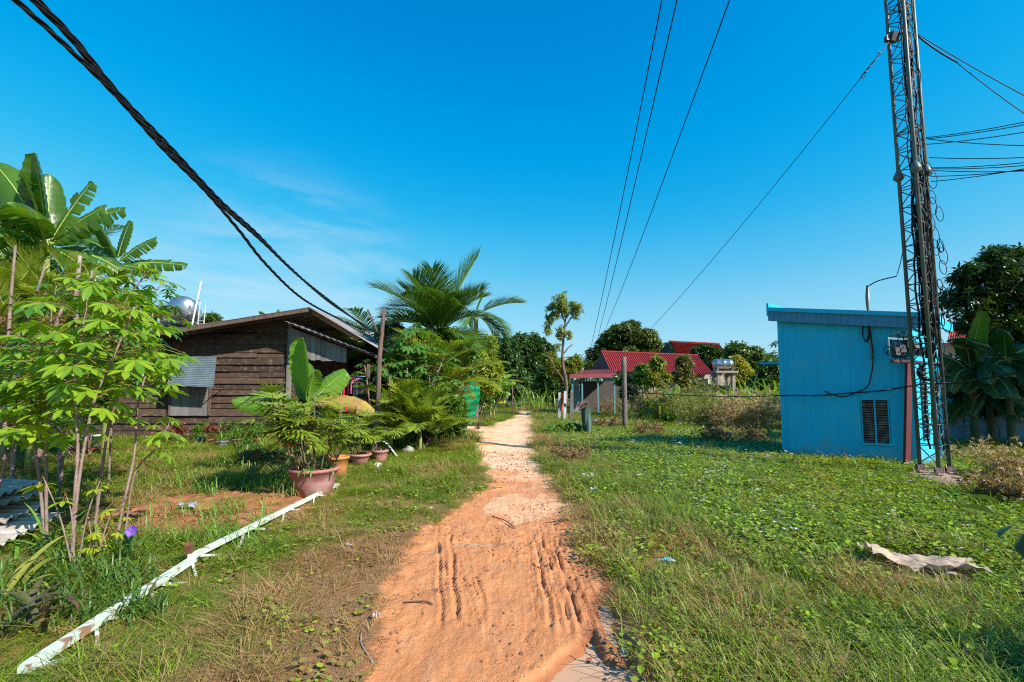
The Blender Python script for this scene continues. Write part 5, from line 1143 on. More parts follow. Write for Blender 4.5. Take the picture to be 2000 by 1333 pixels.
palm('areca_palm', 'yellowish feathery palm right below the upright banana leaves', (c.x, c.y, 0), c.z-.5, [(R_, 1.2, 1.3, .4), (R_, .8, 1.2, .7), (L_, 1.1, 1.4, .4), (2.9, 1.35, 1.5, .3), (2.4, .9, 1.3, .7), (3.9, .9, 1.3, .6)], m=PALMY, tr=.025, LL=.6, w=.035, n=32, droop=.25, group='palms in the left garden')
c = bt(20, 13); bush('thicket_bush', 'dark leafy thicket behind the banana plants at the left edge', (c.x, 13, 0), lobes_px([(-10, 440, 60, 70), (30, 560, 80, 90), (-60, 600, 90, 120), (60, 690, 90, 90)], 13, .5), 2600, .26, LT1, gap=.3)
c = bt(150, 10); bush('thicket_bush', 'mixed green thicket filling the space behind the left cassava plants', (c.x, 10.3, 0), lobes_px([(60, 650, 80, 70), (150, 640, 80, 90), (215, 620, 60, 70), (80, 770, 110, 70), (20, 740, 60, 80), (190, 745, 60, 60)], 10.3, .45), 3400, .20, LT2, gap=.30, shell=.2, stems=16)
def TB(name, label, pts, Y, r0, r1, m=STEM, cat='branch'):
    mb = MB(); P = spline([at(a, b, Y) for a, b in pts], 24); mb.tube(P, np.linspace(r0, r1, 24)*(1+rng.normal(0, .06, 24)), 8); return tag(mb.build(name, m), label, cat, 'bare stems among the left plants')
TB('trunk_post', 'pinkish bare trunk rising behind the cassava leaves', [(152, 880), (150, 700), (148, 590), (156, 500)], 7.4, .05, .03, BARKP, 'trunk')
TB('bare_stem', 'crooked purple grey branch bending left among the cassava stems', [(70, 905), (98, 830), (112, 740), (108, 650), (122, 600)], 6.6, .04, .022)
TB('bare_stem', 'long slanting grey stem at the lower left of the thicket', [(10, 700), (40, 650), (62, 600), (88, 520)], 6.4, .025, .014)
TB('bare_stem', 'upright reddish dead stem near the left picture edge', [(8, 900), (14, 720), (20, 600), (30, 480)], 6.4, .03, .015)
t = weed_bush('dead_vines', 'tangle of dry reddish brown vines hanging near the left picture edge', (at(40, 700, 7.2).x, 7.2, .9), .9, 2.2, 60, mat('dead_twig', (.30, .15, .11), (.18, .09, .07), rough=.9), DRY, cat='vines', seeds=6)
for px_, py_, lb_ in ((20, 560, 'feathery yellow green palm against the sky at the left picture edge'), (100, 590, 'feathery palm whose fronds fan out below the tallest banana plant'), (170, 600, 'feathery palm behind the pinkish bare trunk')):
    c = BL(px_, py_, 7.9+px_*.004); palm('areca_palm', lb_, (c.x, c.y, 0), c.z-.3, [(R_, 1.2, 1.2, .4), (R_, .75, 1.2, .7), (L_, 1.15, 1.2, .4), (L_, .7, 1.2, .7), (2.9, 1.3, 1.4, .4), (2.5, .8, 1.2, .8), (3.7, .8, 1.2, .8), (3.1, .35, 1.2, .9)], m=PALMY, tr=.02, LL=.75, w=.032, n=36, droop=.3, group='palms in the left garden')
def stems_px(L, Y): return [[at(a, b, Y+(k*.04)) for k, (a, b) in enumerate(l)] for l in L]
gc = 'cassava plants at the left'
def cas(label, Y, base, L, leaves, size, **k):
    st = [[Vector((at(base[0], base[1], Y).x, Y, -.03))]+s for s in stems_px(L, Y)]; return cassava('cassava_plant', label, st[0][0], st, leaves, size, group=gc, **k)
cas('tall cassava plant in the middle of the left clump with a thick grey stem', 4.2, (140, 1125), [[(144, 1000), (152, 870), (146, 760), (165, 620), (180, 530)], [(146, 1010), (160, 900), (185, 780), (225, 690), (262, 600)]], 46, .20, zlo=.54, spread=.38, stemr=.015)
cas('cassava plant whose crown spreads furthest right against the sky', 5.0, (185, 1000), [[(203, 890), (215, 790), (212, 680), (245, 590), (290, 530)], [(204, 880), (232, 770), (270, 690), (300, 610)]], 42, .20, zlo=.54, spread=.40, stemr=.014)
cas('slanting thin cassava plant on the right of the left clump', 4.7, (225, 1045), [[(240, 990), (262, 890), (268, 800), (285, 730), (300, 690)]], 24, .19, zlo=.5, spread=.30, stemr=.013)
cas('low cassava plant leaning out over the grass with yellowing leaves', 4.9, (245, 1000), [[(262, 930), (300, 880), (330, 830)]], 9, .16, zlo=.5, spread=.24, stemr=.010)
cas('cassava plant with drooping leaves left of the thick stem', 4.6, (95, 1040), [[(78, 950), (66, 860), (60, 790), (75, 700), (95, 650)], [(90, 940), (92, 850), (110, 760), (120, 700)]], 44, .21, zlo=.52, spread=.36, stemr=.014)
cas('cassava plant at the left picture edge leaning right', 4.8, (-20, 1000), [[(5, 920), (30, 860), (30, 760), (20, 690)], [(-5, 920), (-20, 800), (-30, 700)]], 40, .21, zlo=.5, spread=.36, stemr=.014)
cas('dense cassava plant at the back of the left clump', 6.4, (120, 930), [[(120, 840), (130, 740), (100, 640), (110, 560)], [(125, 840), (170, 740), (200, 640), (195, 560)], [(120, 840), (60, 740), (40, 670)]], 48, .24, zlo=.3, spread=.45, stemr=.014, m=CASD)
cas('cassava plant behind the buckets with its crown near the house roof', 6.8, (215, 905), [[(220, 800), (240, 700), (270, 620), (310, 560)], [(222, 800), (255, 730), (285, 690)]], 40, .24, zlo=.42, spread=.45, stemr=.014, m=CASD)
cas('young yellow green cassava shoot beside the purple flower', 4.3, (185, 1120), [[(180, 1060), (172, 1010)], [(195, 1070), (215, 1010), (240, 985)], [(190, 1080), (205, 1050), (222, 1030)]], 6, .11, zlo=.3, spread=.12, stemr=.008, m=CASY)
cas('sprout with bright yellow leaves low on the left stems', 4.05, (150, 1090), [[(140, 1010), (128, 965)], [(120, 1020), (92, 950), (85, 935)], [(170, 1010), (195, 940)]], 2, .17, zlo=.93, spread=.05, stemr=.007, m=CASY)
STR = mat('red_string', (.55, .06, .03), (.35, .05, .02), rough=.6)
for lb, a, b, Y, s in (('red string tied between the cassava stems above the buckets', (165, 876), (258, 878), 5.0, 0), ('sagging orange string looping left of the cassava stems', (20, 922), (155, 868), 5.0, .05), ('red string slanting down right of the cassava stems', (262, 895), (310, 918), 5.0, .01), ('orange string rising towards the house from the stems', (160, 920), (208, 850), 5.2, -.03)):
    mb = MB(); P = np.array([tuple(at(*a, Y).lerp(at(*b, Y+.2), i/11)) for i in range(12)]); P[:, 2] -= s*4*np.linspace(0, 1, 12)*(1-np.linspace(0, 1, 12)); mb.tube(P, .004, 4); tag(mb.build('string', STR), lb, 'string', 'strings tied between the stems')
# ---- containers left
BUCK = mat('white_bucket', (.72, .70, .66), (.55, .50, .44), scale=5, rough=.5)
def pot(t, b, r0, r1, h, m, rim=.03, name='pot', soil=True):
    mb = MB(); mb.lathe(b, [(r0*.9, 0), (r0, .01), (r0+(r1-r0)*.5, h*.5), (r1*.97, h-rim*1.6), (r1*1.04, h-rim*1.5), (r1*1.05, h), (r1*.93, h), (r1*.88, h*.86), (.01, h*.84)], 28); o = mb.build(name, m, t)
    if soil: mb = MB(); mb.lathe(Vector(b)+Vector((0, 0, h*.84)), [(r1*.89, .0), (r1*.5, .015), (.01, .02)], 20); mb.build('soil', mat('pot_soil', (.08, .05, .03), (.05, .03, .02), bump=.5), t)
    return o
def container(name, label, px, py, r0, r1, h, m, cat='bucket', lip=.02):
    b = on(px, py); t = thing(name, label, cat, b, 'containers on the grass behind the cassava'); mb = MB()
    mb.lathe(b, [(r0*.92, 0), (r0, .01), (r1, h-.03), (r1*1.06, h-.03), (r1*1.07, h), (r1*.95, h), (r0*.93, .03), (.01, .02)], 26); mb.build('body', m, t)
    mb = MB(); th = np.linspace(0, np.pi, 14); mb.tube(np.array([(b.x+r1*1.06*math.cos(a), b.y-.12*math.sin(a), b.z+h-.05-.10*math.sin(a)) for a in th]), .005, 5); mb.build('handle', GALV, t); EXCL.append((b.x, b.y, r1))
container('bucket', 'wide white tub behind the cassava stems', 122, 880, .30, .36, .36, BUCK); container('bucket', 'narrower white bucket right of the wide white tub', 186, 880, .23, .28, .40, BUCK)
container('bucket', 'grey bucket left of the wide white tub', 76, 888, .17, .21, .32, mat('grey_plastic', (.30, .32, .38), (.22, .24, .3), rough=.5)); BLP = mat('blue_barrel', (.02, .22, .50), (.015, .15, .38), rough=.4)
container('basin', 'blue plastic basin between the grey bucket and the white tub', 97, 872, .28, .34, .28, BLP, 'basin'); container('basin', 'blue plastic basin nearest the left picture edge', 48, 872, .30, .38, .30, BLP, 'basin')
t = thing('metal_stand', 'red metal tube stand before the wooden house wall', 'stand', on(300, 850)); Y = on(300, 850).y
for a, b in (((322, 783), (314, 848)), ((322, 783), (286, 785)), ((286, 785), (288, 850)), ((318, 815), (288, 816))): mb = MB(); mb.tube([at(*a, Y), at(*b, Y)], .02, 6); mb.build('tube', RACK, t)
mb = MB(); mb.box(at(268, 833, Y), (.9, .5, .05), jit=.01); mb.build('tray', RACK, t)
# ---- pile of old roofing sheets
OLDT = mat('whitish_old_sheet', (.60, .56, .52), (.36, .30, .27), scale=2, rough=.7, bump=.3, c3=(.25, .15, .11), c3scale=3, c3amt=.6)
def roof_sheet(label, c, sx, sy, rz, tilt, m=OLDT, waves=9, amp=.022):
    R = rotm(rz, tilt[0], tilt[1]); q = [np.array(v)@R.T+np.array(c) for v in ((-sx/2, -sy/2, 0), (sx/2, -sy/2, 0), (sx/2, sy/2, 0), (-sx/2, sy/2, 0))]; mb = MB(); sheet_quad(mb, q[0], q[3], q[2], q[1], .008, waves, amp); V = mb.v[0]; V[:, 2] += .03*np.sin(V[:, 0]*2.1+c[2]*9); tag(mb.build('roofing_sheet', m), label, 'roofing sheet', 'pile of old roofing sheets at the left edge')
def plank(label, c, sx, sy, sz, rz, m=WOODV): mb = MB(); mb.box(c, (sx, sy, sz), rotm(rz, 0), jit=.006); tag(mb.build('plank', m), label, 'plank', 'pile of old roofing sheets at the left edge')
s0 = at(30, 1000, 4.9)-Vector((.95, 0, 0))
roof_sheet('topmost whitish corrugated sheet of the pile at the left edge', (s0.x-.25, 5.1, .52), 1.5, 1.0, .1, (.08, .05)); plank('dark plank wedged under the topmost corrugated sheet', (s0.x-.1, 4.8, .44), 1.4, .18, .05, .12, WOODP)
roof_sheet('second corrugated sheet from the top of the left pile', (s0.x-.2, 5.0, .36), 1.6, 1.1, .04, (.05, -.04)); roof_sheet('third corrugated sheet of the left pile stained brown', (s0.x-.1, 4.9, .24), 1.7, 1.1, .15, (.1, .03)); plank('brown plank between the upper and lower sheets of the pile', (s0.x-.05, 4.45, .17), 1.5, .2, .06, .05, WOODP)
roof_sheet('large flat corrugated sheet at the bottom of the left pile', (s0.x+.20, 4.55, .14), 1.9, 1.3, .22, (.10, .02), waves=11); roof_sheet('corrugated sheet lying on the ground nearest the camera', (s0.x+.1, 4.0, .05), 1.7, .9, .3, (.05, .0))
# ---- fallen painted mast section (two pieces)
PAINT = mat('chipped_white_paint', (.70, .74, .66), (.60, .68, .58), scale=3, rough=.55, c3=(.32, .13, .06), c3scale=7, c3amt=.9, lo3=.60, hi3=.66)
def lattice(label, a, b, za, zb, w, n, off, dz=-.16):
    A, B = gp(*a, za), gp(*b, zb); t = thing('fallen_mast_section', label, 'mast section', ((A.x+B.x)/2, (A.y+B.y)/2, 0), 'fallen white lattice mast'); d = (B-A).normalized(); s = Vector((d.y, -d.x, 0))*off
    mb = MB(); mb.bar(A, B, w, w*.75); mb.build('top_bar', PAINT, t); mb = MB(); A2, B2 = A+s, B+s; A2.z = max(.015, A.z+dz); B2.z = max(.015, B.z+dz); mb.bar(A2+d*.1, B2-d*.1, w*.55); mb.build('lower_bar', PAINT, t); mb = MB()
    for k in range(n): f0_, f1_ = (k+.1)/n, (k+.55)/n; mb.bar(A.lerp(B, f0_)-Vector((0, 0, w*.3)), A2.lerp(B2, f1_), w*.35); mb.bar(A.lerp(B, (k+.95)/n)-Vector((0, 0, w*.3)), A2.lerp(B2, f1_+.02/n), w*.35)
    mb.build('lacing', PAINT, t); return t
lattice('nearer section of the fallen white lattice mast at the lower left', (45, 1308), (378, 1092), .10, .13, .060, 3, .16, -.13); lattice('farther section of the fallen white lattice mast ending at the big pot', (372, 1088), (660, 946), .16, .12, .055, 4, .13, -.14)
t = tag(MB().box(gp(374, 1088, .15)+Vector((-.03, .02, 0)), (.05, .05, .26), rotm(.3, .4)).build('rusty_bracket', mat('rust', (.22, .07, .04), (.13, .05, .03), rough=.9)), 'rusty bracket where the two fallen mast sections overlap', 'bracket')
# ---- long grass in the bed, strap plants, purple flower
def long_grass(name, label, spots, per, L, w, m, bend=.8, el=(.8, 1.5), sp=.07):
    mb = MB()
    for (px, py) in spots: b = on(px, py); blades('', '', b, per, L, w, m, sp, bend, el, mb=mb)
    return tag(mb.build(name, m), label, None, None, 'stuff')
LG = leaf('long_grass_blade', (.24, .42, .06), (.12, .28, .03), .35, .4)
sp_ = [(random.uniform(350, 585), random.uniform(905, 975)) for _ in range(70)]+[(random.uniform(255, 520), random.uniform(960, 1090)) for _ in range(34)]
long_grass('garden_chives', 'long green leek like grass growing on the bare soil bed', sp_, 7, .34, .011, LG)
long_grass('rough_grass', 'rank dark grass under the cassava at the lower left', [(random.uniform(0, 290), random.uniform(1060, 1230)) for _ in range(90)], 9, .26, .012, leaf('rank_grass', (.12, .24, .03), (.07, .14, .02), .3))
long_grass('path_edge_grass', 'taller grass tufts along the right edge of the path', [(random.uniform(1060, 1130)+random.uniform(0, 60), random.uniform(880, 960)) for _ in range(60)]+[(random.uniform(1250, 1560), random.uniform(1040, 1300)) for _ in range(55)]+[(random.uniform(1550, 1980), random.uniform(1000, 1320)) for _ in range(60)], 8, .22, .008, leaf('pale_grass', (.30, .38, .08), (.16, .27, .03), .3), .9)
DKB = leaf('strap_leaf', (.10, .16, .04), (.16, .06, .06), .25)
blades('strap_plant', 'reddish dark strap leaved plant at the lower left corner', on(35, 1235), 22, .45, .045, DKB, .10); blades('strap_plant', 'green strap leaved plant between the roofing pile and the stems', on(110, 1090), 26, .5, .03, LG, .12)
blades('strap_plant', 'yellow edged strap plant cut by the left picture edge', on(8, 1180), 10, .55, .05, leaf('yellow_edge_leaf', (.45, .42, .08), (.2, .25, .04), .3), .06)
b = on(240, 1110); t = thing('purple_flower_plant', 'slender plant with one open purple flower beside the soil bed', 'flower', b); fc = at(258, 1038, b.y-.05)
mb = MB(); mb.tube(spline([b, b.lerp(fc, .5)+Vector((.03, 0, .05)), fc], 10), .005, 5); blades('', '', b.lerp(fc, .4), 7, .22, .03, LG, .02, mb=mb); mb.build('stem', leaf('flower_leaf', (.10, .22, .04), (.06, .14, .03), .3), t)
mb = MB(); R = rotm(.2, rad(70))
for k in range(5):
    a = k*2*math.pi/5; G = []
    for s in np.linspace(0, 1, 5):
        rr_ = .006+.036*s; wd = .004+.022*math.sin(s*2.2)*1.1; row = []
        for q in (-1, -.33, .33, 1): row.append(np.array([rr_*math.cos(a)-q*wd*math.sin(a), rr_*math.sin(a)+q*wd*math.cos(a), .012*s*s-.01*(1-s)+.003*math.sin(q*4)])@R.T+np.array(tuple(fc)))
        G.append(row)
    mb.grid(np.array(G))
mb.build('petals', mat('purple_petal', (.30, .13, .75), (.22, .08, .6), transl=.25, rough=.5), t)
# ---- potted plants and banana by the house
PINK = mat('pink_clay', (.46, .17, .16), (.33, .115, .11), scale=4, rough=.8, bump=.3, c3=(.55, .40, .34), c3scale=3, c3amt=.5)
PINK2 = mat('pale_pink_clay', (.52, .25, .22), (.42, .18, .16), scale=4, rough=.8, bump=.3); ORG = mat('orange_clay', (.58, .25, .08), (.40, .15, .05), scale=4, rough=.8, bump=.3)
gpp = 'potted plants beside the crooked pole'
b = on(612, 966); t = thing('potted_palm', 'largest pink pot with a tall fan leaved palm in it', 'potted plant', b, gpp); pot(t, b, .26, .345, .40, PINK); EXCL.append((b.x, b.y, .3)); rhapis(t, b+Vector((0, 0, .34)), 1.15, .62, 17, .30, per=9)
mb = MB()
for k in range(16): a = random.uniform(0, 6.28); blades('', '', b+Vector((.26*math.cos(a), .26*math.sin(a), .36)), 2, .26, .03, LG, .03, 1.3, (.2, .9), mb=mb)
mb.build('low_leaves', LG, t); bigpot = b
b = on(659, 932); t = thing('potted_palm', 'orange clay pot with a leaning palm behind the largest pink pot', 'potted plant', b, gpp); pot(t, b, .14, .20, .38, ORG); rhapis(t, b+Vector((0, 0, .33)), .8, .4, 7, .28)
b = on(703, 908); t = thing('potted_palm', 'wide pink bowl with a yellow green palm left of the pole', 'potted plant', b, gpp); pot(t, b, .13, .225, .24, PINK2); rhapis(t, b+Vector((0, 0, .2)), .75, .5, 8, .34)
b = on(742, 902); t = thing('potted_palm', 'round pink pot with spiky leaves directly right of the pole', 'potted plant', b, gpp); pot(t, b, .12, .175, .27, PINK2); rhapis(t, b+Vector((0, 0, .24)), .6, .4, 6, .30)
c = at(600, 792, 8.2)
banana('banana_plant', 'young banana plant with huge pale green leaves behind the largest pink pot', (c.x, 8.2, 0), c.z, [
    (2.6, 1.47, 1.22, .28, .06, 0, 0, BANY), (.5, 1.25, .95, .22, .25, 0, -.3, BAN), (R_+.35, .98, .95, .24, .3, 0, -1.15, BANY), (R_-.9, 1.15, .75, .17, .3, 0, -.5, BANY), (L_, .06, 1.36, .21, -.02, 0, 1.05, BANY), (R_, .32, 1.25, .18, .75, .4, -1.1, BAND), (2.9, .1, .85, .2, 1.0, .1)], r=.07, group=None)
# flower pots along the wall
gw = 'small flower pots along the house wall'
for k, (px, py, lb, col, kind) in enumerate(((392, 868, 'turquoise flower pot at the foot of the plank wall', (.03, .30, .36), 0), (412, 872, 'dark red flower pot with reddish leaves by the plank wall', (.28, .05, .05), 1), (433, 876, 'bluish grey pot with a bright green spiky plant by the plank wall', (.22, .24, .33), 2), (460, 872, 'brown pot with grassy leaves right of the bluish grey pot', (.20, .09, .07), 2), (352, 866, 'small dark pot left of the turquoise pot by the plank wall', (.10, .06, .05), 1), (500, 870, 'dull orange pot with dark leaves by the plank wall', (.30, .12, .06), 0))):
    b = on(px, py); t = thing('potted_plant', lb, 'potted plant', b, gw); pot(t, b, .11, .15, .22, mat('glaze_%s' % 'abcdef'[k], col, rough=.5)); mb = MB()
    bp = b+Vector((0, 0, .18))
    if kind == 2: blades('', '', bp, 26, .5, .035, LG, .04, .7, mb=mb); mb.build('foliage', LG, t)
    else: crown([((bp.x, bp.y, bp.z+.25), (.22, .22, .24))], 70, .11, seed=k).build('foliage', (LT4 if kind == 0 else leaf('red_foliage', (.30, .06, .04), (.12, .05, .03))), t)
RED = mat('red_petal', (.70, .03, .03), (.5, .02, .03), rough=.6)
def flowering(label, px, py, w, h, n, nf, m=LT4, size=.09, fl=RED, fs=.035):
    b = on(px, py); Y = b.y; t = thing('flower_bush', label, 'flower bush', b, 'flowering plants in the left garden'); k = Y/FPX; c = Vector((b.x, Y, h*k*.5)); lob = [((c.x, Y, c.z), (w*k*.5, w*k*.35, h*k*.5))]
    crown(lob, n, size, seed=px, shell=.2, gap=.3).build('foliage', m, t); P, N = crown_pts(lob, nf, .2, px, .9); q = len(P); T = whorl(5, .3, -.3); mb = MB(); mb.inst(T[0], T[1], rots(rng.uniform(0, 6.28, q), rng.normal(0, .6, q), rng.normal(0, .6, q))*fs, P); mb.build('blossom', fl, t)
flowering('low bush dotted with small red flowers before the plank wall', 505, 915, 105, 42, 420, 90, DKB if False else LT2, .07); flowering('second patch of red flowers left of the banana plant', 555, 905, 60, 40, 260, 40, LT2, .08)
flowering('reddish flower mat at the foot of the house wall', 340, 868, 130, 26, 350, 60, LT2, .08, mat('pink_petal', (.60, .10, .16)), .04); flowering('leafy border plants with orange flowers below the plank wall', 480, 862, 150, 45, 500, 14, LT2, .10, mat('orange_petal', (.75, .12, .02)), .06)
blades('spiky_plant', 'tall sword leaved plant left of the young banana plant', on(482, 900), 30, .75, .035, leaf('sword_leaf', (.16, .28, .05), (.07, .15, .03), .3), .10, .5, (.9, 1.5)); blades('spiky_plant', 'clump of bright green upright blades before the plank wall', on(455, 858), 40, .6, .04, LG, .25, .6)
blades('spiky_plant', 'arching green blades right of the red flowers', on(520, 880), 26, .6, .035, LG, .12, .8)
flowering('dark leafy shrub filling the gap behind the young banana plant', 575, 900, 60, 75, 380, 3, LT1, .12); 
# ---- garden mass right of the pole
gg = 'palms in the roadside garden'
c = at(856, 640, 16); palm('coconut_palm', 'large coconut palm with fronds spreading above the roadside garden', (c.x, 16, 0), c.z-.3, [
    (R_+.15, 1.20, 3.1, .12), (R_-.2, 1.0, 2.3, .4), (L_-.2, 1.12, 2.3, .35), (L_+.2, .95, 2.7, .5), (2.8, .75, 2.6, .6), (3.4, .9, 2.4, .7), (L_, .90, 2.2, .75), (L_+.3, .65, 2.0, .6), (2.8, 1.15, 2.5, .6), (R_-.4, .95, 2.3, .6), (2.3, .55, 2.2, .8), (3.7, .85, 2.2, .8), (R_, .85, 1.8, .75), (L_-.5, .98, 2.4, .7), (.6, 1.3, 2.4, .5), (-.5, 1.2, 2.4, .5), (R_+.4, .3, 2.0, .9), (3.1, 1.35, 2.4, .45), (L_, 1.35, 2.3, .4), (2.6, .2, 2.0, .8), (3.9, .2, 2.0, .8)], tr=.16, LL=1.1, w=.030, n=84, droop=.30, group=gg)
c = at(930, 612, 22.6); palm('coconut_palm', 'smaller coconut palm whose frond arches out over the path side', (c.x, 22.6, 0), c.z-.1, [(R_, .50, 2.3, .38), (R_-.3, -.05, 1.9, .8), (R_-.5, -.5, 1.7, .7), (3.0, .2, 1.9, 1.0), (R_, 1.3, 1.0, .15), (L_, .6, 2, .8), (R_+.1, -.4, 1.9, .5)], tr=.13, LL=1.15, w=.036, n=66, droop=.4, group=gg)
c = at(712, 612, 18); palm('coconut_palm', 'palm frond tips showing just left of the crooked pole top', (c.x+.3, 18, 0), c.z-1.1, [(L_, .95, 2.2, .9), (L_+.4, .75, 2.0, .8), (R_, .9, 1.8, .8), (2.9, 1.0, 2.0, .8), (L_, .4, 1.9, .8)], tr=.12, LL=.8, w=.04, n=46, group=gg)
ar = [(852, 866, 800, 12.6, 1.7, 'bright areca palm at the front edge of the roadside garden'), (872, 846, 745, 16.5, 1.6, 'areca palm left of the green shade net'), (822, 872, 790, 12.2, 1.4, 'short areca palm beside the stones'), (880, 848, 715, 15.2, 2.0, 'tall areca palm in the middle of the roadside garden'), (930, 812, 706, 23.5, 1.7, 'areca palm with yellow fronds above the green shade net'), (790, 868, 770, 12.9, 1.5, 'areca palm just right of the crooked pole'), (965, 802, 738, 27, 1.8, 'yellowing areca palm at the path end of the garden'), (845, 850, 690, 14.2, 1.7, 'areca palm under the large coconut fronds'), (765, 872, 800, 12.3, 1.0, 'small areca palm touching the crooked pole')]
for k, (px, pb, pt_, Y, L, lb) in enumerate(ar):
    b = bt(px, Y); c = at(px, pt_, Y); palm('areca_palm', lb, (b.x, Y, 0), max(.3, c.z-.70), auto_fr(12, L, .45, 1.42, .62, k), m=PALMY, tr=.045, LL=.80, w=.036, n=36, droop=.45, group=gg, bark=STEMG)
ca = [(800, 868, [(800, 780), (795, 700), (812, 640)], 13.4, 34, .34, 'tall dark cassava beside the crooked pole top'), (845, 862, [(840, 790), (838, 720), (835, 650)], 13.8, 34, .34, 'tall dark cassava under the coconut fronds'), (765, 870, [(765, 800), (760, 740), (752, 712)], 12.8, 18, .30, 'cassava with drooping leaves right behind the pole'), (722, 880, [(722, 800), (716, 740), (712, 715)], 13.0, 12, .28, 'cassava leaves hanging at the porch edge left of the pole'), (815, 868, [(822, 800), (850, 740), (870, 690)], 13.0, 26, .30, 'spreading cassava in front of the large coconut palm')]
for px, pb, L, Y, nl, sz, lb in ca:
    b = bt(px, Y); cassava('cassava_plant', lb, b, [[b]+[at(a, q, Y) for a, q in L]], nl, sz, m=CASD, group='cassava plants in the roadside garden', spread=.55, zlo=.45, stemr=.03)
def gbush(label, items, Y, n, size, m, seed, px=None, **k): return bush('garden_bush', label, bt(px or items[0][0], Y), lobes_px(items, Y, .6), n, size, m, group='bushes in the roadside garden', seed=seed, **k)
gbush('leafy green bush mass under the large coconut palm', [(850, 715, 60, 70), (800, 690, 48, 56), (900, 705, 42, 66), (870, 660, 34, 30), (830, 780, 60, 50)], 15.6, 2800, .22, LT4, 41)
gbush('yellow green bush right of the coconut trunk', [(935, 700, 38, 45), (960, 735, 30, 40), (915, 680, 26, 30)], 19.5, 1800, .24, leaf('lime_leaf', (.42, .46, .05), (.16, .28, .03), .35), 42)
gbush('low dark undergrowth along the garden edge', [(800, 830, 50, 34), (850, 830, 50, 30), (890, 815, 34, 34)], 14.0, 1700, .17, LT2, 43)
gbush('bright leafy shrubs in front of the roadside palms', [(845, 815, 40, 34), (815, 800, 34, 40), (880, 800, 30, 40), (790, 830, 34, 26)], 13.2, 1500, .17, LT4, 46)
gbush('light green shrub behind the shade net', [(950, 775, 34, 30), (975, 765, 22, 22), (935, 790, 24, 24)], 23.5, 1100, .22, LT4, 44)
gbush('deep green bush between the house porch and the crooked pole', [(735, 700, 30, 36), (760, 670, 36, 40), (725, 760, 34, 50), (775, 740, 36, 50)], 16.5, 2000, .22, LT2, 45)
for lb, px, pt_, Y, fr_ in (('banana plant with a drooping leaf pointing at the path', 958, 752, 26, [(R_, .35, 1.5, .2, .5, .3, -1.1, BANY), (R_, .9, 1.4, .2, .7, .4, -1.0, BANY), (L_, .8, 1.3, .2, .6, .3, 1.0), (2.8, .6, 1.2, .2, .9, .3), (R_+.2, -.1, 1.3, .2, .5, .4, -1.0, BANY)]), ('banana plant behind the porch roof left of the pole', 716, 690, 19, [(R_, .9, 1.3, .24, .6, .3, -1.0, BANY), (L_, .8, 1.3, .24, .5, .3, 1.0, BANY), (3.0, 1.1, 1.2, .24, .6, .3, 0, BANY), (L_+.3, .2, 1.2, .22, .8, .3, 1)]), ('banana plant whose leaf tip pokes above the house roof', 530, 640, 26, [(R_, 1.3, 1.2, .2, .1, .1, -1.3, BANY), (L_, .9, 1.4, .2, .6, .1, 1.2), (3, 1, 1.3, .2, .6, .2)]), ('banana plant behind the upper edge of the porch roof', 668, 680, 21, [(L_, 1.0, 1.3, .2, .4, .1, 1.2, BANY), (R_, 1.0, 1.2, .2, .4, .1, -1.2), (3, 1, 1.2, .2, .6, .2)])):
    c = at(px, pt_, Y); banana('banana_plant', lb, (c.x, Y, 0), c.z, fr_, group='banana plants in the gardens')
far_tree('small feathery tree top behind the left end of the house roof', 410, 625, 26, 14, 30, LT2, 500, .25, [(395, 632, 14, 10)], seed=51); far_tree('tree behind the left house hidden by the roof', 560, 680, 60, 30, 34, LT2, 900, .4, seed=52)
blades('spiky_plant', 'spiky arching plant among the garden edge palms', on(880, 850), 30, .8, .05, LG, .12, .8); blades('spiky_plant', 'broad bladed plant in front of the roadside bushes', on(860, 862), 28, .7, .05, LG, .14, .8); blades('spiky_plant', 'spiky green plant right of the round pink pot', on(792, 878), 26, .65, .045, LG, .12, .8)
for k, (px, py, s, lb) in enumerate(((797, 884, .16, 'pale stone near the curved white pipe'), (836, 860, .14, 'grey white stone at the garden edge'), (846, 853, .09, 'small white stone beside the grey white stone'))):
    mb = MB(); th = np.linspace(0, 2*np.pi, 12)[:-1]; V = []; b = on(px, py)
    mb.lathe(b, [(.01, -.02), (s*.8, 0), (s, s*.3), (s*.8, s*.75), (s*.3, s), (.01, s*1.02)], 11); mb.v[0] = mb.v[0]+rng.normal(0, s*.09, mb.v[0].shape); tag(mb.build('stone', mat('pale_stone', (.55, .50, .46), (.4, .36, .33), bump=.4)), lb, 'stone')
Y = 11.0; mb = MB(); mb.tube(spline([at(727, 868, Y), at(742, 862, Y), at(756, 868, Y-.1), on(776, 896)+Vector((0, 0, .03))], 20), .022, 10); tag(mb.build('pipe', mat('white_pipe', (.72, .74, .72), rough=.4)), 'curved white plastic pipe in the grass by the round pink pot', 'pipe')
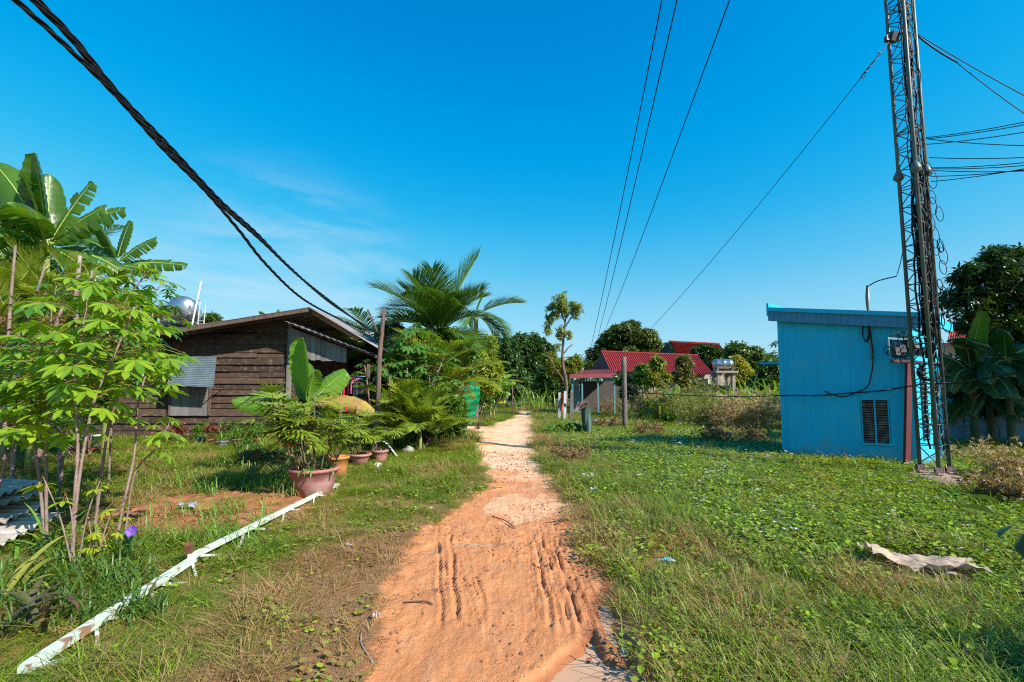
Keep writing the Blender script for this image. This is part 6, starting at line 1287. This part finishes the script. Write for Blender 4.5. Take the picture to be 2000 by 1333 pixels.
# ---- green shade net
Y = 21.3; t = thing('shade_net', 'bright green shade net tied to a stick at the garden corner', 'net', on(903, 835)); pol = [(905, 757, 937, 762), (905, 775, 938, 778), (905, 795, 934, 795), (904, 812, 928, 812), (903, 832, 921, 831)]
top_ = [(912, 748), (918, 744), (924, 750), (930, 760), (936, 757)]
G = []
rows_ = [(753, 905, 934), (757, 905, 937)]+[(y, l, r) for l, y, r, _ in [(p[0], p[1], p[2], 0) for p in pol]][0:]
rows_ = sorted(rows_)
ys_ = np.linspace(750, 833, 26); G = []
for y in ys_:
    l = np.interp(y, [r[0] for r in rows_], [r[1] for r in rows_]); r = np.interp(y, [r[0] for r in rows_], [r[2] for r in rows_]); row = []
    for u in np.linspace(0, 1, 14): p = at(l+(r-l)*u, y-(5*math.sin(u*3.1) if y < 752 else 0), Y); p.y += .10*math.sin(u*4+y*.12)+.05*math.sin(y*.5+u*2); row.append(tuple(p))
    G.append(row)
mb = MB(); mb.grid(np.array(G)); NETM = mat('green_net', (.0, .50, .20), (.0, .34, .14), scale=30, rough=.7, transl=.3, tcol=(1, 1, 1), bump=.4, bscale=60); mb.build('net', NETM, t)
mb = MB(); mb.tube(spline([on(899, 837), at(901, 800, Y), at(905, 745, Y)], 8), .035, 7); mb.build('stick', WOODP, t)
# ---- distant washing
dg = 'washing hung at the far end of the garden'
for k, (px, py, c, lb, w) in enumerate(((958, 766, (.45, .03, .05), 'dark red cloth at the left of the distant washing', .5), (966, 768, (.03, .03, .12), 'navy cloth in the distant washing', .5), (972, 761, (.60, .22, .38), 'pink shirt in the distant washing', .5), (979, 770, (.55, .50, .05), 'yellow cloth in the distant washing', .6), (986, 767, (.05, .06, .20), 'blue cloth at the right of the distant washing', .5))):
    p = at(px, py-8, 31); garment('garment', lb, dg, (p.x, 31+k*.05, p.z), .9 if k != 2 else 1.1, w, cloth(c, 'w%d' % k), 0.1)
p0, p1 = at(948, 754, 31), at(1000, 758, 31); tag(MB().tube([(p0.x, 31, 1.95), (p1.x, 31.2, 1.9)], .008, 5).build('clothes_line', BLK), 'thin line holding the distant washing', 'clothes line')
for px, lb in ((948, 'left'), (1001, 'right')): p = at(px, 760, 31); tag(MB().tube([(p.x, 31, 0), (p.x, 31, 2.0)], .04, 6).build('post', WOODP), 'wooden post at the %s end of the distant washing line' % lb, 'post')
# ================================================================ gate, posts and field
b = Vector((at(1122, 760, 33).x, 33, 0)); t = thing('gate_pillar', 'pale concrete gate pillar with a capped top by the distant gate', 'pillar', b); z_ = at(1122, 748, 33).z
mb = MB(); mb.box((b.x, 33, z_/2), (.42, .42, z_)); mb.build('shaft', mat('pale_concrete', (.50, .50, .50), (.38, .38, .38)), t); mb = MB(); mb.box((b.x, 33, z_+.05), (.56, .56, .1)); mb.box((b.x, 33, z_+.14), (.44, .44, .08)); mb.build('cap', mat('pale_concrete', (.5, .5, .5)), t)
t = thing('gate_leaf', 'tilted teal sheet gate leaning on the pale gate pillar', 'gate', Vector((at(1130, 790, 32).x, 32, 0))); q = [at(1128, 812, 32), at(1138, 812, 32), at(1131, 752, 32), at(1122, 752, 32)]; mb = MB(); prism(mb, [tuple(v) for v in q], .04); mb.build('panel', mat('teal_sheet', (.20, .40, .45), (.15, .30, .35)), t)
def post(label, b, top, r, m=CONC, sq=False, name='post', grp='posts near the gate'):
    mb = MB()
    if sq: mb.bar(b-Vector((0, 0, .1)), top, r*2)
    else: mb.tube(spline([b-Vector((0, 0, .1)), b.lerp(top, .5), top], 8), np.linspace(r, r*.85, 8)*(1+rng.normal(0, .03, 8)), 9)
    return tag(mb.build(name, m), label, 'post', grp)
Y = on(1092, 823).y
post('left one of the two short concrete posts by the path', on(1092, 823), at(1093, 767, Y), .07, mat('pale_concrete', (.5, .5, .5)), True); post('right one of the two short concrete posts by the path', on(1103, 826), at(1104, 766, Y), .07, mat('pale_concrete', (.5, .5, .5)), True)
post('weathered plank post right of the short concrete posts', on(1114, 824), at(1117, 764, Y-1), .07, WOODV, True); post('crooked branch leaning between the gate posts', on(1112, 830), at(1130, 785, Y-2), .035, WOODP); post('thin stick leaning left towards the dark green post', on(1117, 834), at(1141, 803, Y-3), .03, WOODP)
mb = MB(); G = [[tuple(at(1095+7*u, 770+31*v, Y-.1+.06*math.sin(u*6+v*3))) for u in np.linspace(0, 1, 7)] for v in np.linspace(0, 1, 10)]; mb.grid(np.array(G)); tag(mb.build('orange_cloth', cloth((.62, .13, .02), 'orange')), 'orange cloth hanging between the two short concrete posts', 'cloth')
b = on(1221, 841); post('tall weathered grey wooden post alone in the field', b, Vector((postT.x, b.y, postT.z+.05)), .115, mat('grey_wood', (.23, .19, .17), (.12, .10, .09), scale=4, stretch=(6, 6, .6), bump=.7, bscale=6, rough=.9), name='wooden_post')
Y = on(1146, 852).y; t = thing('covered_post', 'dark green post wrapped in a tarp with a rusty sheet on top', 'post', on(1146, 852)); DG = mat('dark_green_tarp', (.045, .10, .075), (.03, .065, .05), rough=.6, bump=.3)
mb = MB(); mb.tube(spline([on(1150, 855)-Vector((0, 0, .1)), at(1149, 815, Y), at(1144, 789, Y)], 8), .115, 12); mb.build('post', DG, t); mb = MB(); G = []
for v in np.linspace(0, 1, 10):
    l = np.interp(v, [0, .3, .6, 1], [1142, 1133, 1136, 1139]); r = 1151; yy = np.interp(v, [0, .6, 1], [787, 815, 850]); G.append([tuple(at(l+(r-l)*u, yy, Y-.14+.05*math.sin(u*7+v*2))) for u in np.linspace(0, 1, 8)])
mb.grid(np.array(G)); mb.build('tarp', DG, t); mb = MB(); q = [at(1128, 803, Y-.2), at(1150, 792, Y-.4), at(1148, 783, Y+.2), at(1134, 785, Y+.4)]; sheet_quad(mb, *q, .015); mb.build('rusty_sheet', mat('rust_sheet', (.40, .16, .09), (.25, .09, .05), scale=6, rough=.85), t)
def wb(label, px, py, R_, H_, n, m, tip, **k): b = on(px, py); return weed_bush('dry_bush', label, b, R_, H_, n, m, tip, group='weed bushes in the field', **k)
TW_ = mat('dry_stalk', (.36, .22, .14), (.22, .13, .09), rough=.9); OW_ = mat('olive_stalk', (.25, .25, .07), (.16, .15, .05), rough=.9)
wb('brownish weed clump left of the lone grey post', 1195, 812, 1.3, 1.1, 70, TW_, DRY); wb('tall tan weeds right behind the lone grey post', 1285, 822, 1.7, 1.9, 150, TW_, TAN); wb('green gold weed thicket left of the dark shrub', 1345, 828, 1.7, 2.0, 160, OW_, OLV); wb('yellowish weed mound in the middle of the field', 1360, 834, 1.2, 1.3, 110, OW_, OLV)
wb('rounded tan seeding weeds beside the blue building corner', 1500, 838, 1.3, 1.5, 100, TW_, TAN); wb('reddish tan seeding weeds left of the blue building', 1450, 840, 1.4, 1.5, 100, TW_, TAN); wb('tan weeds touching the blue wall edge', 1524, 826, 1.2, 1.5, 90, TW_, TAN); wb('weeds at the back of the field under the young trees', 1250, 812, 1.6, 1.6, 90, OW_, TAN)
wb('small brown dead weed right of the lone grey post', 1270, 852, .7, .55, 45, TW_, DRY); wb('wide low brown weed patch in the grass', 1425, 868, 1.1, .6, 80, TW_, DRY); wb('faint brown weed patch left of the lone post', 1185, 838, .8, .5, 45, TW_, DRY); wb('brown weed tuft by the path edge', 1115, 905, .5, .4, 40, TW_, DRY)
for x_, y_, lb, s_ in ((1415, 832, 'dark green shrub among the tan field weeds', 38), (1178, 800, 'dark hedge shrub right of the gate', 34), (1232, 800, 'dark hedge shrub behind the lone grey post', 34), (1345, 798, 'green hedge shrub under the grey shed', 44), (1400, 796, 'hedge shrub below the shiny tank stand', 36), (1290, 795, 'hedge shrub under the young trees', 40)):
    b = on(x_, y_); bush('field_shrub', lb, b, lobes_px([(x_, y_-24, s_, 26), (x_-s_*.5, y_-14, s_*.6, 18), (x_+s_*.5, y_-14, s_*.6, 18)], b.y, .6), 900, .30, LT4 if 'green hedge' in lb else LT2, group='shrubs across the field', seed=x_)
b = on(1310, 834); bush('field_shrub', 'small leafy sapling standing alone in the field', b, lobes_px([(1310, 816, 13, 12)], b.y), 130, .2, LT4, group='shrubs across the field', seed=3)
b = on(1090, 850); bush('field_shrub', 'low green creeper clump at the foot of the gate posts', b, lobes_px([(1090, 842, 26, 10), (1120, 838, 20, 12), (1075, 846, 16, 8)], b.y), 700, .16, LT4, group='shrubs across the field', seed=31)
REED = leaf('reed_leaf', (.30, .44, .06), (.13, .27, .03), .4, .4)
for k, (px, py, Y, n, L, lb) in enumerate(((1480, 795, 26, 110, 2.7, 'tall bright reeds left of the blue building'), (1510, 790, 24, 90, 2.6, 'tall reeds touching the blue building edge'), (1445, 800, 27, 70, 2.3, 'reeds below the yellow flowering tree'), (1380, 800, 25, 60, 1.9, 'reeds in front of the grey shed'), (1310, 800, 24, 55, 2.0, 'reeds under the banana plant across the field'), (1048, 790, 38, 50, 3.0, 'spiky reeds at the bend where the path vanishes'))):
    b = bt(px, Y); blades('reed_clump', lb, b, n, L, .10, REED, .9, .7, (.9, 1.5), 'reeds', 'reed clumps across the field')
b = on(1068, 798); tag(MB().tube(spline([b, b+Vector((.8, .2, .1)), b+Vector((1.6, .1, .02))], 6), .16, 8).build('log', WOODV), 'pale log lying beside the distant path bend', 'log')
# ---- right edge: wall, dark tree, banana, bush
WALLB = mat('grey_blue_wall', (.30, .46, .54), (.22, .34, .40), scale=1.5, rough=.9, bump=.3, c3=(.08, .09, .09), c3scale=2, c3amt=.6)
a, b = gp(1835, 866), gp(2120, 884); mb = MB(); d = (b-a).normalized(); mb.bar(Vector((a.x, a.y, .95)), Vector((b.x, b.y, .95)), .16, 2.1); tag(mb.build('boundary_wall', WALLB), 'shaded grey blue boundary wall behind the plants at the right edge', 'wall')
lob = lobes_px([(1960, 540, 62, 55), (1905, 590, 56, 52), (2000, 600, 70, 60), (1895, 540, 36, 28), (1960, 500, 34, 26), (2050, 520, 80, 70), (1930, 640, 60, 40), (1990, 690, 60, 50)], 14.5, .9)
tree('dark_tree', 'large dark leafy tree at the right edge behind the mast', (18, 15.5, 0), lob, .25, 5600, .20, leaf('glossy_dark_leaf', (.06, .13, .022), (.02, .05, .012), .25, .3), seed=61, gap=.36, shell=.2)
RB = leaf('dark_banana_leaf', (.04, .12, .03), (.025, .075, .02), .3, .35)
for k, (px, pt_, Y, lb) in enumerate(((1895, 720, 12.4, 'dark banana plant behind the mast at the right'), (1965, 700, 12.0, 'dark banana plant cut by the right picture edge'), (1930, 760, 12.9, 'low drooping dark banana plant before the boundary wall'))):
    c = at(px, pt_, Y); banana('banana_plant', lb, (c.x, Y, 0), c.z, [(az_, el_2, L2, .26, bd, .5, tw, RB) for az_, el_2, L2, bd, tw in ((L_, .75, 1.6, .8, 1.0), (R_, .7, 1.6, .8, -1.0), (2.9, .5, 1.5, 1.1, 0), (L_+.5, .1, 1.6, .9, .8), (R_-.5, .1, 1.5, .9, -.8), (2.3, 1.0, 1.5, .8, .3), (L_, -.3, 1.5, .6, 1.2), (R_, -.3, 1.4, .6, -1.2), (2.8, -.3, 1.4, .5, 0), (3.5, -.4, 1.4, .5, .2), (3.0, .0, 1.5, 1.0, -.3))]+([(2.9, 1.35, 1.7, .24, .2, .2, 0, BAN)] if k == 0 else []), stem=DSTEM, group='banana plants at the right edge')
bush('thicket_bush', 'dark undergrowth between the banana plants and the boundary wall', bt(1950, 13.4), lobes_px([(1900, 760, 60, 70), (1980, 760, 70, 70), (2050, 740, 70, 80)], 13.4, .4), 2200, .2, MATS['glossy_dark_leaf'], seed=63, gap=.3, shell=.2)
h = thing('far_tiled_house', 'glimpse of an orange tiled roof through the dark tree at the right', 'house', bt(1885, 24)); q = [at(1850, 668, 24), at(1930, 672, 24), at(1920, 626, 27), at(1862, 624, 27)]; mb = MB(); sheet_quad(mb, *q, .05, 16, .04); mb.build('roof', REDT, h); mb = MB(); a, b = q[0], q[1]; mb.box(((a.x+b.x)/2, 26.5, a.z/2), (b.x-a.x-.3, 4, a.z)); mb.build('wall', CREAM, h)
b = on(1955, 985); weed_bush('dry_bush', 'reddish brown dry bush right of the concrete footing', b, .34, .42, 46, TW_, leaf('brown_sprig', (.40, .24, .10), (.22, .17, .05), .3), seeds=7); b = on(2000, 945); weed_bush('dry_bush', 'dry bush cut by the right picture edge', b, .45, .6, 45, TW_, TAN, seeds=6); b = on(1915, 905); weed_bush('dry_bush', 'thin dry weeds at the foot of the boundary wall', b, .6, .55, 30, TW_, TAN, seeds=3)
for px, py, lb, n in ((1560, 902, 'grass tufts at the left foot of the blue wall', 40), (1650, 912, 'grass tufts at the middle of the blue wall', 50), (1740, 920, 'dark grass tufts at the foot of the red T post', 50), (1790, 945, 'bright grass tufts in front of the mast footing', 60), (1870, 985, 'long grass below the concrete footing', 50)):
    b = on(px, py); blades('grass_tuft', lb, b, n, .30, .010, LG, .25, .7, cat='grass tuft', group='grass tufts beside the blue building')
# ---- tree beside the camera on the right; only a branch reaches into the picture
lf = leaf('near_leaf', (.10, .20, .05), (.05, .11, .03), .3, .5); t = thing('near_tree', 'small tree at the right edge whose leafy twig reaches into view', 'tree', (4.4, 1.2, 0)); mb = MB(); limb(mb, (4.4, 1.2, -.1), (4.3, 1.2, 1.7), .07, .05, .03)
tw1 = at(1945, 1005, 1.35); P = limb(mb, (4.3, 1.2, 1.3), tw1+Vector((.12, 0, -.03)), .02, .004, .03, 12, 6); limb(mb, (4.3, 1.2, 1.7), (5.2, 1.0, 2.1), .04, .01, .06); mb.build('trunk', BARK, t)
V, F = fold_leaf(.24); mb = MB()
for (dx, dy, dz, az_, el_2, s_) in ((0, 0, 0, 1.2, .3, .10), (.05, .0, -.03, 1.9, -.2, .09), (.10, .02, -.06, 2.4, -.6, .11), (.04, .02, .03, .9, .2, .08), (.16, 0, -.08, 1.6, -.3, .12), (.2, 0, -.02, 1.2, -.2, .10)):
    mb.add((V*s_)@rotm(az_, el_2, .5).T+np.array(tuple(tw1+Vector((dx, dy, dz)))), F)
mb.build('twig_leaf', lf, t); crown([((4.75, 1.2, 1.55), (.7, .6, .45)), ((5.3, .8, 1.9), (.8, .6, .5))], 330, .12, seed=71, shell=.2, gap=.4).build('crown', lf, t)
tree('shade_tree', 'tree outside the right edge that shades the boundary wall', (20.5, 9, 0), [((17.8, 8.6, 6.6), (3.2, 2.8, 1.9)), ((20, 9.6, 5.6), (2.6, 2.4, 1.8)), ((22, 8, 7), (3, 2.6, 2))], .3, 4200, .36, LT1, seed=72, gap=.2, shell=.2)
# ================================================================ litter and small things
def crumple(name, label, px, py, sx, sy, sz, c, az=0, n=9, cat='litter', m=None, ends=(0, 0), c2=None, grp='litter on the ground'):
    b = on(px, py); U, W_ = np.meshgrid(np.linspace(-.5, .5, n*2), np.linspace(-.5, .5, n), indexing='ij'); sd = random.randint(0, 999); X = U*sx*(1+.15*(vn(W_*5, U*3, sd)-.5)); Y_ = W_*sy*(1+.2*(vn(U*6, W_*2, sd+1)-.5)); Z = sz*(vn(U*6+9, W_*6, sd+2)+.5*vn(U*14, W_*14+4, sd+3))+ends[0]*np.clip(-U-.25, 0, 1)*2+ends[1]*np.clip(U-.3, 0, 1)*2+.025
    G = np.stack([X, Y_, Z], -1)@rotm(az, 0).T+np.array(tuple(b)); mb = MB(); mb.grid(G); return tag(mb.build(name, m or mat('litter_'+name+str(sd), c, c2, scale=14, rough=.6, transl=.15, tcol=(1, 1, 1), lo=.5, hi=.54)), label, cat, grp)
crumple('torn_sack', 'crumpled cream printed sack lying on the creepers at the right', 1800, 1118, .80, .34, .10, (.58, .44, .33), -.32, 12, 'sack', c2=(.46, .34, .27), ends=(.20, .0)); crumple('torn_sack', 'blue and red printed corner of the cream sack', 1848, 1130, .26, .16, .05, (.30, .34, .42), -.4, 8, 'sack', c2=(.55, .30, .25))
crumple('plastic_bag', 'clear crumpled plastic bag in the grass right of the path', 1152, 944, .22, .16, .12, (.62, .66, .72), .2, cat='bag'); crumple('plastic_bag', 'smaller grey plastic scrap below the clear bag', 1158, 964, .16, .08, .06, (.5, .55, .62), .5, cat='bag'); crumple('plastic_bag', 'white bag lying beside the dark green covered post', 1162, 832, .30, .26, .26, (.72, .76, .85), 0, cat='bag')
crumple('wrapper', 'torn turquoise wrapper in the grass on the right', 1303, 1104, .14, .05, .03, (.03, .42, .60), .15, cat='wrapper', c2=(.5, .6, .65)); crumple('wrapper', 'small dark blue wrapper above the turquoise wrapper', 1347, 1072, .03, .10, .03, (.04, .12, .40), .3, cat='wrapper'); crumple('wrapper', 'yellow wrapper lying on the path', 972, 955, .17, .08, .01, (.75, .55, .03), 0, cat='wrapper')
crumple('paper_scrap', 'pinkish paper scrap left of the yellow wrapper', 918, 965, .12, .05, .01, (.62, .50, .48), 0, cat='paper'); crumple('paper_scrap', 'white scrap above the pinkish paper scrap', 936, 954, .08, .05, .01, (.75, .7, .68), 0, cat='paper'); crumple('paper_scrap', 'white sliver in the grass left of the path', 680, 1070, .09, .03, .02, (.8, .8, .8), -.6, cat='paper')
crumple('paper_scrap', 'small white scrap near the top of the left verge', 841, 998, .05, .03, .02, (.8, .8, .8), 0, cat='paper'); crumple('plastic_cup', 'crushed white cup in the grass below the pole', 738, 919, .13, .10, .10, (.8, .8, .78), 0, cat='cup'); crumple('stone_chip', 'pale pebble at the left edge of the path', 735, 1216, .05, .04, .04, (.55, .38, .32), 0, cat='pebble'); crumple('plastic_bag', 'greyish plastic bottle scrap on the soil bed', 366, 998, .22, .10, .06, (.45, .47, .55), .1, cat='bag')
for k, (px, py, c) in enumerate(((1265, 960, (.55, .05, .10)), (1300, 965, (.5, .62, .5)), (1340, 978, (.75, .6, .6)), (1320, 955, (.6, .7, .7)), (1375, 990, (.7, .55, .55)), (1437, 1006, (.7, .66, .7)), (1245, 955, (.35, .12, .12)))):
    crumple('rubbish_scrap', ('dark red', 'pale green', 'pinkish', 'bluish white', 'faded pink', 'lilac white', 'maroon')[k]+' rubbish scrap in the line of debris right of the path', px, py, .09, .06, .04, c, k, 6, 'litter')
TWG = mat('dark_twig', (.16, .08, .05), (.10, .05, .03), rough=.9)
for k, (a, b, m_, lb) in enumerate((((788, 1180), (845, 1183), TWG, 'thin dark twig lying across the left half of the path'), ((706, 1235), (728, 1300), mat('grey_cord', (.35, .28, .24)), 'grey cord curling off the lower left path edge'), ((962, 1010), (1005, 1034), TWG, 'thin curved root on the path below the pale patch'), ((1042, 1102), (1060, 1115), WOODP, 'short stick in the mud on the right of the path'), ((1060, 848), (1120, 858), mat('bark_scrap', (.55, .30, .22)), 'strip of bark beside the path before the gate posts'))):
    p, q = on(*a), on(*b); mb = MB(); mb.tube(spline([p+Vector((0, 0, .01)), p.lerp(q, .5)+Vector((.04*(-1)**k, .02, .015)), q+Vector((0, 0, .01))], 12), .006 if k != 4 else .03, 5); tag(mb.build('twig', m_), lb, 'twig', 'twigs and cords on the path')
mb = MB(); n_ = 7000; x_ = rng.uniform(-1.4, 1.2, n_); y_ = 2.4+rng.random(n_)**1.3*10; k_ = (pathness(x_, y_) > .6) & (puddle_d(x_, y_)[0] < .1) & (fbm(x_*2, y_*2, 333) > .45); x_, y_ = x_[k_], y_[k_]; z_ = height(x_, y_); S_ = (.0022+.010*rng.random(len(x_))**4)*(1+.10*y_)
T = np.array([(-1, -.8, 0), (1, -1, 0), (.9, 1, 0), (-.8, .9, 0), (-.2, 0, 1.2), (.4, .3, 1)]); F = np.array([(0, 1, 4), (1, 5, 4), (1, 2, 5), (2, 3, 5), (3, 4, 5), (3, 0, 4)]); q = len(x_); mb.inst(T, F, rots(rng.uniform(0, 6.28, q), np.zeros(q), np.zeros(q))*S_[:, None, None], np.stack([x_, y_, z_], 1)); tag(mb.build('clods', mat('clod', (.42, .17, .08), (.20, .09, .05), island=.7)), 'small clods and grit scattered over the path', None, None, 'stuff')
_sk = on(1800, 1118); EXCL.append((_sk.x, _sk.y-.05, .36)); _sk = on(1840, 1132); EXCL.append((_sk.x, _sk.y, .25))
EXCL += [(FA.lerp(NR, f_).x+DR.x*g_, FA.lerp(NR, f_).y+DR.y*g_, .55) for f_ in (0.1, .3, .5, .7, .9) for g_ in (.7, 1.3, 1.9)]
EXF.append(lambda x, y: (x > xl) & (x < cor+.1) & (y > HY) & (y < HY+5.5))
finish_grass()
